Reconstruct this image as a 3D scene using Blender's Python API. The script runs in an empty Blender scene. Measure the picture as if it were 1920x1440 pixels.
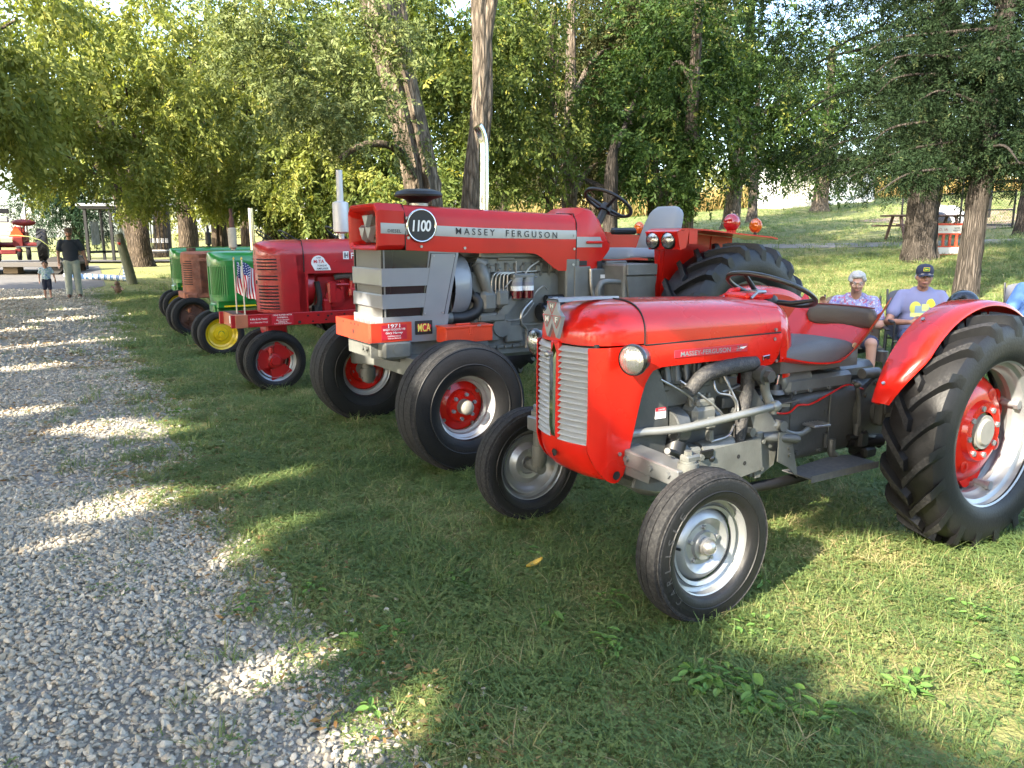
import bpy, math, random
import numpy as np
from mathutils import Vector, Matrix
R_ = math.radians
S = bpy.context.scene
COL = S.collection
# ------------------------------------------------------------------ camera, sky, sun, exposure
cam_d = bpy.data.cameras.new('camera'); cam = bpy.data.objects.new('camera', cam_d); COL.objects.link(cam)
cam_d.sensor_width = 36.0; cam_d.lens = 27.04; cam_d.clip_start = .05; cam_d.clip_end = 2000
cam.location = (0, 0, 1.52); cam.rotation_euler = (R_(90 - 10.605), 0, 0)
S.camera = cam
SUN_AZ = (-.675, -.738); SUN_EL = R_(31)
SUN = np.array([SUN_AZ[0] * math.cos(SUN_EL), SUN_AZ[1] * math.cos(SUN_EL), math.sin(SUN_EL)])
W = bpy.data.worlds.new('World'); S.world = W; W.use_nodes = True
wn = W.node_tree.nodes; wl = W.node_tree.links
sky = wn.new('ShaderNodeTexSky'); sky.sky_type = 'NISHITA'; sky.sun_disc = False
sky.sun_elevation = SUN_EL; sky.sun_rotation = math.atan2(SUN_AZ[0], SUN_AZ[1])
sky.dust_density = 2.0; sky.air_density = 1.0; sky.ozone_density = 1.0
wl.new(sky.outputs[0], wn['Background'].inputs[0]); wn['Background'].inputs[1].default_value = .15
sun_d = bpy.data.lights.new('sun', 'SUN'); sun_d.energy = 3.4; sun_d.angle = R_(.53); sun_d.color = (1, .9, .74)
sun = bpy.data.objects.new('sun', sun_d); COL.objects.link(sun)
sun.rotation_euler = Vector(tuple(SUN)).to_track_quat('Z', 'Y').to_euler(); sun.location = (-30, -26, 40)
S.view_settings.view_transform = 'Standard'; S.view_settings.look = 'None'
S.view_settings.exposure = 2.8; S.view_settings.gamma = 1.0; S.view_settings.use_curve_mapping = False
S.cycles.max_bounces = 7; S.cycles.diffuse_bounces = 4; S.cycles.glossy_bounces = 3
S.cycles.transmission_bounces = 4; S.cycles.transparent_max_bounces = 6
S.cycles.caustics_reflective = False; S.cycles.caustics_refractive = False
S.cycles.use_denoising = True
S.cycles.sample_clamp_indirect = 6.0

# ------------------------------------------------------------------ object helpers
def tag(o, label=None, cat=None, group=None, kind=None):
    if label: o['label'] = label
    if cat: o['category'] = cat
    if group: o['group'] = group
    if kind: o['kind'] = kind
    return o
def empty(name, loc=(0, 0, 0), rz=0.0, label=None, cat=None, group=None, parent=None):
    o = bpy.data.objects.new(name, None); COL.objects.link(o)
    o.location = loc; o.rotation_euler = (0, 0, rz); o.empty_display_size = .2
    if parent: o.parent = parent
    return tag(o, label, cat, group)
def kids(o): return [c for c in bpy.data.objects if c.parent == o]
def copy_tree(o, parent=None):
    c = o.copy(); COL.objects.link(c); c.parent = parent
    for ch in kids(o): copy_tree(ch, c)
    return c

def unit(v):
    v = np.asarray(v, float); return v / (np.linalg.norm(v) + 1e-12)
def basis(ax):
    ax = unit(ax); h = np.array([0, 0, 1.]) if abs(ax[2]) < .9 else np.array([1., 0, 0])
    u = unit(np.cross(h, ax)); return u, np.cross(ax, u), ax
def rotz(a): c, s = math.cos(a), math.sin(a); return np.array([[c, -s, 0], [s, c, 0], [0, 0, 1.]])
def roty(a): c, s = math.cos(a), math.sin(a); return np.array([[c, 0, s], [0, 1., 0], [-s, 0, c]])
def rotx(a): c, s = math.cos(a), math.sin(a); return np.array([[1., 0, 0], [0, c, -s], [0, s, c]])

class MB:
    """collects shapes; build() links them as one mesh object"""
    def __init__(s): s.V = []; s.F = []; s.n = 0
    def add(s, V, F):
        V = np.asarray(V, float).reshape(-1, 3)
        s.V.append(V); s.F += [tuple(i + s.n for i in f) for f in F]; s.n += len(V); return s
    def convex(s, V, F):
        V = np.asarray(V, float); c = V.mean(0); G = []
        for f in F:
            p = V[list(f)]; nrm = np.cross(p[1] - p[0], p[2] - p[0])
            G.append(f if nrm @ (p.mean(0) - c) > 0 else f[::-1])
        return s.add(V, G)
    def box(s, c, size, ch=0.0, rot=None):
        h = np.array(size, float) / 2; c = np.array(c, float)
        K = [(x, y, z) for x in (-1, 1) for y in (-1, 1) for z in (-1, 1)]
        if ch <= 0:
            V = np.array(K) * h
            F = [[i for i, k in enumerate(K) if k[a] == sg] for a in range(3) for sg in (-1, 1)]
            F = [(f[0], f[1], f[3], f[2]) for f in F]
        else:
            ch = min(ch, h.min() * .95); V = []; idx = {}
            for i, k in enumerate(K):
                for a in range(3):
                    q = np.array(k) * (h - ch); q[a] = k[a] * h[a]; idx[(i, a)] = len(V); V.append(q)
            V = np.array(V); F = []
            for a in range(3):
                for sg in (-1, 1):
                    f = [idx[(i, a)] for i, k in enumerate(K) if k[a] == sg]; F.append((f[0], f[1], f[3], f[2]))
            for c3 in range(3):
                a, b = [q for q in range(3) if q != c3]
                for i, k in enumerate(K):
                    if k[c3] == -1:
                        k2 = list(k); k2[c3] = 1; j = K.index(tuple(k2))
                        F.append((idx[(i, a)], idx[(i, b)], idx[(j, b)], idx[(j, a)]))
            for i in range(8): F.append((idx[(i, 0)], idx[(i, 1)], idx[(i, 2)]))
        if rot is not None:
            m = s.n; MBx = MB().convex(V, F); return s.add(MBx.V[0] @ np.asarray(rot).T + c, MBx.F)
        return s.convex(V + c, F)
    def grid(s, P, cu=False, cv=False, flip=False):
        P = np.asarray(P, float); nu, nv = P.shape[:2]; F = []
        for i in range(nu if cu else nu - 1):
            for j in range(nv if cv else nv - 1):
                a, b, c, d = i * nv + j, ((i + 1) % nu) * nv + j, ((i + 1) % nu) * nv + (j + 1) % nv, i * nv + (j + 1) % nv
                F.append((a, d, c, b) if flip else (a, b, c, d))
        return s.add(P, F)
    def sheet(s, P, off):
        """two-sided sheet: P[nu,nv,3] and the same shifted by off, edges closed"""
        P = np.asarray(P, float); off = np.broadcast_to(np.asarray(off, float), P.shape)
        nu, nv = P.shape[:2]; n0 = s.n
        s.grid(P); s.grid(P + off, flip=True); N = nu * nv
        loop = [(i, 0) for i in range(nu)] + [(nu - 1, j) for j in range(1, nv)] + [(i, nv - 1) for i in range(nu - 2, -1, -1)] + [(0, j) for j in range(nv - 2, 0, -1)]
        ids = [n0 + i * nv + j for i, j in loop]
        for k in range(len(ids)):
            a, b = ids[k], ids[(k + 1) % len(ids)]; s.F.append((b, a, a + N, b + N))
        return s
    def ring(s, c, ax, r, n, ph=0.0):
        u, v, _ = basis(ax); t = np.arange(n) * 2 * np.pi / n + ph
        return np.asarray(c, float) + r * (np.cos(t)[:, None] * u + np.sin(t)[:, None] * v)
    def cyl(s, p0, p1, r0, r1=None, n=16, caps=True):
        p0, p1 = np.asarray(p0, float), np.asarray(p1, float); r1 = r0 if r1 is None else r1
        n0 = s.n; s.grid(np.stack([s.ring(p0, p1 - p0, r0, n), s.ring(p1, p1 - p0, r1, n)]), cv=True, flip=True)
        if caps: s.F.append(tuple(n0 + i for i in range(n))[::-1]); s.F.append(tuple(n0 + n + i for i in range(n)))
        return s
    def tube(s, pts, r, n=8, caps=True, sub=0):
        P = np.asarray(pts, float)
        if sub: P = smooth_path(P, sub)
        m = len(P); r = np.interp(np.linspace(0, 1, m), np.linspace(0, 1, len(np.atleast_1d(r))), np.atleast_1d(r))
        T = np.gradient(P, axis=0); u, v, _ = basis(T[0]); rows = []
        t = np.arange(n) * 2 * np.pi / n
        for i in range(m):
            w = unit(T[i]); u = unit(u - (u @ w) * w); v = np.cross(w, u)
            rows.append(P[i] + r[i] * (np.cos(t)[:, None] * u + np.sin(t)[:, None] * v))
        n0 = s.n; s.grid(np.stack(rows), cv=True, flip=True)
        if caps: s.F.append(tuple(n0 + i for i in range(n))[::-1]); s.F.append(tuple(n0 + (m - 1) * n + i for i in range(n)))
        return s
    def lathe(s, prof, c, ax, n=32, closed=False, caps=False, arc=None):
        """prof: list of (radius, distance along the axis)"""
        u, v, w = basis(ax); c = np.asarray(c, float)
        full = arc is None; t = np.arange(n) * 2 * np.pi / n if full else np.linspace(arc[0], arc[1], n)
        rows = [c + p[1] * w + p[0] * (np.cos(t)[:, None] * u + np.sin(t)[:, None] * v) for p in prof]
        n0 = s.n; s.grid(np.stack(rows), cu=closed, cv=full, flip=True)
        if caps: s.F.append(tuple(n0 + i for i in range(n))[::-1]); s.F.append(tuple(n0 + (len(prof) - 1) * n + i for i in range(n)))
        return s
    def prism(s, poly, a, b, axis='y', taper=1.0):
        """2D outline pushed from a to b along an axis"""
        q = np.asarray(poly, float); n = len(q); ar = np.sum(q[:, 0] * np.roll(q[:, 1], -1) - q[:, 1] * np.roll(q[:, 0], -1))
        if ar < 0: q = q[::-1]
        cen = q.mean(0); out = []
        for h, k in ((a, 1.0), (b, taper)):
            p = cen + (q - cen) * k; o = np.full(n, h)
            out.append({'y': np.stack([p[:, 0], o, p[:, 1]], 1), 'x': np.stack([o, p[:, 0], p[:, 1]], 1), 'z': np.stack([p[:, 0], p[:, 1], o], 1)}[axis])
        n0 = s.n; f1 = tuple(n0 + i for i in range(n)); f2 = tuple(n0 + n + i for i in range(n))
        sgn = (1 if b > a else -1) * (-1 if axis == 'y' else 1)
        s.add(np.concatenate(out), [])
        F = [f1[::-1], f2] + [(n0 + i, n0 + (i + 1) % n, n0 + n + (i + 1) % n, n0 + n + i) for i in range(n)]
        s.F += F if sgn > 0 else [f[::-1] for f in F]; return s
    def ell(s, c, r, nu=16, nv=10, rot=None):
        th = np.linspace(0, np.pi, nv + 1)[1:-1]; ph = np.arange(nu) * 2 * np.pi / nu
        P = np.stack([np.stack([np.sin(a) * np.cos(ph), np.sin(a) * np.sin(ph), np.full(nu, np.cos(a))], 1) for a in th])
        V = np.concatenate([P.reshape(-1, 3), [[0, 0, 1], [0, 0, -1]]]) * np.asarray(r, float)
        if rot is not None: V = V @ np.asarray(rot).T
        m = nv - 1; F = []
        for i in range(m - 1):
            for j in range(nu): F.append((i * nu + j, (i + 1) * nu + j, (i + 1) * nu + (j + 1) % nu, i * nu + (j + 1) % nu))
        for j in range(nu): F.append((m * nu, j, (j + 1) % nu)); F.append((m * nu + 1, (m - 1) * nu + (j + 1) % nu, (m - 1) * nu + j))
        return s.add(V + np.asarray(c, float), F)
    def torus(s, c, ax, Rr, r, n=40, m=8):
        t = np.arange(m) * 2 * np.pi / m
        return s.lathe([(Rr + r * math.cos(a), r * math.sin(a)) for a in t], c, ax, n, closed=True)
    def bolt(s, c, ax, r=.012, h=.012):
        c = np.asarray(c, float); w = unit(ax); return s.cyl(c - w * .004, c + w * h, r, n=6)
    def arr(s): return np.concatenate(s.V) if s.V else np.zeros((0, 3))
    def build(s, name, mat, parent=None, smooth=35, mirror=False, **tags):
        V = s.arr(); F = s.F
        if mirror: V = V * [1, -1, 1]; F = [f[::-1] for f in F]
        me = bpy.data.meshes.new(name); me.from_pydata(V.tolist(), [], F); me.update()
        if smooth:
            me.polygons.foreach_set('use_smooth', [True] * len(me.polygons)); me.set_sharp_from_angle(angle=R_(smooth))
        if mat: me.materials.append(mat)
        o = bpy.data.objects.new(name, me); COL.objects.link(o)
        if parent: o.parent = parent
        return tag(o, **tags)
def smooth_path(P, k):
    P = np.asarray(P, float); n = len(P); out = []
    Q = np.concatenate([[2 * P[0] - P[1]], P, [2 * P[-1] - P[-2]]])
    for i in range(n - 1):
        p0, p1, p2, p3 = Q[i:i + 4]
        for t in np.arange(k) / k:
            out.append(.5 * ((2 * p1) + (p2 - p0) * t + (2 * p0 - 5 * p1 + 4 * p2 - p3) * t * t + (3 * p1 - p0 - 3 * p2 + p3) * t ** 3))
    out.append(P[-1]); return np.array(out)
def raw_mesh(name, V, F, mat, parent=None, smooth=False, attr=None, **tags):
    """fast mesh from numpy arrays; F is (n,3) or (n,4)"""
    me = bpy.data.meshes.new(name); V = np.asarray(V, np.float32); F = np.asarray(F, np.int32)
    me.vertices.add(len(V)); me.vertices.foreach_set('co', V.ravel())
    k = F.shape[1]; me.loops.add(F.size); me.loops.foreach_set('vertex_index', F.ravel())
    me.polygons.add(len(F)); me.polygons.foreach_set('loop_start', np.arange(len(F), dtype=np.int32) * k)
    if smooth: me.polygons.foreach_set('use_smooth', np.ones(len(F), bool))
    if attr is not None:
        a = me.attributes.new('v', 'FLOAT', 'FACE'); a.data.foreach_set('value', np.asarray(attr, np.float32))
    me.update(calc_edges=True); me.validate()
    if mat: me.materials.append(mat)
    o = bpy.data.objects.new(name, me); COL.objects.link(o)
    if parent: o.parent = parent
    return tag(o, **tags)
def text_mesh(txt, offset=0.0, ext=.002, shear=0.0, spacing=1.0):
    c = bpy.data.curves.new('t', 'FONT'); c.body = txt; c.size = 1; c.extrude = 0; c.offset = offset; c.shear = shear; c.space_character = spacing
    c.align_x = 'CENTER'; c.resolution_u = 3
    o = bpy.data.objects.new('t', c); me = bpy.data.meshes.new_from_object(o)
    V = np.array([v.co[:] for v in me.vertices]); F = [tuple(p.vertices) for p in me.polygons]
    bpy.data.objects.remove(o); bpy.data.curves.remove(c); bpy.data.meshes.remove(me); return V, F
def put_text(mb, txt, o, ux, uy, w, h, offset=0.0, shear=0.0, spacing=1.0, lift=.0015, hand=1):
    """flat lettering fitted to a w x h box centred on o, along unit vectors ux, uy"""
    V, F = text_mesh(txt, offset, 0, shear, spacing); lo, hi = V.min(0), V.max(0); d = np.maximum(hi - lo, 1e-6); c = (lo + hi) / 2
    ux, uy = unit(ux), unit(uy); nz = np.cross(ux, uy) * hand
    q = (V - c) * [w / d[0], h / d[1], 0]
    mb.add(np.asarray(o, float) + q[:, :1] * ux + q[:, 1:2] * uy + nz * lift, F if hand > 0 else [f[::-1] for f in F]); return mb

# ------------------------------------------------------------------ materials
MATS = {}
def mat(name, color, rough=.5, metal=0.0, coat=0.0, var=0.0, vscale=8.0, bump=0.0, bscale=40.0, col2=None, spec=.5, dust=0.0, dustcol=(.32, .29, .24), stretch=None):
    if name in MATS: return MATS[name]
    m = bpy.data.materials.new(name); m.use_nodes = True; MATS[name] = m
    nt = m.node_tree; N, L = nt.nodes, nt.links; b = N['Principled BSDF']
    b.inputs['Base Color'].default_value = (*color, 1); b.inputs['Roughness'].default_value = rough
    b.inputs['Metallic'].default_value = metal; b.inputs['Coat Weight'].default_value = coat; b.inputs['Coat Roughness'].default_value = .06
    b.inputs['Specular IOR Level'].default_value = spec
    tc = N.new('ShaderNodeTexCoord'); src = tc.outputs['Object']
    if stretch:
        mp = N.new('ShaderNodeMapping'); mp.inputs['Scale'].default_value = stretch; L.new(src, mp.inputs[0]); src = mp.outputs[0]
    if var or dust or col2:
        n1 = N.new('ShaderNodeTexNoise'); n1.inputs['Scale'].default_value = vscale; n1.inputs['Detail'].default_value = 6; L.new(src, n1.inputs['Vector'])
        mx = N.new('ShaderNodeMixRGB'); c2 = col2 or tuple(max(0, c * (1 - var)) for c in color)
        mx.inputs[1].default_value = (*color, 1); mx.inputs[2].default_value = (*c2, 1)
        rp = N.new('ShaderNodeValToRGB'); rp.color_ramp.elements[0].position = .35; rp.color_ramp.elements[1].position = .68
        L.new(n1.outputs[0], rp.inputs[0]); L.new(rp.outputs[0], mx.inputs[0]); last = mx.outputs[0]
        if dust:
            n2 = N.new('ShaderNodeTexNoise'); n2.inputs['Scale'].default_value = vscale * 2.7; n2.inputs['Detail'].default_value = 9; n2.inputs['Roughness'].default_value = .72; L.new(src, n2.inputs['Vector'])
            r2 = N.new('ShaderNodeValToRGB'); r2.color_ramp.elements[0].position = .45; r2.color_ramp.elements[1].position = .75
            r2.color_ramp.elements[1].color = (dust, dust, dust, 1); L.new(n2.outputs[0], r2.inputs[0])
            m2 = N.new('ShaderNodeMixRGB'); m2.inputs[2].default_value = (*dustcol, 1); L.new(r2.outputs[0], m2.inputs[0]); L.new(last, m2.inputs[1]); last = m2.outputs[0]
        L.new(last, b.inputs['Base Color'])
        rr = N.new('ShaderNodeMapRange'); rr.inputs[3].default_value = max(.03, rough - .08); rr.inputs[4].default_value = min(1, rough + .1)
        L.new(n1.outputs[0], rr.inputs[0]); L.new(rr.outputs[0], b.inputs['Roughness'])
    if bump:
        n3 = N.new('ShaderNodeTexNoise'); n3.inputs['Scale'].default_value = bscale; n3.inputs['Detail'].default_value = 5; L.new(src, n3.inputs['Vector'])
        bp = N.new('ShaderNodeBump'); bp.inputs['Strength'].default_value = bump; bp.inputs['Distance'].default_value = .01
        L.new(n3.outputs[0], bp.inputs['Height']); L.new(bp.outputs[0], b.inputs['Normal'])
    return m
def leafmat(name, c1, c2, c3, trans=.35, rough=.55, spec=.12):
    """foliage: base colour picked per leaf by the face attribute v"""
    m = bpy.data.materials.new(name); m.use_nodes = True; MATS[name] = m
    nt = m.node_tree; N, L = nt.nodes, nt.links; b = N['Principled BSDF']; out = N['Material Output']
    a = N.new('ShaderNodeAttribute'); a.attribute_name = 'v'
    r = N.new('ShaderNodeValToRGB'); e = r.color_ramp.elements; e[0].color = (*c1, 1); e[1].color = (*c3, 1); e[0].position = .1; e[1].position = .97
    k = e.new(.7); k.color = (*c2, 1)
    L.new(a.outputs['Fac'], r.inputs[0]); L.new(r.outputs[0], b.inputs['Base Color'])
    b.inputs['Roughness'].default_value = rough; b.inputs['Specular IOR Level'].default_value = spec
    t = N.new('ShaderNodeBsdfTranslucent'); mx = N.new('ShaderNodeMixShader'); mx.inputs[0].default_value = trans
    g = N.new('ShaderNodeMixRGB'); g.blend_type = 'MULTIPLY'; g.inputs[0].default_value = 1; g.inputs[2].default_value = (1.1, 1.1, .5, 1)
    L.new(r.outputs[0], g.inputs[1]); L.new(g.outputs[0], t.inputs[0])
    L.new(b.outputs[0], mx.inputs[1]); L.new(t.outputs[0], mx.inputs[2]); L.new(mx.outputs[0], out.inputs[0]); return m

# ------------------------------------------------------------------ terrain
def smst(a, b, x):
    q = np.clip((x - a) / (b - a), 0, 1); return q * q * (3 - 2 * q)
def gz(x, y):
    x = np.asarray(x, float); y = np.asarray(y, float)
    s_ = .85 * (x - .43) + .53 * (y - 3.5); t = (s_ - 5) / 1.2
    z = .108 * np.where(t > 20, t, np.log1p(np.exp(np.minimum(t, 20))))
    z = np.where(z > 5, 5 + (z - 5) * .2, z)
    return z + .45 * smst(20, 32, y) / (1 + np.exp(np.clip(s_ - 8, -30, 30)))
EDGE = np.array([[-.1, -3], [-.1, 0], [-.17, 1.6], [-.25, 2.01], [-.31, 2.1], [-.48, 2.32], [-.69, 2.59], [-.84, 2.78], [-1.0, 3.05], [-1.19, 3.43], [-1.44, 3.77], [-1.79, 4.16], [-2.16, 4.76], [-2.6, 5.69],
                 [-3.29, 7.03], [-4.27, 8.79], [-5.9, 11.66], [-7.68, 14.84], [-9.79, 18.62], [-12.4, 22.9]])
def edge_x(y): return np.interp(y, EDGE[:, 1], EDGE[:, 0])
def vnoise(x, y, f=1.0, seed=0.0):
    s1 = np.sin(x * f * 1.7 + seed) * np.cos(y * f * 1.3 - seed * 1.7) + np.sin((x + y) * f * 2.9 + 1.3 + seed * .6) * .6 + np.cos((x * 1.2 - y * 1.9) * f * 2.3 + seed * 2.1) * .6
    return s1 / 2.2
# ------------------------------------------------------------------ ground sheets
rng = np.random.default_rng(7)
def ground_mat(name, pal, sc=(1.2, 9.0, 60.0), bump=.6, rough=.95):
    m = bpy.data.materials.new(name); m.use_nodes = True; nt = m.node_tree; N, L = nt.nodes, nt.links; b = N['Principled BSDF']
    g = N.new('ShaderNodeNewGeometry'); last = None
    for i, s_ in enumerate(sc):
        n = N.new('ShaderNodeTexNoise'); n.inputs['Scale'].default_value = s_; n.inputs['Detail'].default_value = 8; n.inputs['Roughness'].default_value = .65; L.new(g.outputs['Position'], n.inputs['Vector'])
        r = N.new('ShaderNodeValToRGB'); r.color_ramp.elements[0].position = .38; r.color_ramp.elements[1].position = .64; L.new(n.outputs[0], r.inputs[0])
        mx = N.new('ShaderNodeMixRGB'); L.new(r.outputs[0], mx.inputs[0])
        if last is None: mx.inputs[1].default_value = (*pal[0], 1)
        else: L.new(last, mx.inputs[1])
        mx.inputs[2].default_value = (*pal[i + 1], 1)
        if i: mm = N.new('ShaderNodeMath'); mm.operation = 'MULTIPLY'; mm.inputs[1].default_value = .55; L.new(r.outputs[0], mm.inputs[0]); L.new(mm.outputs[0], mx.inputs[0])
        last = mx.outputs[0]
    L.new(last, b.inputs['Base Color']); b.inputs['Roughness'].default_value = rough; b.inputs['Specular IOR Level'].default_value = .15
    n = N.new('ShaderNodeTexNoise'); n.inputs['Scale'].default_value = 55; n.inputs['Detail'].default_value = 7; L.new(g.outputs['Position'], n.inputs['Vector'])
    bp = N.new('ShaderNodeBump'); bp.inputs['Strength'].default_value = bump; bp.inputs['Distance'].default_value = .03; L.new(n.outputs[0], bp.inputs['Height']); L.new(bp.outputs[0], b.inputs['Normal'])
    return m
M_lawn = ground_mat('lawn_soil', [(.15, .18, .055), (.24, .215, .095), (.12, .155, .045), (.24, .21, .10)])
M_field = ground_mat('dry_field', [(.22, .19, .06), (.16, .17, .05), (.28, .22, .09), (.13, .14, .04)], sc=(.08, .5, 4))
M_gravelbed = ground_mat('gravel_bed', [(.32, .30, .265), (.23, .21, .175), (.38, .355, .32), (.19, .17, .145)], sc=(1.5, 14, 90))
M_road = ground_mat('road_concrete', [(.13, .125, .115), (.11, .105, .1), (.15, .145, .135), (.09, .085, .08)], sc=(.4, 3, 40), bump=.2)
def drape(name, xs, ys, lift, m, kind='structure', warp=None):
    X, Y = np.meshgrid(xs, ys, indexing='ij')
    if warp is not None: X = warp(X, Y)
    P = np.stack([X, Y, gz(X, Y) + lift], -1); nu, nv = X.shape; i = np.arange(nu * nv).reshape(nu, nv)
    F = np.stack([i[:-1, :-1], i[1:, :-1], i[1:, 1:], i[:-1, 1:]], -1).reshape(-1, 4)
    return raw_mesh(name, P.reshape(-1, 3), F, m, smooth=True, kind=kind)
ax_ = np.concatenate([-np.geomspace(900, 40, 14), np.arange(-38, 46, 1.0), np.geomspace(47, 900, 14)])
ay_ = np.concatenate([np.arange(-30, 90, 1.0), np.geomspace(92, 1500, 16)])
drape('lawn', ax_, ay_, 0, M_lawn)
gy = np.concatenate([np.arange(-8, 8, .12), np.arange(8, 22.6, .3)]); gu = np.linspace(0, 1, 40)
drape('gravel_drive', gu, gy, .004, M_gravelbed, warp=lambda U, Y: edge_x(Y) - 9 + 9 * U + .12 * vnoise(U * 3, Y, 1.6) * (U > .9))
drape('crossing_road', np.linspace(-60, -12.6, 40), np.linspace(22.4, 33, 14), .008, M_road, warp=lambda X, Y: X - np.maximum(0, Y - 24) * .55 * (X > -30))
drape('shelter_pavement', np.linspace(-30, -15.5, 20), np.linspace(36.2, 39.5, 6), .09, M_road)
Pp = np.array([[-6, 38.5], [3, 33], [10.8, 24.7], [17, 20.2], [26, 15]]); Pq = smooth_path(np.c_[Pp, np.zeros(5)], 12)[:, :2]
T_ = np.gradient(Pq, axis=0); T_ /= np.linalg.norm(T_, axis=1)[:, None]; Nn = np.stack([-T_[:, 1], T_[:, 0]], 1)
PP = np.stack([Pq + Nn * w for w in (-.8, -.3, .3, .8)], 1)
V = np.concatenate([PP, gz(PP[..., 0], PP[..., 1])[..., None] + .012], -1); i = np.arange(V.shape[0] * 4).reshape(-1, 4)
raw_mesh('garden_path', V.reshape(-1, 3), np.stack([i[:-1, :-1], i[1:, :-1], i[1:, 1:], i[:-1, 1:]], -1).reshape(-1, 4), ground_mat('path_gravel', [(.26, .245, .215), (.2, .185, .16), (.3, .28, .25), (.17, .155, .13)], sc=(.8, 6, 50), bump=.3), smooth=True, kind='structure')
# sunlit field that runs to the horizon behind the trees
drape('far_field', np.linspace(-700, 700, 60), np.concatenate([np.linspace(70, 200, 20), np.geomspace(210, 1200, 10)]), .05, M_field)
# mulch play area behind the mesh fence
M_mulch = ground_mat('wood_mulch', [(.30, .22, .15), (.22, .15, .10), (.40, .31, .23), (.16, .11, .08)], sc=(1.5, 12, 60))
drape('mulch_bed', np.linspace(16.3, 34, 30), np.linspace(26.8, 38, 20), .02, M_mulch)

# ------------------------------------------------------------------ scatter with geometry nodes
def proto(name, V, F, m, attr=None):
    me = bpy.data.meshes.new(name); me.from_pydata(np.asarray(V).tolist(), [], [tuple(f) for f in F]); me.materials.append(m)
    if attr is not None:
        a = me.attributes.new('v', 'FLOAT', 'FACE'); a.data.foreach_set('value', np.asarray(attr, np.float32))
    me.update(); return bpy.data.objects.new(name, me)
def scatter(name, P, rot, scl, protos, pid, kind='stuff', **tags):
    me = bpy.data.meshes.new(name); P = np.asarray(P, np.float32); n = len(P)
    me.vertices.add(n); me.vertices.foreach_set('co', P.ravel())
    for nm, ty, arr in (('rot', 'FLOAT_VECTOR', np.asarray(rot, np.float32)), ('scl', 'FLOAT', np.asarray(scl, np.float32)), ('pid', 'INT', np.asarray(pid, np.int32))):
        a = me.attributes.new(nm, ty, 'POINT'); a.data.foreach_set('vector' if ty == 'FLOAT_VECTOR' else 'value', arr.ravel())
    o = bpy.data.objects.new(name, me); COL.objects.link(o)
    t = bpy.data.node_groups.new(name + '_nodes', 'GeometryNodeTree'); N, L = t.nodes, t.links
    t.interface.new_socket('Geometry', in_out='INPUT', socket_type='NodeSocketGeometry'); t.interface.new_socket('Geometry', in_out='OUTPUT', socket_type='NodeSocketGeometry')
    gi, go = N.new('NodeGroupInput'), N.new('NodeGroupOutput'); jn = N.new('GeometryNodeJoinGeometry')
    for p in protos:
        oi = N.new('GeometryNodeObjectInfo'); oi.inputs['Object'].default_value = p; oi.inputs['As Instance'].default_value = True; L.new(oi.outputs['Geometry'], jn.inputs[0])
    ip = N.new('GeometryNodeInstanceOnPoints'); ip.inputs['Pick Instance'].default_value = True
    L.new(gi.outputs[0], ip.inputs['Points']); L.new(jn.outputs[0], ip.inputs['Instance'])
    for nm, ty, so in (('rot', 'FLOAT_VECTOR', 'Rotation'), ('scl', 'FLOAT', 'Scale'), ('pid', 'INT', 'Instance Index')):
        na = N.new('GeometryNodeInputNamedAttribute'); na.data_type = ty; na.inputs['Name'].default_value = nm
        out = [s_ for s_ in na.outputs if s_.name == 'Attribute' and s_.enabled][0]
        if so == 'Rotation':
            e = N.new('FunctionNodeEulerToRotation'); L.new(out, e.inputs[0]); out = e.outputs[0]
        L.new(out, ip.inputs[so])
    L.new(ip.outputs[0], go.inputs[0])
    md = o.modifiers.new('scatter', 'NODES'); md.node_group = t
    return tag(o, kind=kind, **tags)

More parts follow.
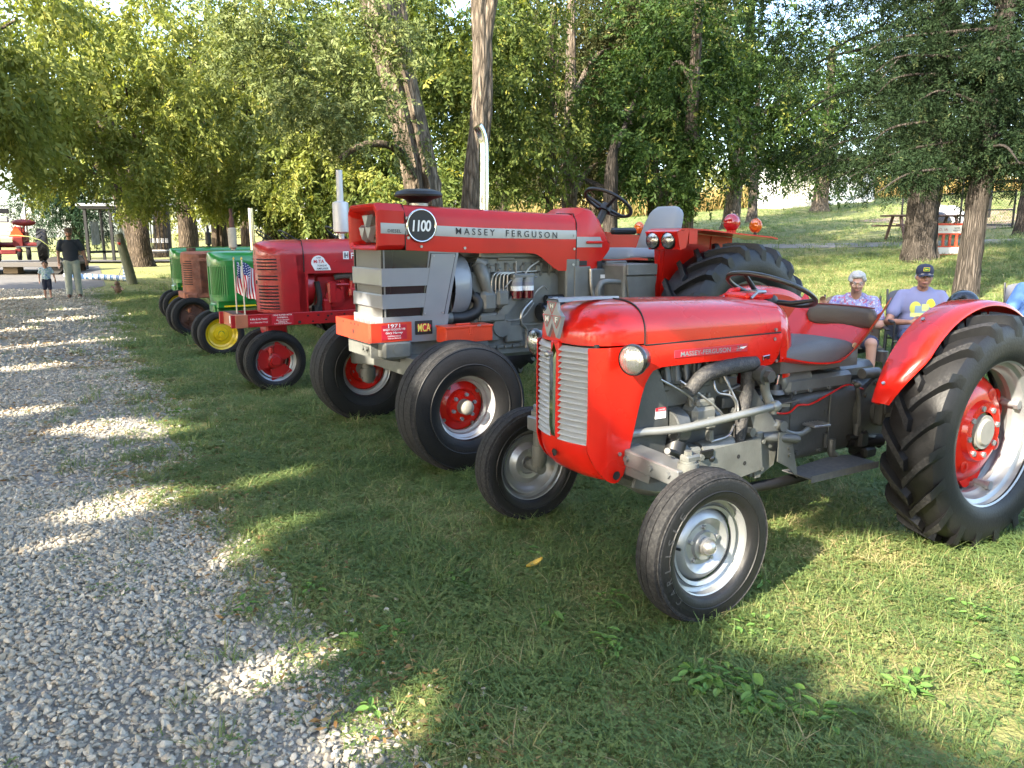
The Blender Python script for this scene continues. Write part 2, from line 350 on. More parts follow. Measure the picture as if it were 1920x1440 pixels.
# ---- grass
def grassmat():
    m = bpy.data.materials.new('grass_blades'); m.use_nodes = True; nt = m.node_tree; N, L = nt.nodes, nt.links; b = N['Principled BSDF']; out = N['Material Output']
    a = N.new('ShaderNodeAttribute'); a.attribute_name = 'v'; oi = N.new('ShaderNodeObjectInfo'); g = N.new('ShaderNodeNewGeometry')
    r = N.new('ShaderNodeValToRGB'); e = r.color_ramp.elements; e[0].color = (.105, .17, .055, 1); e[1].color = (.46, .37, .2, 1); e[0].position = .0; e[1].position = 1
    for p, c in ((.4, (.165, .24, .075)), (.64, (.26, .31, .105)), (.82, (.42, .37, .17))): k = e.new(p); k.color = (*c, 1)
    n = N.new('ShaderNodeTexNoise'); n.inputs['Scale'].default_value = .9; n.inputs['Detail'].default_value = 7; n.inputs['Roughness'].default_value = .7; L.new(g.outputs['Position'], n.inputs['Vector'])
    mr = N.new('ShaderNodeMapRange'); mr.inputs[1].default_value = .35; mr.inputs[2].default_value = .68; mr.inputs[3].default_value = -.2; mr.inputs[4].default_value = .4; L.new(n.outputs[0], mr.inputs[0])
    s1 = N.new('ShaderNodeMath'); L.new(a.outputs['Fac'], s1.inputs[0]); L.new(mr.outputs[0], s1.inputs[1])
    m2 = N.new('ShaderNodeMath'); m2.operation = 'MULTIPLY_ADD'; L.new(oi.outputs['Random'], m2.inputs[0]); m2.inputs[1].default_value = .3; m2.inputs[2].default_value = -.15
    s2 = N.new('ShaderNodeMath'); s2.use_clamp = True; L.new(s1.outputs[0], s2.inputs[0]); L.new(m2.outputs[0], s2.inputs[1])
    L.new(s2.outputs[0], r.inputs[0]); L.new(r.outputs[0], b.inputs['Base Color']); b.inputs['Roughness'].default_value = .55; b.inputs['Specular IOR Level'].default_value = .3
    t = N.new('ShaderNodeBsdfTranslucent'); L.new(r.outputs[0], t.inputs[0]); mx = N.new('ShaderNodeMixShader'); mx.inputs[0].default_value = .45
    L.new(b.outputs[0], mx.inputs[1]); L.new(t.outputs[0], mx.inputs[2]); L.new(mx.outputs[0], out.inputs[0]); return m
M_grass = grassmat()
def tuft(seed, nb, rad, h0, h1, wd, lean):
    r = np.random.default_rng(seed); V, F, A = [], [], []
    for k in range(nb):
        p = r.normal(0, rad * .6, 2); a = r.uniform(0, 6.283); h = r.uniform(h0, h1); ln = r.uniform(.2, lean); d = np.array([math.cos(a), math.sin(a)]); q = np.array([-d[1], d[0]])
        w = wd * r.uniform(.7, 1.3); v = np.clip(r.beta(2, 3.2) + (0.35 if r.random() < .14 else 0), 0, 1); n0 = len(V)
        for t, ww in ((0, 1), (.5, .8), (1, .08)):
            c = p + d * (ln * h * t ** 1.7); z = h * (t - .28 * ln * t * t)
            V += [[*(c - q * w * ww / 2), z - .004], [*(c + q * w * ww / 2), z - .004]]
        F += [(n0, n0 + 1, n0 + 3, n0 + 2), (n0 + 2, n0 + 3, n0 + 5, n0 + 4)]; A += [v, v]
    return proto('grass_tuft', V, F, M_grass, A)
def clover(seed, n, rad, size, h0):
    r = np.random.default_rng(seed); V, F, A = [], [], []
    for k in range(n):
        p = r.normal(0, rad * .6, 2); h = r.uniform(h0 * .4, h0); v = r.uniform(.05, .5); a0 = r.uniform(0, 6.28); s_ = size * r.uniform(.6, 1.2)
        for j in range(3):
            a = a0 + j * 2.1; d = np.array([math.cos(a), math.sin(a), r.uniform(-.1, .35)]); q = np.array([-d[1], d[0], r.uniform(-.2, .2)]); c = np.array([*p, h]); n0 = len(V)
            V += [c, c + d * s_ * .5 - q * s_ * .38, c + d * s_, c + d * s_ * .5 + q * s_ * .38]; F.append((n0, n0 + 1, n0 + 2, n0 + 3)); A.append(v)
    return proto('clover_tuft', V, F, M_grass, A)
tufts = [tuft(i, 34, .055, .012, .036, .0034, 1.8) for i in range(5)] + [clover(20 + i, 14, .05, .014, .035) for i in range(2)] + [tuft(9, 22, .04, .04, .1, .0034, 1.5)]
def tractor_mask(x, y):  # nothing grows through a wheel
    return np.ones(len(x), bool)
def lawn_pts(n, y0, y1, sc):
    y = np.sqrt(rng.uniform(y0 ** 2, y1 ** 2, n)); x = rng.uniform(-.76 * y - .9, .8 * y + 2.0, n)
    e = edge_x(y); d = x - e - .25 * vnoise(x, y, 2.2) * np.clip(y / 4, .5, 2)
    keep = rng.random(n) < np.where(d > .18, 1, np.where(d > -.12, .5, np.where(d > -.8, .06 + .1 * (vnoise(x, y, 1.1, 3) > .75), .012 + .1 * (vnoise(x, y, .8, 3) > .95))))
    thin = rng.random(n) < np.clip(.8 - .55 * (vnoise(x, y, .9, 5) - .2) * (d < 2.2), .35, 1); keep &= thin
    keep &= ~((y > 22.4) & (x < -12.4 - np.maximum(0, y - 24) * .55) & (y < 33.5))
    x, y = x[keep], y[keep]; m = len(x)
    return np.stack([x, y, gz(x, y)], 1), np.stack([rng.uniform(-.12, .12, m), rng.uniform(-.12, .12, m), rng.uniform(0, 6.283, m)], 1), sc * rng.uniform(.7, 1.35, m), rng.choice(8, m, p=[.16, .16, .16, .16, .16, .07, .06, .07])
WHEELS = [(.775, 2.93, .26), (.09, 4.09, .26), (2.31, 3.74, .42), (-.34, 5.01, .36), (-1.276, 6.49, .36), (-2.4, 7.75, .26), (-3.85, 10.1, .26)]
def rim_tufts(k):
    P = []
    for x, y, rr in WHEELS:
        a = rng.uniform(0, 6.283, k); d = rng.uniform(.1, rr, k); P.append(np.stack([x + d * (.86 * np.cos(a)) - .1 * np.sin(a), y + d * .5 * np.cos(a) + .16 * np.sin(a)], 1))
    P = np.concatenate(P); m = len(P); return np.c_[P, gz(P[:, 0], P[:, 1])], np.stack([rng.uniform(-.2, .2, m), rng.uniform(-.2, .2, m), rng.uniform(0, 6.283, m)], 1), rng.uniform(.6, 1.15, m), np.full(m, 7)
A_ = [rim_tufts(70), lawn_pts(32000, 1.2, 5.2, 1.0), lawn_pts(40000, 5.0, 10.5, 1.35), lawn_pts(34000, 10, 22, 2.0), lawn_pts(26000, 21, 70, 3.2)]
scatter('grass', *[np.concatenate(q) for q in zip(*[(a[0], a[1], a[2]) for a in A_])], tufts, np.concatenate([a[3] for a in A_]))
# ---- gravel
def stonemat():
    m = bpy.data.materials.new('limestone'); m.use_nodes = True; nt = m.node_tree; N, L = nt.nodes, nt.links; b = N['Principled BSDF']
    oi = N.new('ShaderNodeObjectInfo'); r = N.new('ShaderNodeValToRGB'); e = r.color_ramp.elements; e[0].color = (.32, .295, .24, 1); e[1].color = (.60, .55, .46, 1)
    for p, c in ((.25, (.40, .365, .295)), (.5, (.48, .435, .355)), (.75, (.53, .48, .395)), (.88, (.43, .34, .24)), (.95, (.56, .51, .415))): k = e.new(p); k.color = (*c, 1)
    L.new(oi.outputs['Random'], r.inputs[0]); n = N.new('ShaderNodeTexNoise'); n.inputs['Scale'].default_value = 90; n.inputs['Detail'].default_value = 6; tc = N.new('ShaderNodeTexCoord'); L.new(tc.outputs['Object'], n.inputs['Vector'])
    mx = N.new('ShaderNodeMixRGB'); mx.blend_type = 'MULTIPLY'; mr = N.new('ShaderNodeMapRange'); mr.inputs[1].default_value = .3; mr.inputs[2].default_value = .7; mr.inputs[3].default_value = .72; mr.inputs[4].default_value = 1.08; L.new(n.outputs[0], mr.inputs[0])
    mx.inputs[0].default_value = 1; L.new(r.outputs[0], mx.inputs[1]); L.new(mr.outputs[0], mx.inputs[2]); L.new(mx.outputs[0], b.inputs['Base Color']); b.inputs['Roughness'].default_value = .82; b.inputs['Specular IOR Level'].default_value = .25
    bp = N.new('ShaderNodeBump'); bp.inputs['Strength'].default_value = .4; bp.inputs['Distance'].default_value = .003; L.new(n.outputs[0], bp.inputs['Height']); L.new(bp.outputs[0], b.inputs['Normal']); return m
M_stone = stonemat()
def stone(seed):
    import bmesh
    r = np.random.default_rng(seed); bm = bmesh.new(); bmesh.ops.create_icosphere(bm, subdivisions=2, radius=1)
    s_ = np.array([1.0, r.uniform(.62, .9), r.uniform(.42, .68)]); pl = [(unit(r.normal(size=3)), r.uniform(.46, .8)) for _ in range(12)]
    for v in bm.verts:
        p = np.array(v.co)
        for n_, d in pl:
            q = p @ n_
            if q > d: p = p - n_ * (q - d)
        v.co = (p * s_ * .5)
    V = [v.co[:] for v in bm.verts]; F = [[w.index for w in f.verts] for f in bm.faces]; bm.free(); return proto('stone', V, F, M_stone)
stones = [stone(40 + i) for i in range(9)]
def grav_pts(n, y0, y1, s0, s1, wl):
    y = np.sqrt(rng.uniform(y0 ** 2, y1 ** 2, n)); e = edge_x(y); x = e + .55 - rng.random(n) * wl
    d = x - e - .16 * vnoise(x, y, 2.2) * np.clip(y / 4, .6, 2.2)
    keep = (rng.random(n) < np.where(d < -.1, 1, np.where(d < .08, .55, .05 * np.exp(-np.maximum(d, 0) * 3)))) & (x > -.78 * y - 1.2) & (rng.random(n) < np.where((d > -1.6) & (y > 5.5), np.clip(1.25 - .75 * (vnoise(x, y, .8, 9) + .4), .25, 1), 1))
    x, y = x[keep], y[keep]; m = len(x); s_ = rng.uniform(s0, s1, m) * rng.choice([.6, 1, 1.25], m, p=[.3, .5, .2])
    return np.stack([x, y, gz(x, y) + .006 + rng.uniform(-.3, .35, m) * s_], 1), np.stack([rng.normal(0, .5, m), rng.normal(0, .5, m), rng.uniform(0, 6.283, m)], 1), s_, rng.integers(0, 9, m)
B_ = [grav_pts(64000, 1.3, 4.6, .015, .034, 2.9), grav_pts(60000, 4.5, 9.5, .021, .04, 5.5), grav_pts(42000, 9.4, 23, .04, .07, 9.5)]
scatter('gravel', *[np.concatenate(q) for q in zip(*[(a[0], a[1], a[2]) for a in B_])], stones, np.concatenate([a[3] for a in B_]))
# ---- dead leaves and dry stalks lying where the drive meets the lawn
M_litter = leafmat('dead_leaves', (.16, .09, .035), (.26, .17, .08), (.36, .27, .12), trans=.1)
def litter(n, y0, y1, a, b, s0, s1):
    y = np.sqrt(rng.uniform(y0 ** 2, y1 ** 2, n)); x = edge_x(y) + rng.uniform(a, b, n) * np.clip(y / 5, .5, 2.4)
    k = vnoise(x, y, 1.0, 11) > rng.uniform(-.3, .9, n); x, y = x[k], y[k]; m = len(x); t = rng.uniform(0, 6.28, m); s_ = rng.uniform(s0, s1, m); d = np.stack([np.cos(t), np.sin(t)], 1); w = np.stack([-d[:, 1], d[:, 0]], 1)
    c = np.stack([x, y], 1); asp = rng.uniform(.06, .5, m)[:, None]; z = (gz(x, y) + .02 + rng.uniform(0, .012, m))[:, None]
    q = lambda xy, dz: np.concatenate([xy, z + dz], 1)
    V = np.stack([q(c - d * s_[:, None] / 2, 0), q(c - w * s_[:, None] * asp / 2, rng.uniform(-.004, .012, (m, 1))), q(c + d * s_[:, None] / 2, rng.uniform(0, .014, (m, 1))), q(c + w * s_[:, None] * asp / 2, rng.uniform(-.004, .012, (m, 1)))], 1)
    return V.reshape(-1, 3), np.repeat(rng.random(m), 1)
L1 = [litter(5000, 4.5, 12, -1.3, .5, .03, .07), litter(9000, 9, 21, -1.6, .5, .05, .1), litter(1500, 1.8, 5, -.5, .7, .02, .05)]
LV = np.concatenate([l[0] for l in L1]); LA = np.concatenate([l[1] for l in L1])
raw_mesh('leaf_litter', LV, np.arange(len(LV)).reshape(-1, 4), M_litter, attr=LA, kind='stuff')
# ------------------------------------------------------------------ trees
def n3(P, f, s=0.0):
    x, y, z = P[:, 0] * f + s, P[:, 1] * f + s * 1.7, P[:, 2] * f - s
    return (np.sin(1.9 * x + 1.1 * y) * np.cos(1.7 * z - .6 * x) + np.sin(2.3 * y - 1.4 * z + .7) * .8 + np.cos(3.1 * z + 2.2 * x + 1.9 * y) * .5) / 1.9
def vunit(V): return V / (np.linalg.norm(V, axis=-1, keepdims=True) + 1e-9)
def leaves(cl, n, leaf=(.12, .055), M=12, L=.5, droop=.5, gap=-.25, gf=1.1, seed=0, shell=2.4, spread=.8, zmin=None, carve=None, tilt=.85):
    """leaf quads on many short twigs spread through a set of ellipsoidal clumps"""
    r = np.random.default_rng(seed); cl = np.asarray(cl, float); w = cl[:, 3] ** 2.3; k = r.choice(len(cl), n, p=w / w.sum())
    d = vunit(r.normal(size=(n, 3))); rad = r.random(n) ** (1 / shell); C = cl[k, :3]; R = cl[k, 3]
    P = C + d * (rad * R)[:, None] * [1, 1, .85]; keep = (n3(P, gf, seed * 1.37) > gap) & (n3(P, gf * .42, seed * .7 + 2) > gap * .9 - .42)
    if zmin is not None: keep &= P[:, 2] > zmin + L * droop * .8 + .35 * np.sin(P[:, 0] * 1.7 + P[:, 1])
    P, d = P[keep], d[keep]; m = len(P); T = vunit(d * .8 + r.normal(size=(m, 3)) * .55 + [0, 0, -droop])
    up = vunit(np.array([0, 0, 1.]) + r.normal(size=(m, 3)) * tilt); Sd = vunit(np.cross(T, up)); base = np.clip(r.normal(.42, .17, m), 0, 1)
    t = (np.arange(M) + .5) / M; sg = np.where(np.arange(M) % 2, 1., -1.)
    q = P[:, None] + T[:, None] * (t[None, :, None] * L) - np.array([0, 0, 1.]) * (droop * .35 * L * t ** 2)[None, :, None]
    ld = vunit(T[:, None] * .55 + Sd[:, None] * sg[None, :, None] * spread + r.normal(size=(m, M, 3)) * .3 + [0, 0, -droop * .55])
    wd = vunit(np.cross(ld, up[:, None] + r.normal(size=(m, M, 3)) * .6)); s = r.uniform(.65, 1.25, (m, M, 1))
    nn = np.cross(wd, ld); a = q; tip = q + ld * leaf[0] * s - nn * leaf[0] * .12 * s; mid = q + ld * leaf[0] * .48 * s; h = wd * leaf[1] * .5 * s
    V = np.stack([a, mid + h + nn * leaf[1] * .12, tip, mid - h + nn * leaf[1] * .12], 2).reshape(-1, 4, 3)
    A = np.clip(np.repeat(base, M) + r.normal(0, .12, m * M), 0, 1)
    if carve is not None:
        c = V.mean(1); bad = np.zeros(len(c), bool)
        for (x, y, z, rr) in carve:
            e = c - [x, y, z]; pr = e @ SUN; dd = np.linalg.norm(e - pr[:, None] * SUN, axis=1); bad |= (dd < rr) & (pr > 0)
        V, A = V[~bad], A[~bad]
    return V.reshape(-1, 3), A
def crown(parent, m, specs):
    Vs, As = zip(*specs); V = np.concatenate(Vs); A = np.concatenate(As)
    return raw_mesh('crown', V, np.arange(len(V)).reshape(-1, 4), m, parent=parent, attr=A)
def bark(name, c1, c2, sc=1.0):
    m = bpy.data.materials.new(name); m.use_nodes = True; nt = m.node_tree; N, L = nt.nodes, nt.links; b = N['Principled BSDF']
    g = N.new('ShaderNodeNewGeometry'); mp = N.new('ShaderNodeMapping'); mp.inputs['Scale'].default_value = (13 * sc, 13 * sc, 2.2 * sc if sc < 1.5 else 1.3); L.new(g.outputs['Position'], mp.inputs[0])
    n = N.new('ShaderNodeTexNoise'); n.inputs['Scale'].default_value = 1.6; n.inputs['Detail'].default_value = 9; n.inputs['Roughness'].default_value = .7; n.inputs['Distortion'].default_value = .6; L.new(mp.outputs[0], n.inputs['Vector'])
    v = N.new('ShaderNodeTexVoronoi'); v.feature = 'DISTANCE_TO_EDGE'; v.inputs['Scale'].default_value = 1.1; L.new(mp.outputs[0], v.inputs['Vector'])
    r = N.new('ShaderNodeValToRGB'); r.color_ramp.elements[0].color = (*c1, 1); r.color_ramp.elements[1].color = (*c2, 1); r.color_ramp.elements[0].position = .34; r.color_ramp.elements[1].position = .66; L.new(n.outputs[0], r.inputs[0])
    rv = N.new('ShaderNodeMapRange'); rv.inputs[2].default_value = .3; rv.inputs[3].default_value = .35; L.new(v.outputs['Distance'], rv.inputs[0])
    mx = N.new('ShaderNodeMixRGB'); mx.blend_type = 'MULTIPLY'; mx.inputs[0].default_value = 1; L.new(r.outputs[0], mx.inputs[1]); L.new(rv.outputs[0], mx.inputs[2]); L.new(mx.outputs[0], b.inputs['Base Color'])
    ad = N.new('ShaderNodeMath'); L.new(n.outputs[0], ad.inputs[0]); L.new(rv.outputs[0], ad.inputs[1])
    bp = N.new('ShaderNodeBump'); bp.inputs['Strength'].default_value = .9; bp.inputs['Distance'].default_value = .05; L.new(ad.outputs[0], bp.inputs['Height']); L.new(bp.outputs[0], b.inputs['Normal'])
    b.inputs['Roughness'].default_value = .95; b.inputs['Specular IOR Level'].default_value = .1; return m
M_bark = bark('bark_grey_brown', (.11, .088, .066), (.29, .235, .175)); M_barkdk = bark('bark_dark', (.05, .04, .03), (.15, .115, .08)); M_cedbark = bark('bark_cedar', (.062, .052, .043), (.165, .142, .12), 2.0)
M_hack = leafmat('leaves_yellow_green', (.13, .165, .04), (.28, .30, .08), (.55, .48, .12), trans=.4)
M_loc = leafmat('leaves_grey_green', (.085, .115, .04), (.19, .22, .08), (.36, .35, .14), trans=.3)
M_ash = leafmat('leaves_mid_green', (.05, .08, .02), (.14, .175, .044), (.44, .41, .085), trans=.34)
M_wal = leafmat('leaves_deep_green', (.024, .052, .013), (.06, .10, .026), (.26, .27, .06), trans=.34)
M_ced = leafmat('needles_cedar', (.010, .021, .009), (.022, .038, .015), (.07, .078, .03), trans=.12, rough=.7, spec=.08)
M_mixed = leafmat('leaves_olive', (.032, .043, .015), (.08, .082, .03), (.22, .18, .075), trans=.2)
M_spr = leafmat('needles_spruce', (0.015, 0.035, 0.018), (0.030, 0.060, 0.027), (0.062, 0.088, 0.037), trans=.1)
def trunk(parent, path, radii, m, seed=0, flare=1.5, n=22, limbs=(), lump=.07, name='trunk'):
    """bark-covered stem with ridges; limbs: list of (path, r0, r1)"""
    r = np.random.default_rng(seed); P = smooth_path(path, 10); k = len(P); z = np.linspace(0, 1, k)
    rad = np.interp(z, np.linspace(0, 1, len(radii)), radii) * (1 + (flare - 1) * np.exp(-(P[:, 2] - P[0, 2]) / .32))
    mb = MB(); ph = np.arange(n) * 2 * np.pi / n; rid = r.normal(0, lump, n); rows = []
    rt = 1 + .5 * (flare - 1) * np.exp(-(P[:, 2] - P[0, 2]) / .22)[:, None] * np.cos(ph * 5 + r.uniform(0, 6))[None, :] * .5
    T = np.gradient(P, axis=0)
    for i in range(k):
        u, v, w = basis(T[i]); q = rad[i] * (1 + rid + r.normal(0, lump * .35, n)) * rt[i]; rows.append(P[i] + q[:, None] * (np.cos(ph)[:, None] * u + np.sin(ph)[:, None] * v))
    mb.grid(np.stack(rows), cv=True, flip=True)
    for pth, r0, r1 in limbs: mb.tube(pth, np.linspace(r0, r1, 6), 8, sub=5)
    return mb.build(name, m, parent, smooth=60)
def limbs_to(path, cl, r0, seed, k=6):
    """limbs from the stem up to the clumps of the crown"""
    r = np.random.default_rng(seed); P = smooth_path(path, 8); out = []
    for c in list(cl)[:k]:
        c = np.array(c[:3]); zz = min(P[-1, 2], max(P[0, 2] + 2.3, c[2] - np.linalg.norm(c[:2] - P[len(P) // 2, :2]) * .7)); i = int(np.argmin(abs(P[:, 2] - zz))); a = P[i]
        mid = a + (c - a) * .5 + r.normal(0, .18, 3) + [0, 0, .25]; out.append(([a, mid, c + r.normal(0, .1, 3)], r0 * r.uniform(.3, .5), .02))
    return out
def tree(name, label, base, path, radii, clumps, spec, lm, bm, seed, group=None, limb=6, flare=1.5, extra=(), cat='tree', lump=.07):
    """base: world foot; path: stem points relative to the foot"""
    t = empty(name, tuple(base), 0, label, cat, group); b = np.array(base, float)
    pth = np.asarray(path, float); cl = [(c[0] - b[0], c[1] - b[1], c[2] - b[2], c[3]) for c in clumps]
    trunk(t, pth, radii, bm, seed, flare, limbs=limbs_to(pth, cl, radii[0], seed, limb) + list(extra), lump=lump)
    V, A = leaves(cl, seed=seed, **spec); crown(t, lm, [(V, A)]); return t
CL = {
 'hackA': [ (-11.1, 19.0, 6.2, 2.20), (-10.1, 20.0, 6.8, 2.60), (-9.0, 21.0, 6.8, 2.60), (-10.5, 19.0, 5.0, 2.20), (-9.4, 20.0, 5.0, 2.40), (-8.6, 21.0, 5.3, 2.20), (-11.8, 20.0, 4.0, 1.60), (-10.6, 20.0, 3.6, 1.90), (-9.7, 21.0, 3.6, 1.90), (-9.4, 23.0, 3.8, 2.00), (-10.8, 22.0, 2.7, 1.30), (-13.4, 24.0, 3.1, 1.40), (-10.5, 17.0, 4.8, 1.60), (-10.7, 24.0, 2.8, 1.20), (-8.1, 23.0, 7.2, 2.60) ],
 'hackB': [ (-9.2, 25.0, 5.9, 2.40), (-8.7, 25.0, 4.0, 2.00), (-9.8, 25.0, 3.0, 1.50), (-8.3, 25.0, 2.9, 1.40), (-11.1, 26.0, 2.4, 1.20), (-8.0, 26.0, 4.2, 2.00), (-9.3, 26.0, 2.6, 1.00) ],
 'nearleft': [ (-8.6, 13.0, 4.8, 1.60), (-8.8, 13.5, 4.0, 1.30), (-8.5, 14.0, 5.3, 1.30), (-9.0, 14.0, 3.4, 0.90) ],
 'spruce': [ (-25.3, 44.0, 3.3, 2.40), (-25.9, 44.0, 4.1, 2.00), (-25.6, 46.0, 5.2, 2.50), (-25.2, 46.0, 3.0, 2.20), (-24.4, 47.0, 3.7, 2.40) ],
 'locust': [ (-2.9, 11.0, 4.3, 1.20), (-3.6, 11.5, 4.0, 0.90), (-2.3, 11.0, 3.8, 1.20), (-2.9, 11.0, 3.4, 1.10), (-2.0, 11.0, 3.2, 0.90), (-2.5, 11.0, 2.9, 0.90), (-1.8, 11.5, 3.8, 0.80), (-2.2, 11.0, 4.5, 0.90), (-3.6, 12.0, 4.7, 0.90), (-1.7, 11.5, 3.1, 0.60), (-2.8, 11.5, 2.6, 0.55), (-2.8, 10.6, 3.7, 0.90) ],
 'fillB': [ (-5.6, 21.0, 3.2, 1.60), (-4.5, 21.0, 2.9, 1.40), (-6.3, 22.0, 4.4, 1.80), (-3.7, 21.0, 2.5, 1.10), (-5.1, 21.0, 2.2, 0.90), (-6.9, 22.0, 2.2, 0.90), (-4.1, 22.0, 3.7, 1.50) ],
 'ash': [ (-2.0, 19.0, 6.2, 2.20), (-1.6, 19.0, 4.6, 1.90), (-1.7, 18.5, 3.2, 1.50), (-2.4, 18.0, 3.0, 1.20), (-0.1, 20.0, 6.5, 2.20), (0.0, 20.0, 4.8, 2.00), (0.1, 20.0, 3.5, 1.50), (-0.8, 20.0, 3.1, 1.30), (-1.2, 19.0, 5.4, 2.00), (-3.1, 20.0, 6.5, 2.20), (-3.3, 19.0, 2.4, 0.80), (-1.7, 19.0, 2.5, 0.90), (0.7, 20.0, 5.8, 1.60) ],
 'darkced': [ (2.2, 26.0, 8.0, 2.60), (1.2, 26.0, 6.4, 2.40), (2.6, 26.0, 5.7, 2.40), (3.6, 26.0, 7.7, 2.40), (1.7, 26.0, 4.2, 2.00), (3.3, 26.0, 4.1, 1.80), (4.7, 27.0, 8.6, 2.40), (0.7, 26.0, 3.6, 1.40), (4.3, 27.0, 6.2, 2.00) ],
 'walnutA': [ (4.3, 22.0, 6.2, 1.70), (3.4, 21.0, 4.1, 1.50), (4.7, 21.0, 4.4, 1.60), (4.0, 20.5, 3.3, 1.10), (5.2, 21.0, 3.2, 1.00), (3.0, 22.0, 5.1, 1.50), (5.0, 22.0, 7.0, 1.80), (3.5, 20.0, 2.6, 0.60), (4.3, 20.0, 2.6, 0.70) ],
 'walnutB': [ (8.4, 30.0, 9.0, 2.40), (9.7, 30.0, 7.1, 2.30), (8.1, 30.0, 6.8, 2.00), (9.6, 30.0, 4.7, 1.90), (8.2, 30.0, 4.7, 1.80), (10.5, 30.0, 3.7, 1.30), (9.0, 29.0, 3.1, 0.80), (11.1, 31.0, 5.8, 2.00), (7.7, 31.0, 7.9, 2.00) ],
 'cedarbig': [ (7.9, 18.0, 6.2, 2.00), (8.9, 18.0, 5.3, 2.00), (7.4, 17.5, 4.9, 1.60), (7.0, 17.5, 3.9, 1.10), (8.1, 17.5, 4.0, 1.50), (9.4, 18.0, 3.5, 1.20), (7.5, 17.5, 3.4, 0.90), (8.7, 18.0, 3.2, 0.90), (6.6, 18.0, 5.3, 1.30), (6.2, 18.5, 6.1, 1.30), (7.2, 18.5, 6.3, 1.60), (10.0, 18.5, 4.5, 1.60), (6.4, 18.0, 4.4, 0.80), (9.7, 18.0, 6.0, 2.00) ],
 'cedarnear': [ (6.7, 11.5, 4.4, 1.30), (6.3, 11.5, 3.8, 1.00), (7.0, 11.5, 3.5, 1.10), (6.8, 11.7, 3.1, 0.80), (7.4, 11.8, 2.9, 0.70), (6.2, 11.6, 3.2, 0.55), (6.7, 12.0, 2.8, 0.50), (7.2, 12.0, 2.7, 0.50), (6.3, 12.0, 4.3, 0.90), (7.0, 11.0, 4.0, 1.10), (5.8, 12.0, 3.8, 0.60) ],
 'lawn': [ (19.6, 52.0, 10.0, 5.00), (21.5, 52.0, 8.0, 4.00), (18.0, 52.0, 8.3, 4.00), (19.8, 51.0, 6.2, 2.40), (20.4, 52.0, 12.6, 5.00), (23.4, 53.0, 10.8, 5.00) ],
 'farA': [ (-19.2, 90.0, 11.0, 7.00), (-13.8, 90.0, 13.3, 7.00), (-8.4, 90.0, 12.1, 7.00), (-3.0, 90.0, 11.0, 7.00), (2.4, 90.0, 13.3, 7.00), (7.8, 90.0, 12.1, 7.00), (13.2, 90.0, 11.0, 7.00), (18.6, 90.0, 13.3, 7.00), (24.0, 90.0, 12.1, 7.00), (29.5, 90.0, 11.0, 7.00) ],
}
LIT = [(-2.22, 4.3, -0.0, 0.26), (-2.01, 4.39, 0.0, 0.16), (-0.5, 2.42, 0.0, 0.26), (-0.68, 2.5, -0.0, 0.2), (-0.88, 2.52, -0.0, 0.15), (-0.38, 2.24, 0.0, 0.17), (-2.3, 3.71, -0.0, 0.13), (-1.3, 3.53, 0.0, 0.13), (-1.3, 3.77, 0.0, 0.11), (-1.16, 3.96, 0.0, 0.13), (-1.06, 4.04, -0.0, 0.08), (-1.53, 4.7, 0.0, 0.16), (-1.41, 4.87, 0.0, 0.13), (-3.09, 6.11, 0.0, 0.24), (-3.45, 6.2, 0.0, 0.24), (-2.72, 6.05, 0.0, 0.2), (-4.38, 6.7, -0.0, 0.24), (-1.48, 4.76, 0.0, 0.1), (1.37, 3.43, 0.0, 0.25), (1.54, 3.15, 0.0, 0.3), (1.68, 2.95, 0.0, 0.32), (1.72, 2.66, 0.0, 0.32), (1.75, 2.48, 0.0, 0.3), (1.43, 3.2, 0.0, 0.25), (1.18, 3.26, 0.0, 0.16), (1.03, 3.0, 0.0, 0.14), (1.76, 3.31, 0.0, 0.25), (1.93, 3.09, 0.0, 0.35), (2.16, 3.09, 0.0, 0.4), (1.03, 2.74, 0.0, 0.1), (1.95, 2.82, 0.0, 0.3), (2.02, 3.42, 0.0, 0.25), (-5.8, 9.17, 0.0, 0.28), (-8.55, 13.06, 0.0, 0.33), (-8.66, 14.84, 0.0, 0.39), (-6.96, 11.06, 0.0, 0.28), (-6.35, 11.65, 0.0, 0.28), (-9.75, 17.16, 0.0, 0.33), (-7.73, 15.91, 0.0, 0.22), (-9.54, 20.3, 0.0, 0.28), (-9.81, 19.43, 0.0, 0.28), (-12.92, 20.33, 0.0, 0.44), (-2.92, 6.2, 0.0, 0.16), (1.41, 2.95, 0.0, 0.2), (1.5, 2.78, 0.0, 0.2), (0.83, 3.45, 0.81, 0.23), (0.89, 3.54, 0.57, 0.21), (0.95, 3.58, 0.51, 0.23), (2.21, 3.55, 1.06, 0.23), (2.34, 3.63, 1.0, 0.19), (2.35, 3.76, 0.71, 0.25), (-0.13, 5.04, 0.4, 0.23), (-0.27, 4.91, 0.81, 0.17), (0.0, 5.12, 0.49, 0.19), (-1.21, 5.62, 0.89, 0.31), (-1.01, 5.39, 0.91, 0.21), (0.73, 3.34, 0.6, 0.18)]

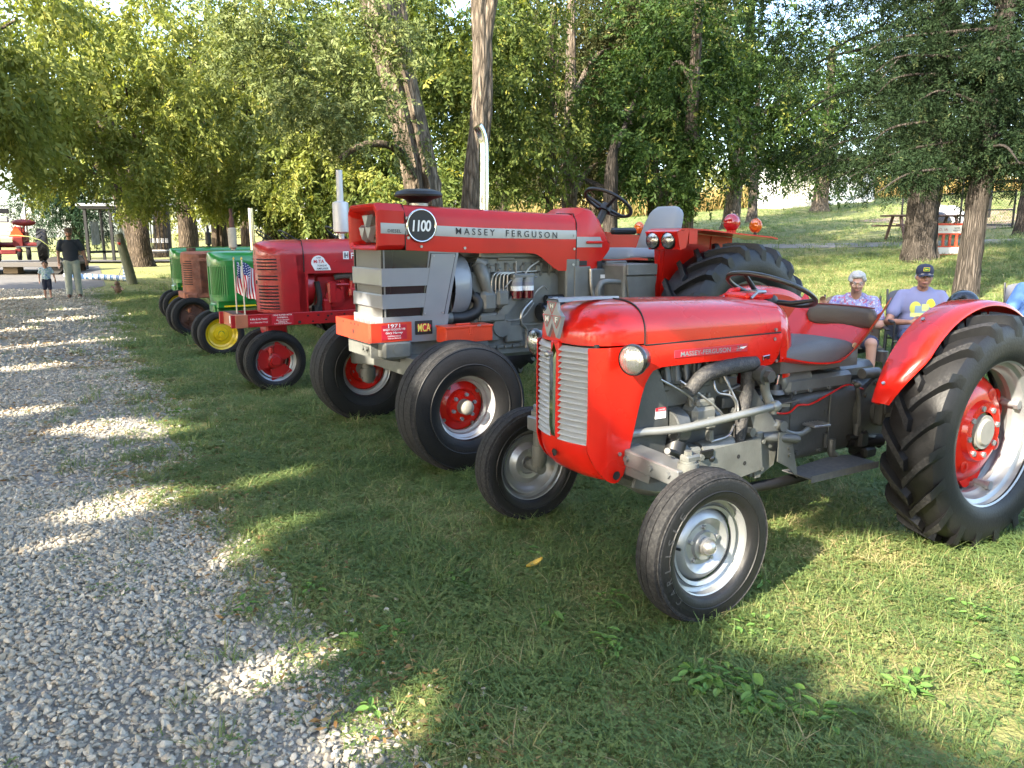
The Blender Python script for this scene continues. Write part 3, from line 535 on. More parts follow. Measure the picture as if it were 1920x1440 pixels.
def LIT_REL(x, y):  # spots kept sunlit by cutting crown leaves along their sun rays
    z = float(gz(x, y)); return [(a - x, b - y, c - z, d) for a, b, c, d in LIT]
LIT2 = [(1.1, 2.8, 0, 0.17), (1.1, 3.0, 0, 0.17), (1.1, 3.2, 0, 0.17), (1.3, 2.6, 0, 0.17), (1.3, 2.8, 0, 0.17), (1.3, 3.0, 0, 0.17), (1.3, 3.2, 0, 0.17), (1.3, 3.4, 0, 0.17), (1.3, 3.6, 0, 0.17), (1.5, 2.4, 0, 0.17), (1.5, 2.6, 0, 0.17), (1.5, 2.8, 0, 0.17), (1.5, 3.0, 0, 0.17), (1.5, 3.2, 0, 0.17), (1.5, 3.4, 0, 0.17), (1.5, 3.6, 0, 0.17), (1.7, 2.4, 0, 0.17), (1.7, 2.6, 0, 0.17), (1.7, 2.8, 0, 0.17), (1.7, 3.0, 0, 0.17), (1.7, 3.2, 0, 0.17), (1.7, 3.4, 0, 0.17), (1.7, 3.6, 0, 0.17), (1.9, 2.6, 0, 0.17), (1.9, 3.0, 0, 0.17), (1.9, 3.2, 0, 0.17), (1.9, 3.4, 0, 0.17), (1.9, 3.6, 0, 0.17), (2.1, 2.8, 0, 0.17), (2.1, 3.0, 0, 0.17), (2.1, 3.2, 0, 0.17), (2.1, 3.4, 0, 0.17), (2.3, 3.0, 0, 0.17), (2.3, 3.2, 0, 0.17), (2.3, 3.4, 0, 0.17), (2.3, 3.6, 0, 0.17), (2.5, 3.4, 0, 0.17), (2.5, 3.6, 0, 0.17)]
LIT += LIT2
TRK = [(-1.3 - .32 * max(0, z - 2.2) * .8, 12.0, z, .24) for z in (2.2, 2.6, 3.0, 3.4, 3.8, 4.2, 4.6, 5.0)] + [(-.6 + .06 * (z - 2), 13.0, z, .22) for z in (2.2, 2.6, 3.0, 3.4, 3.8, 4.2, 4.6, 5.0)]
LIT += TRK
BROAD = dict(leaf=(.155, .062), M=13, L=.5, droop=.7, gap=.24, gf=2.0, spread=.85, tilt=1.0)
def gp(x, y): return (x, y, float(gz(x, y)))
# row of leafy trees beyond the tractors, left to right
tree('leafy_tree', 'big bright leafy tree with ribbed grey trunk, behind the leaning wooden post', gp(-14.96, 31.6), [(0, 0, -.2), (-.05, 0, 1), (-.1, 0, 2.4), (.1, -2, 5), (.4, -4, 7)], [.37, .35, .33, .27, .15], CL['hackA'], dict(n=17000, zmin=1.9, **BROAD), M_hack, M_barkdk, 1, limb=9)
tree('leafy_tree', 'leafy tree whose smooth trunk leans left beside the glass shelter', gp(-17.35, 36.5), [(0, 0, -.2), (-.25, 0, 1), (-.62, 0, 2.7), (-.9, -.5, 4.6), (-1, -1, 6.5)], [.42, .36, .34, .28, .12], [(-18.6, 33, 7.5, 2.2), (-20.5, 34, 6.5, 1.9), (-16.5, 34, 8.5, 2.2), (-20, 35, 9, 2.4), (-17.5, 33.5, 5.6, 1.2)], dict(n=3600, zmin=2.5, **BROAD), M_hack, M_barkdk, 2)
tree('leafy_tree', 'leafy tree with thick dark trunk, hanging leaves above the far green tractors', gp(-11.2, 30), [(0, 0, -.2), (0, 0, 2), (.3, -1, 4), (.6, -3, 7)], [.3, .27, .24, .12], CL['hackB'], dict(n=10000, zmin=2.0, **BROAD), M_hack, M_barkdk, 3, limb=7)
tree('leafy_tree', 'overhanging leafy branches at the far left edge, nearest the gravel', gp(-14.2, 14), [(0, 0, -.2), (0, 0, 3), (1.5, -.3, 5), (4, -.6, 6.2)], [.3, .26, .2, .08], CL['nearleft'], dict(n=2200, leaf=(.15, .06), M=11, L=.5, droop=.8, gap=.1, gf=1.4), M_hack, M_bark, 4)
tree('spruce_tree', 'dark green spruce behind the glass shelter on the left', gp(-25.5, 46), [(0, 0, -.2), (0, 0, 3), (0, 0, 9)], [.3, .26, .05], CL['spruce'] + [(-26, 46, 7, 2.3), (-25, 47, 8.5, 2)], dict(n=2600, leaf=(.2, .05), M=16, L=.7, droop=.3, gap=-.5, spread=.6), M_spr, M_barkdk, 5)
tree('tree_trunk', 'sunlit orange brown trunk seen between the thick grey trunk and the green tractor', gp(-21.5, 48), [(0, 0, -.2), (.1, 0, 3), (0, 0, 8)], [.5, .42, .2], [(-21, 46, 7.5, 2.4), (-23, 47, 8, 2.6), (-19.5, 47, 8.5, 2.6)], dict(n=900, **BROAD), M_ash, M_bark, 6, cat='tree')
tree('leafy_tree', 'tree with sturdy trunk standing directly above the leftmost green tractor', gp(-14.97, 36), [(0, 0, -.2), (.05, 0, 2.4), (0, -.6, 5), (0, -1, 8)], [.44, .4, .3, .14], [(-15, 34, 6.2, 1.6), (-13.4, 34, 7, 1.9), (-16.5, 34.5, 7.4, 1.8), (-14, 35, 9, 2.2)], dict(n=1800, **BROAD), M_ash, M_barkdk, 7)
tree('leafy_tree', 'slim dark tree right behind the rusty tractor muffler', gp(-10.6, 31.4), [(0, 0, -.2), (.05, 0, 2.5), (.3, 0, 5), (.2, 0, 8)], [.26, .24, .2, .1], [(-10.5, 30, 6.6, 1.7), (-9, 30.5, 7.6, 1.9), (-11.5, 31, 8.4, 1.9)], dict(n=1500, **BROAD), M_ash, M_barkdk, 8)
tree('leafy_tree', 'left one of the two close trunks behind the red tractor with flags', gp(-7.9, 26), [(0, 0, -.2), (-.03, 0, 2), (-.3, -1, 4.5), (-.3, -2, 7)], [.3, .27, .2, .1], CL['fillB'][:4], dict(n=6400, zmin=1.75, **BROAD), M_hack, M_barkdk, 9)
tree('leafy_tree', 'right one of the two close trunks behind the red tractor with flags', gp(-7.05, 25), [(0, 0, -.2), (.05, 0, 2), (.3, -.6, 4.5), (.3, -1, 7)], [.28, .25, .2, .1], CL['fillB'][4:], dict(n=5000, zmin=1.75, **BROAD), M_ash, M_barkdk, 10)
tree('leafy_tree', 'dark trunk just left of the tall silver muffler pipe', gp(-6.55, 26), [(0, 0, -.2), (.0, 0, 2), (.2, -.6, 4.5), (.3, -1, 7)], [.26, .23, .18, .1], [(-6.2, 24.5, 5.6, 1.5), (-5, 25, 6.5, 1.8), (-7.2, 25, 7.4, 1.8)], dict(n=1500, **BROAD), M_ash, M_barkdk, 11)
tree('leafy_tree', 'dark trunk just right of the tall silver muffler pipe', gp(-5.9, 25), [(0, 0, -.2), (.0, 0, 2), (.1, -.6, 4.5), (.1, -1, 7)], [.25, .22, .18, .1], [(-4.6, 23.5, 3.6, 1.0), (-4.2, 24.5, 5.6, 1.5), (-3.4, 24, 6.6, 1.7), (-5.6, 24, 4.8, 1.1)], dict(n=1700, **BROAD), M_ash, M_barkdk, 12)
TOP8 = [(-3.2, 11, 6.9, 1.5), (-1.2, 11.5, 7.6, 1.7), (-2.2, 13, 8.6, 1.8), (.4, 12.4, 8.8, 1.7), (-4.4, 13, 8.2, 1.7)]  # unseen upper crowns, here and below, added to shade the trees behind
TOP9 = [(.6, 14.5, 8.6, 1.8), (2.4, 15.2, 9.2, 1.8), (1.4, 17, 10.4, 2.0), (-1.0, 15.5, 9.8, 1.9), (4.2, 16.4, 9.8, 1.8), (3.4, 18, 11.2, 1.9), (5.8, 18, 10.6, 1.8)]
# two big sunlit stems behind the large red tractor
t8 = tree('locust_tree', 'big deeply furrowed trunk leaning left behind the large red tractor, feathery leaves', gp(-1.27, 12.0), [(0, 0, -.2), (-.02, 0, 1.2), (-.1, 0, 2.3), (-.42, 0, 3.85), (-.72, 0, 5.0), (-1.1, 0, 7.0)], [.24, .235, .235, .24, .22, .17], CL['locust'] + TOP8,
          dict(n=19000, leaf=(.065, .027), M=18, L=.3, droop=.35, gap=.15, gf=2.2, spread=.9, carve=LIT_REL(-1.27, 12.0)), M_loc, M_bark, 13, limb=0, flare=1.25, lump=.1,
          extra=[([(-.1, 0, 2.2), (-.35, -.6, 2.75), (-.75, -.95, 2.8), (-1.1, -1.05, 2.6)], .07, .035), ([(-.3, .08, 2.6), (-.32, .12, 4), (-.42, .14, 5.2), (-.5, .2, 7)], .15, .1)])
t9 = tree('leafy_tree', 'slender forked sunlit trunk left of the chrome exhaust stack', gp(-.62, 13.0), [(0, 0, -.2), (-.06, 0, 1.2), (-.03, 0, 2.1), (.12, 0, 3.5), (.14, 0, 4.6), (.02, 0, 6.2), (-.1, 0, 8)], [.2, .19, .185, .165, .15, .11, .06], CL['ash'] + TOP9, dict(n=23000, leaf=(.14, .06), M=11, L=.5, droop=.55, gap=.2, gf=1.6, carve=LIT_REL(-.62, 13.0)), M_ash, M_bark, 14, limb=0, flare=1.3, extra=[([(.14, 0, 4.3), (.25, 0, 4.9), (.42, 0, 5.9), (.6, 0, 8)], .12, .06)])
# darker mixed trees in the middle
dk = CL['darkced']
tree('cedar_tree', 'thin straight dark stem behind the hood of the large red tractor', gp(1.05, 22), [(0, 0, -.2), (0, 0, 3), (.05, 0, 7)], [.11, .1, .06], dk[:3], dict(n=3200, zmin=2.4, leaf=(.13, .045), M=14, L=.5, droop=.45, gap=-.25), M_mixed, M_barkdk, 15, flare=1.2)
tree('cedar_tree', 'broad rough trunk just left of the large tractor steering wheel', gp(1.65, 23), [(0, 0, -.2), (.02, 0, 3), (.0, 0, 8)], [.24, .2, .1], dk[3:6], dict(n=3200, zmin=2.2, leaf=(.13, .045), M=14, L=.5, droop=.45, gap=-.25), M_mixed, M_bark, 16)
tree('cedar_tree', 'reddish sunlit trunk showing through the large tractor steering wheel', gp(2.52, 20), [(0, 0, -.2), (-.02, 0, 2.5), (.05, 0, 3.6)], [.2, .17, .06], dk[6:], dict(n=3000, zmin=2.2, leaf=(.13, .045), M=14, L=.5, droop=.45, gap=-.25), M_mixed, M_cedbark, 17)
tree('leafy_tree', 'dark forked trunk behind the grey seat of the large tractor', gp(4.69, 25), [(0, 0, -.2), (-.1, 0, 1.6), (-.4, 0, 3.5), (-.5, 0, 7)], [.3, .27, .2, .1], [(4.2, 24, 7.4, 1.9), (5.6, 25, 6.4, 1.7), (3.4, 25, 5.8, 1.5), (5, 25, 4.8, 1.2)], dict(n=3000, zmin=1.7, leaf=(.15, .07), M=11, L=.45, droop=.4, gap=.1, gf=1.6), M_wal, M_barkdk, 18, extra=[([(-.05, 0, 1.4), (.35, 0, 2.6), (.5, 0, 4.2), (.6, 0, 6)], .2, .08)])
tree('walnut_tree', 'tall slim walnut tree rising right of the grey tractor seat', gp(4.87, 22), [(0, 0, -.2), (.02, 0, 2), (.05, 0, 4.5), (.15, 0, 8.5)], [.2, .18, .16, .1], CL['walnutA'], dict(n=5200, zmin=1.7, leaf=(.15, .06), M=14, L=.5, droop=.4, gap=.2, gf=1.8), M_wal, M_bark, 19)
tree('walnut_tree', 'walnut tree with a long bare side limb, its trunk above the red fender', gp(11.0, 39.5), [(0, 0, -.2), (.1, 0, 2), (.3, 0, 4.6), (.3, -.3, 8), (.35, -.5, 11)], [.42, .38, .34, .26, .15], CL['walnutB'], dict(n=5200, zmin=1.2, leaf=(.2, .08), M=14, L=.7, droop=.4, gap=.22, gf=1.3), M_wal, M_bark, 20, limb=5, extra=[([(.3, 0, 4.3), (1.0, 0, 5.3), (1.9, -.2, 6.0), (2.6, -.5, 7.2)], .2, .06)])
tree('leafy_tree', 'thinner trunk close to the right of the walnut above the red fender', gp(13.44, 44), [(0, 0, -.2), (0, 0, 3), (-.1, 0, 8)], [.26, .22, .1], [(13.2, 44, 8.8, 2.4), (14.2, 45, 10.5, 2.6), (12.4, 45, 7.4, 1.8)], dict(n=1300, **BROAD), M_wal, M_bark, 21)
tree('leafy_tree', 'lone lawn tree with flared foot in front of the white shed', gp(19.71, 50.6), [(0, 0, -.3), (.05, 0, 1.5), (.15, 0, 4), (.1, 0, 10)], [.48, .42, .38, .2], CL['lawn'], dict(n=3600, leaf=(.3, .11), M=11, L=1.0, droop=.6, gap=-.2, gf=.6), M_wal, M_bark, 22, flare=1.9)
# cedars on the right
CED = dict(leaf=(.075, .02), M=14, L=.24, droop=.3, gap=-.05, gf=2.2, spread=.8)
def BOUGH(which, nb, z0, z1, l0, l1):
    """clumps strung along arching boughs, so the crown hangs in layers with gaps"""
    r = np.random.default_rng(70 + which); bx, by, bz = [(9.89, 18.94, 1.01), (7.62, 12.97, .55)][which]; out = []
    for i in range(nb):
        a = i * 2.399 + r.normal(0, .3); zz = bz + z0 + (z1 - z0) * ((i + .5) / nb) ** 1.15; L_ = r.uniform(l0, l1) * (1 - .45 * (zz - bz - z0) / (z1 - z0)); k = max(3, int(L_ / .38))
        for j in range(1, k + 1): t = j / k; out.append((bx + math.cos(a) * L_ * t, by + math.sin(a) * L_ * t, zz + .35 * t - .95 * t * t * L_ / 2.6 + r.normal(0, .06), (.26 + .18 * math.sin(t * 3)) * (1.35 if which == 0 else .9)))
    return out
def BRANCH(which, nb, z0, z1, l0, l1):
    cl = BOUGH(which, nb, z0, z1, l0, l1); bx, by, bz = [(9.89, 18.94, 1.01), (7.62, 12.97, .55)][which]; out = []; run = []
    for c in cl + [(bx, by, 0, 0)]:
        d = math.hypot(c[0] - bx, c[1] - by)
        if run and d < run[-1][3]:
            if len(run) > 2: e, m_ = run[-1], run[len(run) // 2]; out.append(([(0, 0, run[0][2] - bz - .12), (m_[0] - bx, m_[1] - by, m_[2] - bz), (e[0] - bx, e[1] - by, e[2] - bz)], .055 if which == 0 else .032, .008))
            run = []
        run.append((c[0], c[1], c[2], d))
    return out
tree('cedar_tree', 'massive fluted cedar trunk beside the orange and white barrier', gp(9.89, 18.94), [(0, 0, -.3), (-.02, 0, .8), (.0, 0, 2.3), (.05, 0, 5), (0, 0, 9)], [.37, .35, .34, .25, .12], BOUGH(0, 64, 2.3, 9.0, 1.8, 4.6) + [(c[0], c[1], c[2], c[3] * .8) for c in CL['cedarbig'][8:11]] + [(6.4, 18.6, 6.6, 1.3), (7.4, 18.2, 7.4, 1.4), (5.6, 18.4, 7.6, 1.2)], dict(n=33000, **CED), M_ced, M_cedbark, 23, limb=0, flare=1.45, lump=.11, extra=BRANCH(0, 64, 2.3, 9.0, 1.8, 4.4))
tree('cedar_tree', 'smaller straight cedar trunk behind the seated man, lit on one side', gp(7.62, 12.97), [(0, 0, -.2), (.02, 0, .8), (.06, 0, 2.2), (.1, -.1, 4), (.1, -.2, 7)], [.185, .17, .15, .12, .06], BOUGH(1, 52, 1.95, 6.4, .9, 2.4), dict(n=19000, leaf=(.06, .018), M=14, L=.18, droop=.3, gap=-.08, gf=2.8, spread=.8), M_ced, M_cedbark, 24, limb=0, flare=1.3, lump=.08, extra=BRANCH(1, 52, 1.95, 6.4, .9, 2.4))
tree('cedar_tree', 'trunk at the far right edge by the mesh gate', gp(15.5, 23.7), [(0, 0, -.3), (.03, 0, 2), (.06, 0, 5), (0, 0, 8)], [.26, .22, .18, .08], [(15.5, 23, 5.8, 1.6), (14.6, 23.5, 6.6, 1.6), (16.4, 23.5, 5.2, 1.4), (15.8, 23, 7.8, 1.8), (14.2, 23, 5.2, 1.1)], dict(n=2600, **CED), M_ced, M_cedbark, 25, lump=.08)
for i_, (x_, y_) in enumerate(((-21, 47), (-15.5, 43), (-10, 41), (-5, 39), (-.5, 37), (4, 38), (7.5, 36))):
    z_ = float(gz(x_, y_)); r = np.random.default_rng(500 + i_); cl_ = [(x_ + r.normal(0, 1.7), y_ + r.normal(0, 1.3), z_ + r.uniform(3.6, 11.5), r.uniform(1.5, 2.3)) for _ in range(15)]
    tree('leafy_tree', 'dark tree in the back row, %s from the left, glimpsed between the nearer crowns' % 'first second third fourth fifth sixth seventh'.split()[i_], gp(x_, y_), [(0, 0, -.3), (0, 0, 3), (.1, 0, 6), (0, 0, 10)], [.3, .27, .2, .08], cl_, dict(n=1850, leaf=(.29, .14), M=9, L=.6, droop=.5, gap=-.3, gf=1.2), M_wal, M_barkdk, 500 + i_, limb=4, group='trees of the back row')
for x_, y_, sd_ in ((21.5, 24, 61), (27, 33, 62), (19, 15, 63)):
    z_ = float(gz(x_, y_)); r = np.random.default_rng(sd_); cl_ = [(x_ + r.normal(0, 1.3), y_ + r.normal(0, 1.3), z_ + r.uniform(3, 8), r.uniform(1.1, 1.9)) for _ in range(12)]
    tree('cedar_tree', 'cedar outside the right edge of the view, %s of three' % {61: 'the middle one', 62: 'the farthest', 63: 'the nearest'}[sd_], gp(x_, y_), [(0, 0, -.3), (0, 0, 2), (.05, 0, 5), (0, 0, 8)], [.3, .27, .2, .08], cl_, dict(n=1500, leaf=(.2, .06), M=12, L=.4, droop=.4, gap=-.1, gf=1.2), M_ced, M_cedbark, sd_, limb=3)
# far treeline and tall dry weeds behind the lawn, added woods behind the viewer
fv = []
for i, (x0, x1, yy, hh) in enumerate([(-4, 8, 80, 5), (8, 30, 86, 6), (28, 52, 82, 6), (-20, -3, 88, 7), (-46, -19, 110, 6), (-16, 14, -26, 9), (12, 34, -16, 9), (-34, -14, -18, 9)]):  # last three runs are unseen, put in to darken sky reflections on paint
    r = np.random.default_rng(90 + i); cl = [(x, yy + r.uniform(-4, 4), float(gz(x, yy)) + r.uniform(.2, .75) * hh, r.uniform(1.6, 3.0)) for x in np.linspace(x0, x1, 14)]
    fv.append(leaves(cl, n=2100, leaf=(.42, .2), M=9, L=1.2, droop=.3, gap=-.15, gf=.5, seed=60 + i))
M_farleaf = leafmat('leaves_far', (.09, .11, .03), (.18, .19, .055), (.32, .28, .11), trans=.4)
V = np.concatenate([f[0] for f in fv]); raw_mesh('far_and_rear_woods', V, np.arange(len(V)).reshape(-1, 4), M_farleaf, attr=np.concatenate([f[1] for f in fv]), kind='stuff')
def weeds(n, x0, x1, y0, y1, h):
    r = np.random.default_rng(5); x = r.uniform(x0, x1, n); y = r.uniform(y0, y1, n) + (x - x0) * -.05; z = gz(x, y); hh = h * r.uniform(.5, 1.2, n) * (1 + .3 * vnoise(x, y, .5)); a = r.uniform(0, 6.28, n); w = r.uniform(.02, .09, n)
    b = np.stack([x, y, z], 1); d = np.stack([np.cos(a), np.sin(a), 0 * a], 1); tp = b + np.stack([r.normal(0, .18, n) * hh, r.normal(0, .18, n) * hh, hh], 1); md = (b + tp) / 2
    return np.stack([b - d * w[:, None] * .4, md + d * w[:, None], tp, md - d * w[:, None]], 1).reshape(-1, 3), np.clip(r.normal(.5, .22, n) + .2 * vnoise(x, y, .35, 2), 0, 1)
M_weed = leafmat('dry_weeds', (.16, .16, .04), (.34, .24, .1), (.45, .33, .17), trans=.3)
V, A = weeds(26000, -6, 48, 70, 78, 1.7); raw_mesh('tall_weeds', V, np.arange(len(V)).reshape(-1, 4), M_weed, attr=A, kind='stuff')
# trees on this side of the drive, beside and behind the viewer: their crowns hang over the near part of the row and shade it
SHT = [(-6.2, -3.6, 'broad shade tree beside the drive just behind the viewer'), (-9.6, .6, 'broad shade tree across the drive, second along'), (-12.5, 4.6, 'broad shade tree across the drive, third along'), (-15.8, 8.6, 'broad shade tree across the drive, furthest along'), (-3.4, -5.5, 'broad shade tree behind the viewer, furthest back')]
r = np.random.default_rng(11); cells = [[] for _ in SHT]; HX, HY = -SUN[0] / SUN[2], -SUN[1] / SUN[2]
for tx in np.arange(-14.5, 7, .95):
    for ty in np.arange(.2, 25, .95):
        x, y = tx + r.normal(0, .25), ty + r.normal(0, .25); s_ = .85 * (x - .43) + .53 * (y - 3.5)
        if not (-4.2 < s_ < 4.7 or (y > 13 and x < edge_x(y) + 1.5 and r.random() < .62) or min(math.hypot(x - 4.2, y - 8.4), math.hypot(x - 5.5, y - 8.2)) < 2.2): continue
        if 1.15 < x < 3.2 and 2.35 < y < 3.75: continue
        if r.random() < .08 + .25 * (y > 11): continue
        z = r.uniform(4.6, 7.2) if x > -3 or y < 9 else r.uniform(3.7, 5.3)
        while abs(x - HX * z) < .75 * (y - HY * z) + 1.6 and z < 3.4 + .32 * (y - HY * z) and z < 12: z += .4
        c = (x - HX * z, y - HY * z, z, r.uniform(.85, 1.2)); k = int(np.argmin([math.hypot(c[0] - a, c[1] - b) for a, b, _ in SHT])); cells[k].append(c)
for i, (x, y, lab) in enumerate(SHT):
    tree('shade_tree', lab, gp(x, y), [(0, 0, -.2), (.1, 0, 2.4), (.2, .1, 4.4), (.1, 0, 6.6)], [.30, .26, .2, .1], cells[i], dict(n=90 * len(cells[i]), leaf=(.24, .15), M=9, L=.5, droop=.4, gap=-.55, gf=1.2, carve=LIT_REL(x, y)), M_hack, M_bark, 40 + i)
# ------------------------------------------------------------------ paints
RED = mat('paint_red', (.60, .013, .006), .27, coat=.5, spec=.3, var=.04, vscale=3)
RED2 = mat('paint_deep_red', (.54, .011, .006), .34, coat=.2, spec=.3, var=.2, vscale=3)
RED3 = mat('paint_dark_red', (.44, .009, .012), .36, coat=.5, var=.25, vscale=4, dust=.12, dustcol=(.2, .05, .04))
ORED = mat('paint_orange_red', (.62, .05, .018), .36, coat=.4, var=.25, vscale=5)
GREY = mat('paint_engine_grey', (.135, .14, .128), .42, coat=.25, var=.3, vscale=9, dust=.35, dustcol=(.10, .095, .085), bump=.12, bscale=70)
GREYD = mat('paint_dark_grey', (.062, .066, .064), .45, coat=.2, var=.3, vscale=9, dust=.3, dustcol=(.05, .048, .042), bump=.15, bscale=60)
SILV = mat('paint_silver', (.34, .35, .355), .36, metal=.55, coat=.3, var=.12, vscale=6)
SILVF = mat('paint_light_grey', (.255, .27, .285), .4, coat=.3, var=.1, vscale=5)
CHROME = mat('chrome', (.6, .61, .62), .05, metal=1)
STEEL = mat('bare_steel', (.42, .41, .39), .36, metal=.85, var=.3, vscale=20)
RUB = mat('tyre_rubber', (.0085, .0085, .0095), .5, var=.25, vscale=7, dust=.3, dustcol=(.022, .021, .02), bump=.15, bscale=90, spec=.4)
TREAD = mat('tyre_tread', (.018, .018, .019), .75, dust=.7, dustcol=(.075, .073, .07), vscale=26, bump=.4, bscale=60, spec=.2)
BLK = mat('black_rubber', (.010, .010, .011), .45, var=.2, vscale=12)
BLKG = mat('black_gloss', (.012, .012, .013), .22, coat=.5)
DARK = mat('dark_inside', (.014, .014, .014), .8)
HOSE = mat('black_hose', (.022, .022, .024), .6, bump=.5, bscale=160, dust=.25, vscale=20)
VINYL = mat('vinyl_grey_brown', (.105, .092, .08), .5, var=.12, vscale=4, bump=.2, bscale=220)
VINYLG = mat('vinyl_light_grey', (.20, .215, .225), .5, bump=.1, bscale=200)
LENS = mat('lamp_lens', (.34, .35, .33), .12, metal=.8, coat=1, bump=.5, bscale=45, stretch=(.2, 3, .6))
AMBER = mat('amber_lens', (.5, .10, .006), .15, coat=1)
REDL = mat('red_lamp', (.34, .008, .007), .12, coat=1)
WHT = mat('white_print', (.78, .78, .76), .5)
BLKP = mat('black_print', (.012, .012, .012), .5)
GRN = mat('paint_green', (.012, .19, .028), .3, coat=.7, var=.15, vscale=3)
YEL = mat('paint_yellow', (.78, .56, .012), .34, coat=.5, var=.12, vscale=4)
RUST = mat('rusty_red', (.36, .125, .065), .75, var=.5, vscale=7, dust=.5, dustcol=(.30, .16, .11), bump=.3, bscale=50)
RUSTD = mat('rust_brown', (.11, .05, .035), .8, var=.4, vscale=10, bump=.3)
WOOD = mat('painted_board_copper', (.5, .17, .085), .5, var=.3, vscale=4)
STICK = mat('red_sticker', (.5, .016, .03), .4)

# ------------------------------------------------------------------ shared wheel builders (y = axle, positive towards the viewer)
def tyre_prof(R, rb, w, ribs=3, gd=.011):
    h = w / 2; P = [(rb, .62 * h), (rb + .006, .80 * h), (rb + .12 * (R - rb), .9 * h), (rb + .3 * (R - rb), .985 * h), (rb + .5 * (R - rb), 1.0 * h), (rb + .72 * (R - rb), .965 * h), (rb + .86 * (R - rb), .90 * h), (R - .022, .83 * h), (R - .012, .80 * h)]
    ys = []; n = ribs
    for i in range(n):
        a = .79 - 1.58 * i / n; b = .79 - 1.58 * (i + 1) / n; g = .07
        ys += [(a - (g if i else 0) * .5, 0), (b + g * .5, 0)]
        if i < n - 1: ys += [(b + g * .25, gd), (b - g * .25, gd)]
    T = [(R - .009 * (abs(y) / .8) ** 2 - d, y * h) for y, d in ys]
    return P, T
def ribbed_tyre(par, R, rb, w, ribs=3, c=(0, 0, 0), n=72, mirror=False):
    P, T = tyre_prof(R, rb, w, ribs); Q = P + T + [(r, -y) for r, y in P[::-1]]
    mb = MB().lathe(Q, c, (0, 1, 0), n); mb.lathe([(rb + .35 * (R - rb), .992 * w / 2), (rb + .37 * (R - rb), .999 * w / 2 + .003), (rb + .39 * (R - rb), .993 * w / 2)], c, (0, 1, 0), n)
    mb.lathe([(rb + .82 * (R - rb), .925 * w / 2), (rb + .835 * (R - rb), .935 * w / 2 + .003), (rb + .85 * (R - rb), .91 * w / 2)], c, (0, 1, 0), n)
    o = mb.build('tyre', RUB, par, 30)
    me = o.data; me.materials.append(TREAD)
    for p in me.polygons:
        q = p.center; rr = math.hypot(q[0] - c[0], q[2] - c[2])
        if rr > R - .03: p.material_index = 1
    return o
def rim_prof(rb, w):
    h = w / 2 * .80; return [(rb - .012, h - .012), (rb + .004, h - .002), (rb + .008, h - .010), (rb - .004, h - .020), (rb - .010, h - .045), (rb - .030, h - .056), (rb - .036, h - .074), (rb - .038, .25 * h), (rb - .052, .1 * h), (rb - .052, -.1 * h), (rb - .038, -.25 * h), (rb - .034, -h + .06), (rb - .008, -h + .03), (rb + .008, -h + .010), (rb + .004, -h + .002), (rb - .012, -h + .012)]
def rim(par, rb, w, m, c=(0, 0, 0)): return MB().lathe(rim_prof(rb, w), c, (0, 1, 0), 64).build('rim', m, par, 32)
def disc(par, prof, m, c=(0, 0, 0), name='wheel_disc', n=64): return MB().lathe(prof, c, (0, 1, 0), n).build(name, m, par, 32)
def lug_ring(par, r, y, n, m, c=(0, 0, 0), size=.011, ph=.3, name='lug_nut', h=.014):
    o = None
    for k in range(n):
        a = ph + k * 6.2832 / n; p = (c[0] + r * math.cos(a), y + c[1], c[2] + r * math.sin(a))
        if o is None: o = MB().cyl((0, 0, 0), (0, h, 0), size, size * .9, 6).build(name, m, par, 20)
        else: o = o.copy(); COL.objects.link(o); o.parent = par
        o.location = p
    return o
def lugged_tyre(par, R, rb, w, n=19, lh=.034, c=(0, 0, 0), rev=1):
    h = w / 2; Rc = R - lh; P = [(rb, .66 * h), (rb + .006, .82 * h), (rb + .14 * (Rc - rb), .93 * h), (rb + .35 * (Rc - rb), 1.0 * h), (rb + .6 * (Rc - rb), .985 * h), (rb + .82 * (Rc - rb), .93 * h), (Rc - .012, .82 * h), (Rc - .002, .6 * h), (Rc + .004, .25 * h)]
    mb = MB().lathe(P + [(r, -y) for r, y in P[::-1]], c, (0, 1, 0), 80)
    # bars: from just past the centre line out over the shoulder
    tt = np.linspace(0, 1, 9)
    for s in (1, -1):
        for k in range(n):
            a0 = 6.2832 * (k + (.5 if s < 0 else 0)) / n; rows = []
            for t in tt:
                y = s * h * np.interp(t, [0, .8, .9, 1], [-.05, .93, .985, .975]); a = a0 + rev * (.40 * t - .06 * t * t) * (.62 / R) ** .5
                rt = np.interp(t, [0, .7, .8, .9, 1], [R, R - .006, R - .02, R - .06, R - .115]); rb_ = np.interp(t, [0, .7, .85, 1], [Rc - .01, Rc - .01, Rc - .05, Rc - .13]); hw = np.interp(t, [0, .15, .85, 1], [.026, .021, .025, .017]) / R
                q = []
                for rr, da in ((rb_, -hw * 1.35), (rt, -hw), (rt, hw), (rb_, hw * 1.35)): q.append((c[0] - rr * math.cos(a + da), c[1] + y, c[2] + rr * math.sin(a + da)))
                rows.append(q)
            n0 = mb.n; mb.grid(np.array(rows), cv=True, flip=(s * rev < 0)); m_ = len(tt)
            mb.F.append((n0, n0 + 1, n0 + 2, n0 + 3)); mb.F.append(tuple(n0 + (m_ - 1) * 4 + i for i in (3, 2, 1, 0)))
    o = mb.build('tyre', RUB, par, 28); me = o.data; me.materials.append(TREAD)
    for p in me.polygons:
        q = p.center; rr = math.hypot(q[0] - c[0], q[2] - c[2])
        if rr > R - .016: p.material_index = 1
    return o
def screw_row(mb, pts, ax, r=.008):
    for p in pts: mb.bolt(p, ax, r, .006)
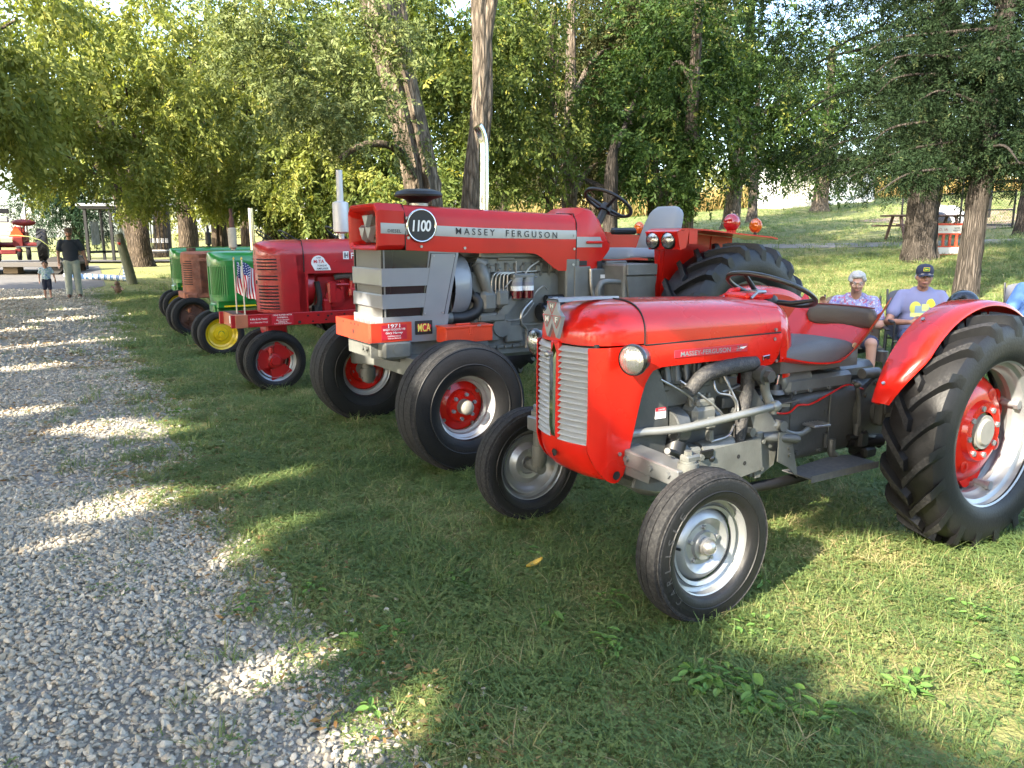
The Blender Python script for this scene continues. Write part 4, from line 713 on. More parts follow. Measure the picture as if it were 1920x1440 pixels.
def flip_y(root):
    """children were modelled with y towards the viewer; mirror into a right-handed frame"""
    done = set()
    def rec(o):
        for ch in kids(o):
            l = ch.location.copy(); ch.location = (l[0], -l[1], l[2]); e = ch.rotation_euler.copy(); ch.rotation_euler = (-e[0], e[1], -e[2])
            if ch.type == 'MESH' and ch.data.name not in done:
                done.add(ch.data.name); me = ch.data
                me.transform(Matrix.Diagonal((1, -1, 1, 1))); me.flip_normals()
            rec(ch)
    rec(root)
def interp_cols(xs, tab): a = np.array(tab, float); return np.interp(xs, a[:, 0], a[:, 1])
def headlamp(par, c, ax, r, shell, depth=.1, name='headlamp'):
    ax = unit(ax); c = np.array(c, float); t = empty(name, (0, 0, 0), parent=par)
    MB().lathe([(r * .98, 0), (r * 1.06, -.006), (r * 1.07, -.022), (r * 1.0, -.03), (r * .96, -.04), (r * .82, -depth * .7), (r * .5, -depth * .95), (.001, -depth)], c, ax, 32).build('lamp_bowl', shell, t, 40)
    MB().lathe([(.001, .020), (r * .4, .017), (r * .75, .008), (r * .98, -.006)], c, ax, 32).build('lens', LENS, t, 60)
    return t

def ptx(*a, **k): return put_text(*a, hand=-1, **k)
# ------------------------------------------------------------------ small red and grey tractor, nearest (x = rearwards, y = towards viewer, z = up)
A25 = R_(30.4)
T25 = empty('tractor', (.432, 3.509, 0), A25, 'small glossy red and grey tractor with slatted silver grille, nearest of the row', 'tractor', 'tractors parked in a row on the grass')
def hood_sec(y0, zt, zs, n=15, k=3.2):
    """half round section: from the seam on one side over the top to the other"""
    t = np.linspace(0, np.pi, n); cy = np.sign(np.cos(t)) * np.abs(np.cos(t)) ** (2 / k); cz = np.abs(np.sin(t)) ** (2 / k)
    return np.stack([y0 * cy, zs + (zt - zs) * cz], 1)
# hood
rows = []
for x, w, zt, zs in [(.03, .238, 1.256, 1.072), (.25, .238, 1.253, 1.073), (.5, .236, 1.247, 1.074), (.75, .234, 1.238, 1.076), (.895, .232, 1.232, 1.078)]:
    s_ = hood_sec(w, zt, zs, 25); rows.append(np.c_[np.full(len(s_), x), s_])
mb = MB().sheet(np.array(rows), np.array([0, 0, -.006])); mb.build('hood', RED, T25, 40)
rows = []
for x, w, zt, zs in [(.900, .232, 1.231, 1.08), (.93, .230, 1.226, 1.08), (.955, .226, 1.215, 1.08)]:
    s_ = hood_sec(w, zt, .93, 25); rows.append(np.c_[np.full(len(s_), x), s_])
mb = MB().sheet(np.array(rows), np.array([0, 0, -.005])); mb.build('rear_cowl', RED, T25, 40)
# nose casting above the grille
rows = []
for q in np.linspace(0, 1, 16):
    u = math.sin(q * math.pi / 2); x = .022 - .292 * u; f = max(0, 1 - u ** 3.4) ** (1 / 3.4); f2 = max(0, 1 - u ** 2.7) ** (1 / 2.7)
    s_ = hood_sec(.240 * f + .0005, 1.088 + .168 * f2, 1.088, 25, 3.0); rows.append(np.c_[np.full(len(s_), x), s_])
mb = MB().grid(np.array(rows)); R0 = np.array(rows); q_ = np.concatenate([R0[:, 0, :2], R0[::-1, -1, :2]]); mb.prism(q_, 1.078, 1.089, axis='z'); mb.build('nose', RED, T25, 50)
# lower nose pan
def plan(u, w, d, x1, n=3.4): return x1 - d * (1 - abs(u) ** n) ** (1 / n), w * u
rows = []
for z, w, d in [(.645, .236, .272), (.60, .236, .270), (.55, .234, .252), (.51, .23, .225), (.48, .224, .19), (.462, .215, .14)]:
    rows.append([(*plan(u, w, d, .0), z) for u in np.sin(np.linspace(-np.pi / 2 * .80, np.pi / 2 * .80, 25))])
MB().sheet(np.array(rows), (.012, 0, 0)).build('nose_pan', RED, T25, 40)
MB().lathe([(.001, 0), (.016, 0), (.018, .004)], (-.276, 0, .575), (-1, 0, 0), 16).build('crank_hole', DARK, T25)
# side panels
xs = np.array([-.245, -.235, -.22, -.2, -.18, -.16, -.14, -.12, -.1, -.085, -.07, -.055, -.045, -.035, -.02, 0, .02, .04, .06, .08, .105, .13, .2, .3, .4, .5, .58, .62, .65, .68, .71, .75, .8, .84, .865, .885, .9])
zlo = interp_cols(xs, [(-.245, .62), (-.22, .56), (-.19, .515), (-.16, .485), (-.13, .468), (-.1, .47), (-.07, .5), (-.045, .59), (-.02, .69), (.0, .775), (.02, .85), (.045, .915), (.08, .953), (.13, .966), (.3, .968), (.58, .967), (.64, .955), (.68, .934), (.72, .918), (.76, .914), (.84, .920), (.87, .94), (.89, .975), (.9, 1.02)])
for sgn in (1, -1):
    P = []
    for x, z0 in zip(xs, zlo):
        col = []
        for t in np.linspace(0, 1, 9):
            z = z0 + (1.070 - z0) * t; y = .240 - .035 * max(0, (-.13 - x) / .115) ** 2.2 - .004 * (x > .5); col.append((x, sgn * (y + .004 * math.sin(t * 3.14)), z))
        P.append(col)
    o = MB().sheet(np.array(P), (0, -sgn * .008, 0)).build('side_panel', RED, T25, 40)
MB().tube([(.03, .2405, 1.0705), (.4, .2395, 1.0715), (.89, .236, 1.0755)], .0035, 6).build('panel_seam', DARK, T25)
rows = hood_sec(.2405, 1.2585, 1.072, 25); MB().tube(np.c_[np.full(25, .026), rows], .004, 6).build('hood_seam', DARK, T25)
mb = MB(); screw_row(mb, [(.845, .2375, 1.045), (.87, .235, .935), (-.10, .245, .60), (.855, .234, 1.09)], (0, 1, 0), .009); mb.build('panel_screws', STEEL, T25, kind='stuff')
mb = MB().lathe([(.001, 0), (.014, 0), (.02, .002)], (-.115, .245, .505), (0, 1, 0), 14); mb.build('panel_hole', DARK, T25)
# grille: slats are pieces of their own
MB().box((-.205, 0, .865), (.02, .43, .44), .004).build('grille_back', DARK, T25)
prof = [(-.014, -.0105), (.001, -.0085), (.003, -.002), (.008, .006), (.014, .011), (.008, .0115), (-.004, .003), (-.014, -.0065)]
sl = None
for s in (1, -1):
    me_o = None
    for k in range(17):
        z = .655 + k * .0251
        if me_o is None:
            rows = []
            for t in np.linspace(0, 1, 7):
                y = s * (.028 + .182 * t); xf = -.268 + .046 * t ** 1.8; rows.append([(xf + a, y, b) for a, b in prof])
            m_ = MB(); m_.grid(np.array(rows), cv=True, flip=(s < 0)); n_ = len(prof); m_.F += [tuple(range(n_))[::(1 if s < 0 else -1)], tuple(6 * n_ + i for i in range(n_))[::(-1 if s < 0 else 1)]]
            me_o = m_.build('grille_slat', mat('slat_silver', (.34, .355, .37), .4, coat=.3), T25, 30)
        else: me_o = me_o.copy(); COL.objects.link(me_o); me_o.parent = T25
        me_o.location = (0, 0, z)
MB().box((-.272, 0, .865), (.03, .062, .44), .008).build('grille_post', RED, T25)
MB().prism([(-.016, .655), (.016, .655), (.018, 1.04), (0, 1.078), (-.018, 1.04)], -.287, -.299, axis='x', taper=.8).build('grille_bar', CHROME, T25, 20)
mb = MB().cyl((-.298, 0, 1.028), (-.318, 0, 1.028), .010).ell((-.322, 0, 1.028), (.012, .016, .016), 14, 8); mb.build('grille_latch', STEEL, T25)
# emblem: three triangles and a spear running back over the nose
eb = T25; X = -.284; lean = .06
tri = lambda cy, cz, s, up: [(cy - s * .5, cz + (s * .46 if not up else -s * .46)), (cy + s * .5, cz + (s * .46 if not up else -s * .46)), (cy, cz + (-s * .46 if not up else s * .46))]
outl = [(-.030, 1.262), (.030, 1.262), (.036, 1.225), (.056, 1.203), (.064, 1.198), (.034, 1.098), (.026, 1.096), (.0, 1.165), (-.026, 1.096), (-.034, 1.098), (-.064, 1.198), (-.056, 1.203), (-.036, 1.225)]
outl = [(a * 1.3, 1.262 - (1.262 - b) * 1.0) for a, b in outl]; mb = MB().prism(outl, X, X - .014, axis='x', taper=.93); rows = []
for t in np.linspace(0, 1, 9):
    x = X + .0 + .36 * t; w = .046 * (1 - t) ** .8 + .006; zz = 1.268 + .010 * t * (1 - t); rows.append([(x - .012, -w, zz - .012), (x - .012, -w * .8, zz), (x - .012, w * .8, zz), (x - .012, w, zz - .012)])
mb.grid(np.array(rows), cv=True); em = mb.build('emblem', SILVF, T25, 25)
mb = MB()
for cy, cz in ((-.037, 1.170), (.037, 1.170), (0, 1.228)):
    q = np.array((np.array(tri(cy, cz, .056, False)) - [cy, 0]) * [1.2, 1] + [cy, 0]); V = [(X - .0150, a, b) for a, b in q] ; mb.add(V, [(0, 1, 2)])
mb.build('emblem_field', mat('emblem_grey', (.2, .2, .2), .4, metal=.3), em)
mb = MB()
for cy, cz in ((-.037, 1.170), (.037, 1.170), (0, 1.228)):
    q = np.array((np.array(tri(cy, cz, .058, False)) - [cy, 0]) * [1.2, 1] + [cy, 0]); q = np.r_[q, q[:1]]; mb.tube([(X - .0155, a, b) for a, b in q], .0013, 4)
mb.build('emblem_outline', STICK, em)
mb = MB(); ptx(mb, 'M', (X - .0155, -.037, 1.180), (0, 1, 0), (0, 0, 1), .026, .024, .02); ptx(mb, 'F', (X - .0155, .037, 1.180), (0, 1, 0), (0, 0, 1), .02, .024, .02); ptx(mb, 'H', (X - .0155, 0, 1.238), (0, 1, 0), (0, 0, 1), .024, .016, .02)
V = mb.arr(); mb.build('emblem_lettering', WHT, em, 0, kind='stuff')
# badges
mb = MB().box((.425, .244, 1.018), (.46, .006, .036), .002); mb.build('badge_plate', STICK, T25)
mb = MB(); ptx(mb, 'MASSEY-FERGUSON', (.385, .2475, 1.017), (1, 0, 0), (0, 0, 1), .31, .022, .012); mb.build('badge_lettering', SILVF, T25, 0)
mb = MB(); ptx(mb, '25', (.595, .2475, 1.019), (1, 0, 0), (0, 0, 1), .042, .024, .01, shear=.2); mb.build('model_number', mat('badge_dark', (.16, .16, .17), .4), T25, 0)
mb = MB().prism([(.55, 1.0165), (.60, 1.018), (.602, 1.0235), (.648, 1.026), (.622, 1.014), (.61, 1.0175)], .2485, .2495); mb.build('badge_arrow', WHT, T25, 0)
mb = MB().box((.792, .242, .958), (.05, .006, .022), .002, rot=roty(-.08)); mb.build('small_plate', CHROME, T25); mb = MB(); ptx(mb, 'PS', (.792, .246, .958), (1, 0, 0), (0, 0, 1), .036, .014, .02, shear=.2); mb.build('small_plate_lettering', BLKP, T25, 0)
# lamps
headlamp(T25, (-.125, .335, 1.028), (-.93, .30, -.03), .064, BLKG, .105)
headlamp(T25, (-.135, -.42, 1.02), (-.97, -.1, -.03), .064, BLKG, .105)
MB().tube([(-.06, .235, 1.01), (-.06, .30, 1.01), (-.07, .335, 1.02)], .014, 8).build('lamp_bracket', BLK, T25); MB().tube([(-.06, -.235, 1.01), (-.07, -.40, 1.015)], .014, 8).build('lamp_bracket', BLK, T25)
# cooling shroud with warning sticker
mb = MB().prism([(.0, .45), (.155, .45), (.20, .56), (.215, .68), (.205, .80), (.165, .91), (.115, .985), (.0, 1.0)], .20, -.2); mb.build('fan_shroud', GREYD, T25, 30)
mb = MB().box((.165, .2015, .745), (.062, .003, .05), .0); st = mb.build('warning_sticker', WHT, T25); mb = MB().box((.165, .2032, .763), (.06, .003, .016)); mb.build('sticker_band', STICK, st); mb = MB(); ptx(mb, 'DANGER', (.168, .205, .763), (1, 0, 0), (0, 0, 1), .04, .008); mb.build('sticker_lettering', WHT, st, 0)
# engine
E_ = empty('engine', parent=T25)
mb = MB().box((.46, 0, .64), (.56, .24, .30), .02).box((.46, .02, .80), (.54, .22, .12), .012).box((.46, .0, .90), (.52, .18, .09), .02).box((.46, 0, .44), (.6, .2, .14), .03)
for x in (.27, .33, .39, .52, .58, .64): mb.cyl((x, .125, .72), (x, .135, .72), .014, n=10)
for x in (.25, .37, .50, .62): mb.box((x, .125, .85), (.05, .04, .05), .008).cyl((x + .03, .12, .87), (x + .03, .13, .95), .018, n=12).cyl((x - .02, .13, .86), (x - .02, .14, .93), .012, n=10)
mb.build('engine_block', GREY, E_)
mb = MB()
for x in (.24, .30, .36, .44, .50, .58, .66): mb.cyl((x, .155, .875), (x, .14, .955), .022, .018, 14).cyl((x, .155, .865), (x, .155, .878), .027, n=6)
for x in (.27, .41, .55): mb.box((x, .14, .905), (.03, .05, .1), .006)
mb.build('injector_caps', GREYD, E_)
mb = MB().box((.41, .19, .70), (.15, .11, .12), .022).cyl((.32, .19, .69), (.25, .19, .685), .045, .04, 18).cyl((.49, .19, .69), (.53, .19, .69), .04, n=14).box((.42, .20, .77), (.11, .07, .04), .01).box((.44, .24, .675), (.06, .03, .06), .01)
for x in (.38, .42, .46): mb.cyl((x, .2, .78), (x, .2, .81), .010, n=8)
mb.cyl((.36, .19, .755), (.36, .19, .80), .016, n=10).cyl((.44, .24, .64), (.44, .24, .59), .02, n=8); mb.build('injection_pump', GREY, E_)
mb = MB().cyl((.235, .18, .665), (.30, .18, .67), .085, n=28).cyl((.225, .18, .665), (.235, .18, .665), .078, .085, 28); mb.build('pulley_cover', GREYD, E_)
mb = MB().cyl((.40, .205, .53), (.60, .205, .545), .048, n=22).ell((.60, .205, .545), (.02, .048, .048), 18, 8).box((.35, .20, .525), (.09, .10, .085), .015).box((.30, .19, .53), (.06, .12, .10), .02); mb.build('starter', GREY, E_)
mb = MB().box((.405, .262, .53), (.085, .012, .045), .004).ell((.44, .262, .505), (.018, .012, .016), 10, 6); mb.build('starter_cover', BLKG, E_)
mb = MB()
for p in ([(.16, .20, .90), (.24, .2, .86), (.34, .21, .80), (.365, .2, .76)], [(.30, .17, .88), (.36, .22, .83), (.45, .245, .76), (.53, .25, .69)], [(.52, .17, .90), (.49, .2, .86), (.50, .22, .81), (.57, .235, .79), (.61, .235, .74), (.60, .23, .69)], [(.56, .16, .92), (.57, .2, .86), (.62, .235, .74), (.61, .24, .67)], [(.60, .15, .9), (.605, .19, .83), (.6, .2, .78)], [(.55, .20, .805), (.65, .2, .82), (.72, .19, .84)], [(.44, .25, .585), (.55, .25, .60), (.62, .22, .64)]): mb.tube(p, .0055, 7, sub=5)
mb.build('fuel_lines', STEEL, E_)
mb = MB().tube([(.33, .21, .83), (.38, .235, .90), (.46, .24, .925), (.60, .24, .935), (.72, .235, .935)], [.032, .036, .038, .038, .036], 14, sub=6); mb.build('intake_hose', HOSE, E_)
mb = MB().tube([(.70, .215, .93), (.695, .22, .80), (.66, .225, .62), (.645, .225, .47)], [.036, .034, .03, .03], 14, sub=6); mb.build('down_hose', HOSE, E_)
mb = MB().tube([(.16, .21, .44), (.22, .22, .52), (.26, .21, .6)], .05, 12, sub=4); mb.build('lower_hose', BLK, E_)
mb = MB().box((.62, .15, .74), (.08, .06, .06), .008).cyl((.66, .19, .75), (.69, .19, .75), .03, n=14).box((.66, .17, .70), (.04, .04, .03), .005); mb.build('fuel_filter_head', GREYD, E_)
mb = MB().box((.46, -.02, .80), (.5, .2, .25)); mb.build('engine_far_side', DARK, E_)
# side rail, bell housing, transmission
P = [(-.03, .44), (.02, .575), (.17, .553), (.38, .548), (.60, .556), (.765, .568), (.79, .40), (.60, .376), (.30, .385), (.10, .40)]
for s in (1, -1):
    mb = MB().prism(P, s * .262, s * .246); mb.bolt((.36, s * .262, .525), (0, s, 0), .015, .02); o = mb.build('side_rail', GREY, T25)
    mb = MB(); mb.lathe([(.001, .001), (.011, .001)], (.615, s * .2625, .49), (0, s, 0), 12).lathe([(.001, .001), (.011, .001)], (.66, s * .2625, .45), (0, s, 0), 12); mb.build('rail_hole', DARK, o, kind='stuff')
mb = MB().prism([(.735, .36), (.80, .355), (.90, .40), (.93, .58), (.86, .66), (.72, .82), (.66, .80), (.735, .62)], .235, -.235, taper=1.0)
mb.box((.775, .24, .47), (.045, .02, .24), .006).bolt((.70, .24, .60), (0, 1, 0), .022, .03).cyl((.85, .235, .52), (.85, .25, .52), .022, n=14).bolt((.79, .25, .40), (0, 1, 0), .012).bolt((.79, .25, .54), (0, 1, 0), .012)
mb.build('bell_housing', GREY, T25, 30)
rows = []
for x, w, zt, zb in [(.86, .17, .70, .38), (1.0, .185, .72, .365), (1.2, .19, .73, .36), (1.45, .19, .74, .36), (1.62, .20, .75, .37), (1.85, .19, .76, .40), (1.95, .15, .74, .44)]:
    zc = (zt + zb) / 2; hh = (zt - zb) / 2; rows.append([(x, w * np.sign(math.cos(a)) * abs(math.cos(a)) ** .35, zc + hh * np.sign(math.sin(a)) * abs(math.sin(a)) ** .35) for a in np.linspace(0, 2 * np.pi, 32, endpoint=False)])
n_ = 32; mb = MB().grid(np.array(rows), cv=True, flip=True); mb.F.append(tuple(6 * n_ + i for i in range(n_))); mb.F.append(tuple(range(n_))[::-1])
mb.box((1.06, .186, .57), (.006, .01, .34)).box((1.36, .195, .57), (.012, .012, .30), .003)
for x, z in ((.98, .66), (1.12, .68), (1.28, .69), (1.33, .62), (1.12, .42), (1.3, .41), (.93, .45)): mb.bolt((x, .188, z), (0, 1, 0), .011)
mb.build('gearbox', GREYD, T25, 35)
mb = MB().box((1.30, .03, .775), (.52, .30, .09), .02).cyl((1.04, .11, .80), (1.22, .11, .81), .062, n=24).ell((1.04, .11, .80), (.03, .062, .062), 20, 10).ell((1.22, .11, .81), (.03, .062, .062), 20, 10).cyl((1.0, .13, .74), (1.0, .13, .77), .05, .03, 16).cyl((.93, .10, .72), (.93, .10, .75), .045, .03, 16)
mb.box((1.66, .0, .80), (.34, .26, .10), .03).cyl((1.60, .20, .80), (1.72, .21, .80), .03, n=14).box((1.40, .08, .86), (.12, .14, .05), .008).cyl((1.86, .14, .84), (1.86, .14, .90), .03, n=12)
for x in (1.08, 1.2, 1.35, 1.5): mb.bolt((x, .183, .745), (0, 1, 0), .010)
mb.build('hydraulic_cover', GREY if 0 else mat('paint_mid_grey', (.12, .125, .122), .4, coat=.3, var=.3, vscale=9, bump=.12, bscale=70), T25, 35)
for p in ([(1.0, .13, .77), (1.03, .13, .90), (1.06, .135, .985)], [(.93, .10, .75), (.94, .11, .83), (.95, .12, .905)]):
    lv = empty('gear_lever', parent=T25); MB().tube(p, [.012, .009], 10, sub=3).build('lever_rod', CHROME, lv); MB().ell(p[-1], (.026, .026, .022), 16, 10).build('knob', BLKG, lv); MB().cyl(np.array(p[0]) - [0, 0, .012], np.array(p[0]) + [0, 0, .018], .036, .03, 16).build('rubber_boot', BLK, lv)
MB().torus((1.06, .03, .88), (.25, 1, 0), .085, .014, 32, 8).build('lift_quadrant', BLK, T25)
mb = MB().tube([(.985, .06, .80), (.985, .06, .90), (1.02, .06, .965), (1.10, .06, .985)], .011, 8, sub=4); mb.build('quadrant_bracket', CHROME, T25)
mb = MB().tube([(.78, .2, .72), (.86, .22, .69), (.95, .205, .655), (1.03, .205, .65), (1.10, .2, .68), (1.2, .2, .675), (1.35, .205, .72), (1.5, .2, .75), (1.66, .22, .70), (1.85, .25, .69)], .005, 6, sub=5); mb.build('red_wire', RED2, T25)
mb = MB().box((1.02, .16, .705), (.14, .10, .006), rot=roty(-.04)).box((1.0, .2, .69), (.05, .012, .016), rot=rotz(.3)); mb.build('floor_clip', STEEL, T25)
# steering: box, column, wheel, drop arm and drag link
mb = MB().cyl((.72, .18, .885), (.72, .31, .885), .032, n=20).cyl((.72, .28, .885), (.72, .315, .885), .046, n=22).bolt((.72, .315, .885), (0, 1, 0), .03, .03); mb.build('steering_shaft', GREYD, T25)
MB().tube([(.72, .295, .87), (.735, .30, .80), (.755, .32, .735)], [.026, .022, .024], 12, sub=3).build('drop_arm', GREY, T25)
mb = MB().tube([(-.06, .19, .665), (.06, .215, .672), (.14, .245, .675), (.25, .28, .683), (.45, .31, .705), (.70, .335, .732), (.76, .335, .735)], .019, 14, sub=5).ell((.765, .335, .737), (.035, .03, .03), 14, 10).cyl((.755, .335, .70), (.755, .335, .765), .017, n=10); mb.build('drag_link', mat('paint_rod_grey', (.2, .205, .195), .33, metal=.35, coat=.3), T25)
W_ = empty('steering_wheel', parent=T25); wc = np.array([1.095, -.02, 1.262]); wax = unit([.40, 0, .92])
MB().torus(wc, wax, .232, .0125, 56, 10).build('wheel_rim', mat('bakelite_black', (.03, .028, .026), .38, coat=.3), W_, 60)
mb = MB().lathe([(.001, .02), (.045, .014), (.058, -.01), (.05, -.05), (.022, -.10)], wc - wax * .045, wax, 24); mb.build('wheel_hub', BLK, W_, 50)
u_, v_, w_ = basis(wax); mb = MB()
for a in (.5, 2.59, 4.69): d = math.cos(a) * u_ + math.sin(a) * v_; mb.tube([wc - wax * .06 + d * .03, wc - wax * .045 + d * .12, wc + d * .226], [.015, .013, .010], 8)
mb.build('spokes', BLK, W_, 50)
MB().cyl(wc - wax * .08, wc - wax * .40, .022, n=16).build('steering_column', BLK, T25)
rows = [np.c_[np.full(17, x), hood_sec(w, zt, .84, 17, 2.8)] for x, w, zt in [(.965, .20, 1.20), (1.0, .20, 1.215), (1.06, .17, 1.20), (1.11, .13, 1.14)]]
MB().sheet(np.array(rows), (0, 0, -.005)).build('dash_cowl', RED, T25, 40)
mb = MB().box((.90, .02, 1.243), (.20, .14, .035), .012).tube([(.80, -.05, 1.24), (.83, -.05, 1.265), (.88, -.04, 1.27)], .012, 8); mb.build('fuel_cap_cover', RED, T25)
mb = MB().box((.95, .02, 1.262), (.07, .06, .012), .004).tube([(.82, .10, 1.235), (.86, .10, 1.262), (.93, .09, 1.262)], .007, 7); mb.build('choke_linkage', STEEL, T25)
# red shield and far-side floor behind the engine
mb = MB().prism([(.80, .70), (1.30, .70), (1.30, .97), (.93, 1.12), (.86, 1.12), (.80, .95)], -.235, -.245); mb.build('far_side_shield', RED2, T25)
mb = MB().prism([(.88, .72), (1.02, .72), (1.06, 1.08), (.95, 1.2), (.90, 1.2)], -.18, -.2); mb.build('dash_plate', RED, T25)
# seat
Z = .93; S_ = empty('seat', parent=T25); rows = []
for i, x in enumerate(np.linspace(0, 1, 17)):
    row = []
    for t in np.linspace(-1, 1, 21):
        X_ = .92 + .72 * x; back = max(0, (x - .78) / .22); sd = abs(t) ** 5; wdt = .245 + .03 * x
        zz = Z - .02 - .05 * math.sin(3.1416 * min(1, x / .97)) * (.35 + .65 * abs(t) ** 3) + sd * (.04 + .27 * max(0, (x - .55) / .45) ** 1.6) + .19 * back ** 1.6 * (1 - sd) ; row.append((X_ + .07 * back * (1 - sd * .3), t * wdt, zz))
    rows.append(row)
MB().sheet(np.array(rows), (0, 0, -.008)).build('seat_pan', RED, S_, 60)
rows = []
for x in np.linspace(0, 1, 15):
    row = []
    for t in np.linspace(-1, 1, 17): e = (1 - abs(t) ** 8) * (1 - abs(2 * x - 1) ** 8); row.append((.925 + .60 * x, t * .218, Z + .012 + .048 * e ** .5 + .012 * x + .004 * math.sin(9 * x + 3 * t) * e))
    rows.append(row)
P = np.array(rows); Q = P.copy(); Q[..., 2] = Z - .07; Q = Q - P; MB().sheet(P, Q).build('cushion', VINYL, S_, 50)
rows = []
for t in np.linspace(-1, 1, 21):
    k = (1 - abs(t) ** 6) ** .4 if abs(t) < 1 else .02; k = max(k, .06); cx = 1.70 - .05 * t * t; rows.append([(cx + .036 * k * math.cos(a), t * .225, Z + .165 + .066 * k * np.sign(math.sin(a)) * abs(math.sin(a)) ** .7) for a in np.linspace(0, 6.283, 16, endpoint=False)])
MB().grid(np.array(rows), cv=True, flip=True).build('backrest', VINYL, S_, 60)
mb = MB()
for zz in (.227, .103):
    mb.tube([(1.70 - .05 * t * t - .018, t * .225, Z + zz) for t in np.linspace(-.97, .97, 15)], .004, 6)
mb.build('piping', mat('red_piping', (.2, .03, .03), .5), S_)
MB().ell((1.50, .214, .965), (.022, .006, .016), 12, 8).build('cushion_tear', mat('foam_tan', (.5, .36, .2), .9), S_)
mb = MB().box((1.25, 0, .895), (.40, .07, .02), .004).box((1.3, 0, .87), (.06, .2, .04), .008).tube([(1.08, .05, .90), (1.15, .12, .885), (1.33, .14, .89)], .008, 8).box((1.2, .10, .905), (.08, .03, .02), .003); mb.build('seat_bracket', GREYD, S_)
# step plates, pedals, rods
for s in (1, -1):
    mb = MB().prism([(.845, .44), (.925, .40), (.99, .345), (1.0, .335), (1.0, .345), (.93, .575), (.845, .59)], s * .30, s * .306); mb.bolt((.92, s * .306, .50), (0, s, 0), .010).bolt((.925, s * .306, .465), (0, s, 0), .010); mb.build('step_bracket', GREY, T25)
    P = np.array([[(x, s * y, z) for y in (.22, .40)] for x, z in [(.985, .355), (1.05, .352), (1.2, .362), (1.3, .37), (1.4, .372), (1.52, .36)]]); mb = MB().sheet(P, (0, 0, -.006)); mb.box((1.25, s * .402, .352), (.53, .004, .035)); mb.build('step_plate', mat('worn_step', (.13, .135, .14), .5, metal=.4, dust=.5, vscale=14), T25)
    MB().cyl((.80, s * .24, .56), (.945, s * .33, .55), .024, n=14).bolt((.945, s * .332, .55), (.8, s * .5, 0), .016).build('brake_cross_shaft', GREYD, T25)
mb = MB().tube([(.86, .21, .60), (.92, .23, .60), (.97, .25, .56), (1.05, .26, .545), (1.13, .25, .56)], [.016, .018, .016, .014, .016], 10, sub=4).cyl((.93, .2, .60), (.93, .26, .60), .028, n=12); mb.build('clutch_pedal_arm', GREY, T25)
mb = MB().box((1.19, .25, .575), (.13, .08, .012), .003, rot=roty(.05))
for k in range(6): mb.box((1.14 + .02 * k, .25, .583), (.006, .076, .006))
mb.build('pedal_pad', STEEL, T25)
mb = MB().tube([(1.52, .21, .765), (1.52, .235, .74), (1.545, .24, .62), (1.56, .235, .52)], [.015, .012, .013, .018], 10, sub=3).box((1.56, .23, .50), (.05, .03, .08), .01).ell((1.52, .235, .755), (.02, .02, .02)); mb.build('lift_lever', GREYD, T25)
mb = MB().tube([(1.36, .22, .47), (1.36, .225, .40), (1.40, .22, .37)], .022, 10, sub=4).tube([(1.34, .2, .50), (1.345, .2, .42)], .014, 8); mb.build('drain_pipe', GREYD, T25)
mb = MB().tube([(.45, .17, .30), (.62, .2, .295), (.95, .22, .29), (1.25, .22, .30), (1.55, .22, .325), (1.75, .2, .35)], .027, 12, sub=4); mb.build('exhaust_pipe', BLK, T25)
mb = MB().tube([(-.13, .05, .50), (.05, .12, .42), (.15, .16, .37), (.45, .17, .33)], .028, 12, sub=4); mb.build('front_exhaust', STEEL, T25)
mb = MB().cyl((1.55, .18, .42), (1.75, .25, .42), .035, n=14).box((1.6, .23, .44), (.08, .05, .1), .015).box((1.66, .2, .36), (.10, .12, .06), .012).tube([(1.5, .22, .46), (1.7, .24, .44), (1.75, .24, .38)], .016, 8, sub=3); mb.build('link_arms', BLK, T25)
mb = MB().cyl((1.739, .2, .585), (1.739, .62, .585), .085, .07, 24).cyl((1.739, .20, .585), (1.739, .23, .585), .19, n=32).cyl((1.739, .62, .585), (1.739, .645, .585), .16, n=32).cyl((1.739, -.2, .585), (1.739, -.62, .585), .085, .07, 24).box((1.64, .30, .60), (.05, .05, .14), .012).box((1.66, .34, .66), (.09, .012, .12), .008)
for k in range(10): a = k * .628; mb.bolt((1.739 + .17 * math.cos(a), .232, .585 + .17 * math.sin(a)), (0, 1, 0), .012)
mb.build('rear_axle', GREYD, T25)
# front axle
mb = MB().prism([(-.06, .50), (-.06, .59), (.04, .595), (.04, .50)], .40, -.40).box((-.01, .37, .575), (.12, .42, .075), .006, rot=rotx(-.03)).box((-.01, -.37, .575), (.12, .42, .075), .006, rot=rotx(.03))
for y in (.26, .42, .53): mb.bolt((-.07, y, .578), (-1, 0, 0), .014, .012)
mb.build('front_axle', mat('paint_axle_grey', (.16, .165, .165), .35, metal=.3, coat=.3), T25)
mb = MB().tube([(-.05, .36, .585), (.1, .29, .535), (.35, .26, .47), (.62, .24, .42)], .016, 10).tube([(-.02, .46, .655), (.12, .36, .60), (.2, .30, .56)], .014, 8).tube([(-.05, -.36, .585), (.62, -.24, .42)], .016, 10); mb.build('radius_rod', BLK, T25)
mb = MB().prism([(.05, .4), (-.12, .47), (-.12, .56), (.1, .57)], .15, -.15); mb.build('front_bolster', GREY, T25)
for s in (1, -1):
    mb = MB().cyl((.0, s * .565, .42), (.0, s * .565, .64), .034, n=18).cyl((0, s * .565, .59), (0, s * .565, .63), .044, n=18).tube([(0, s * .565, .44), (0, s * .565, .36), (0, s * .58, .315)], [.04, .042, .036], 14, sub=4).cyl((0, s * .54, .312), (0, s * .66, .312), .032, n=16)
    mb.box((.01, s * .565, .648), (.08, .05, .03), .008).bolt((0, s * .565, .663), (0, 0, 1), .018, .015); mb.build('kingpin', GREY, T25)
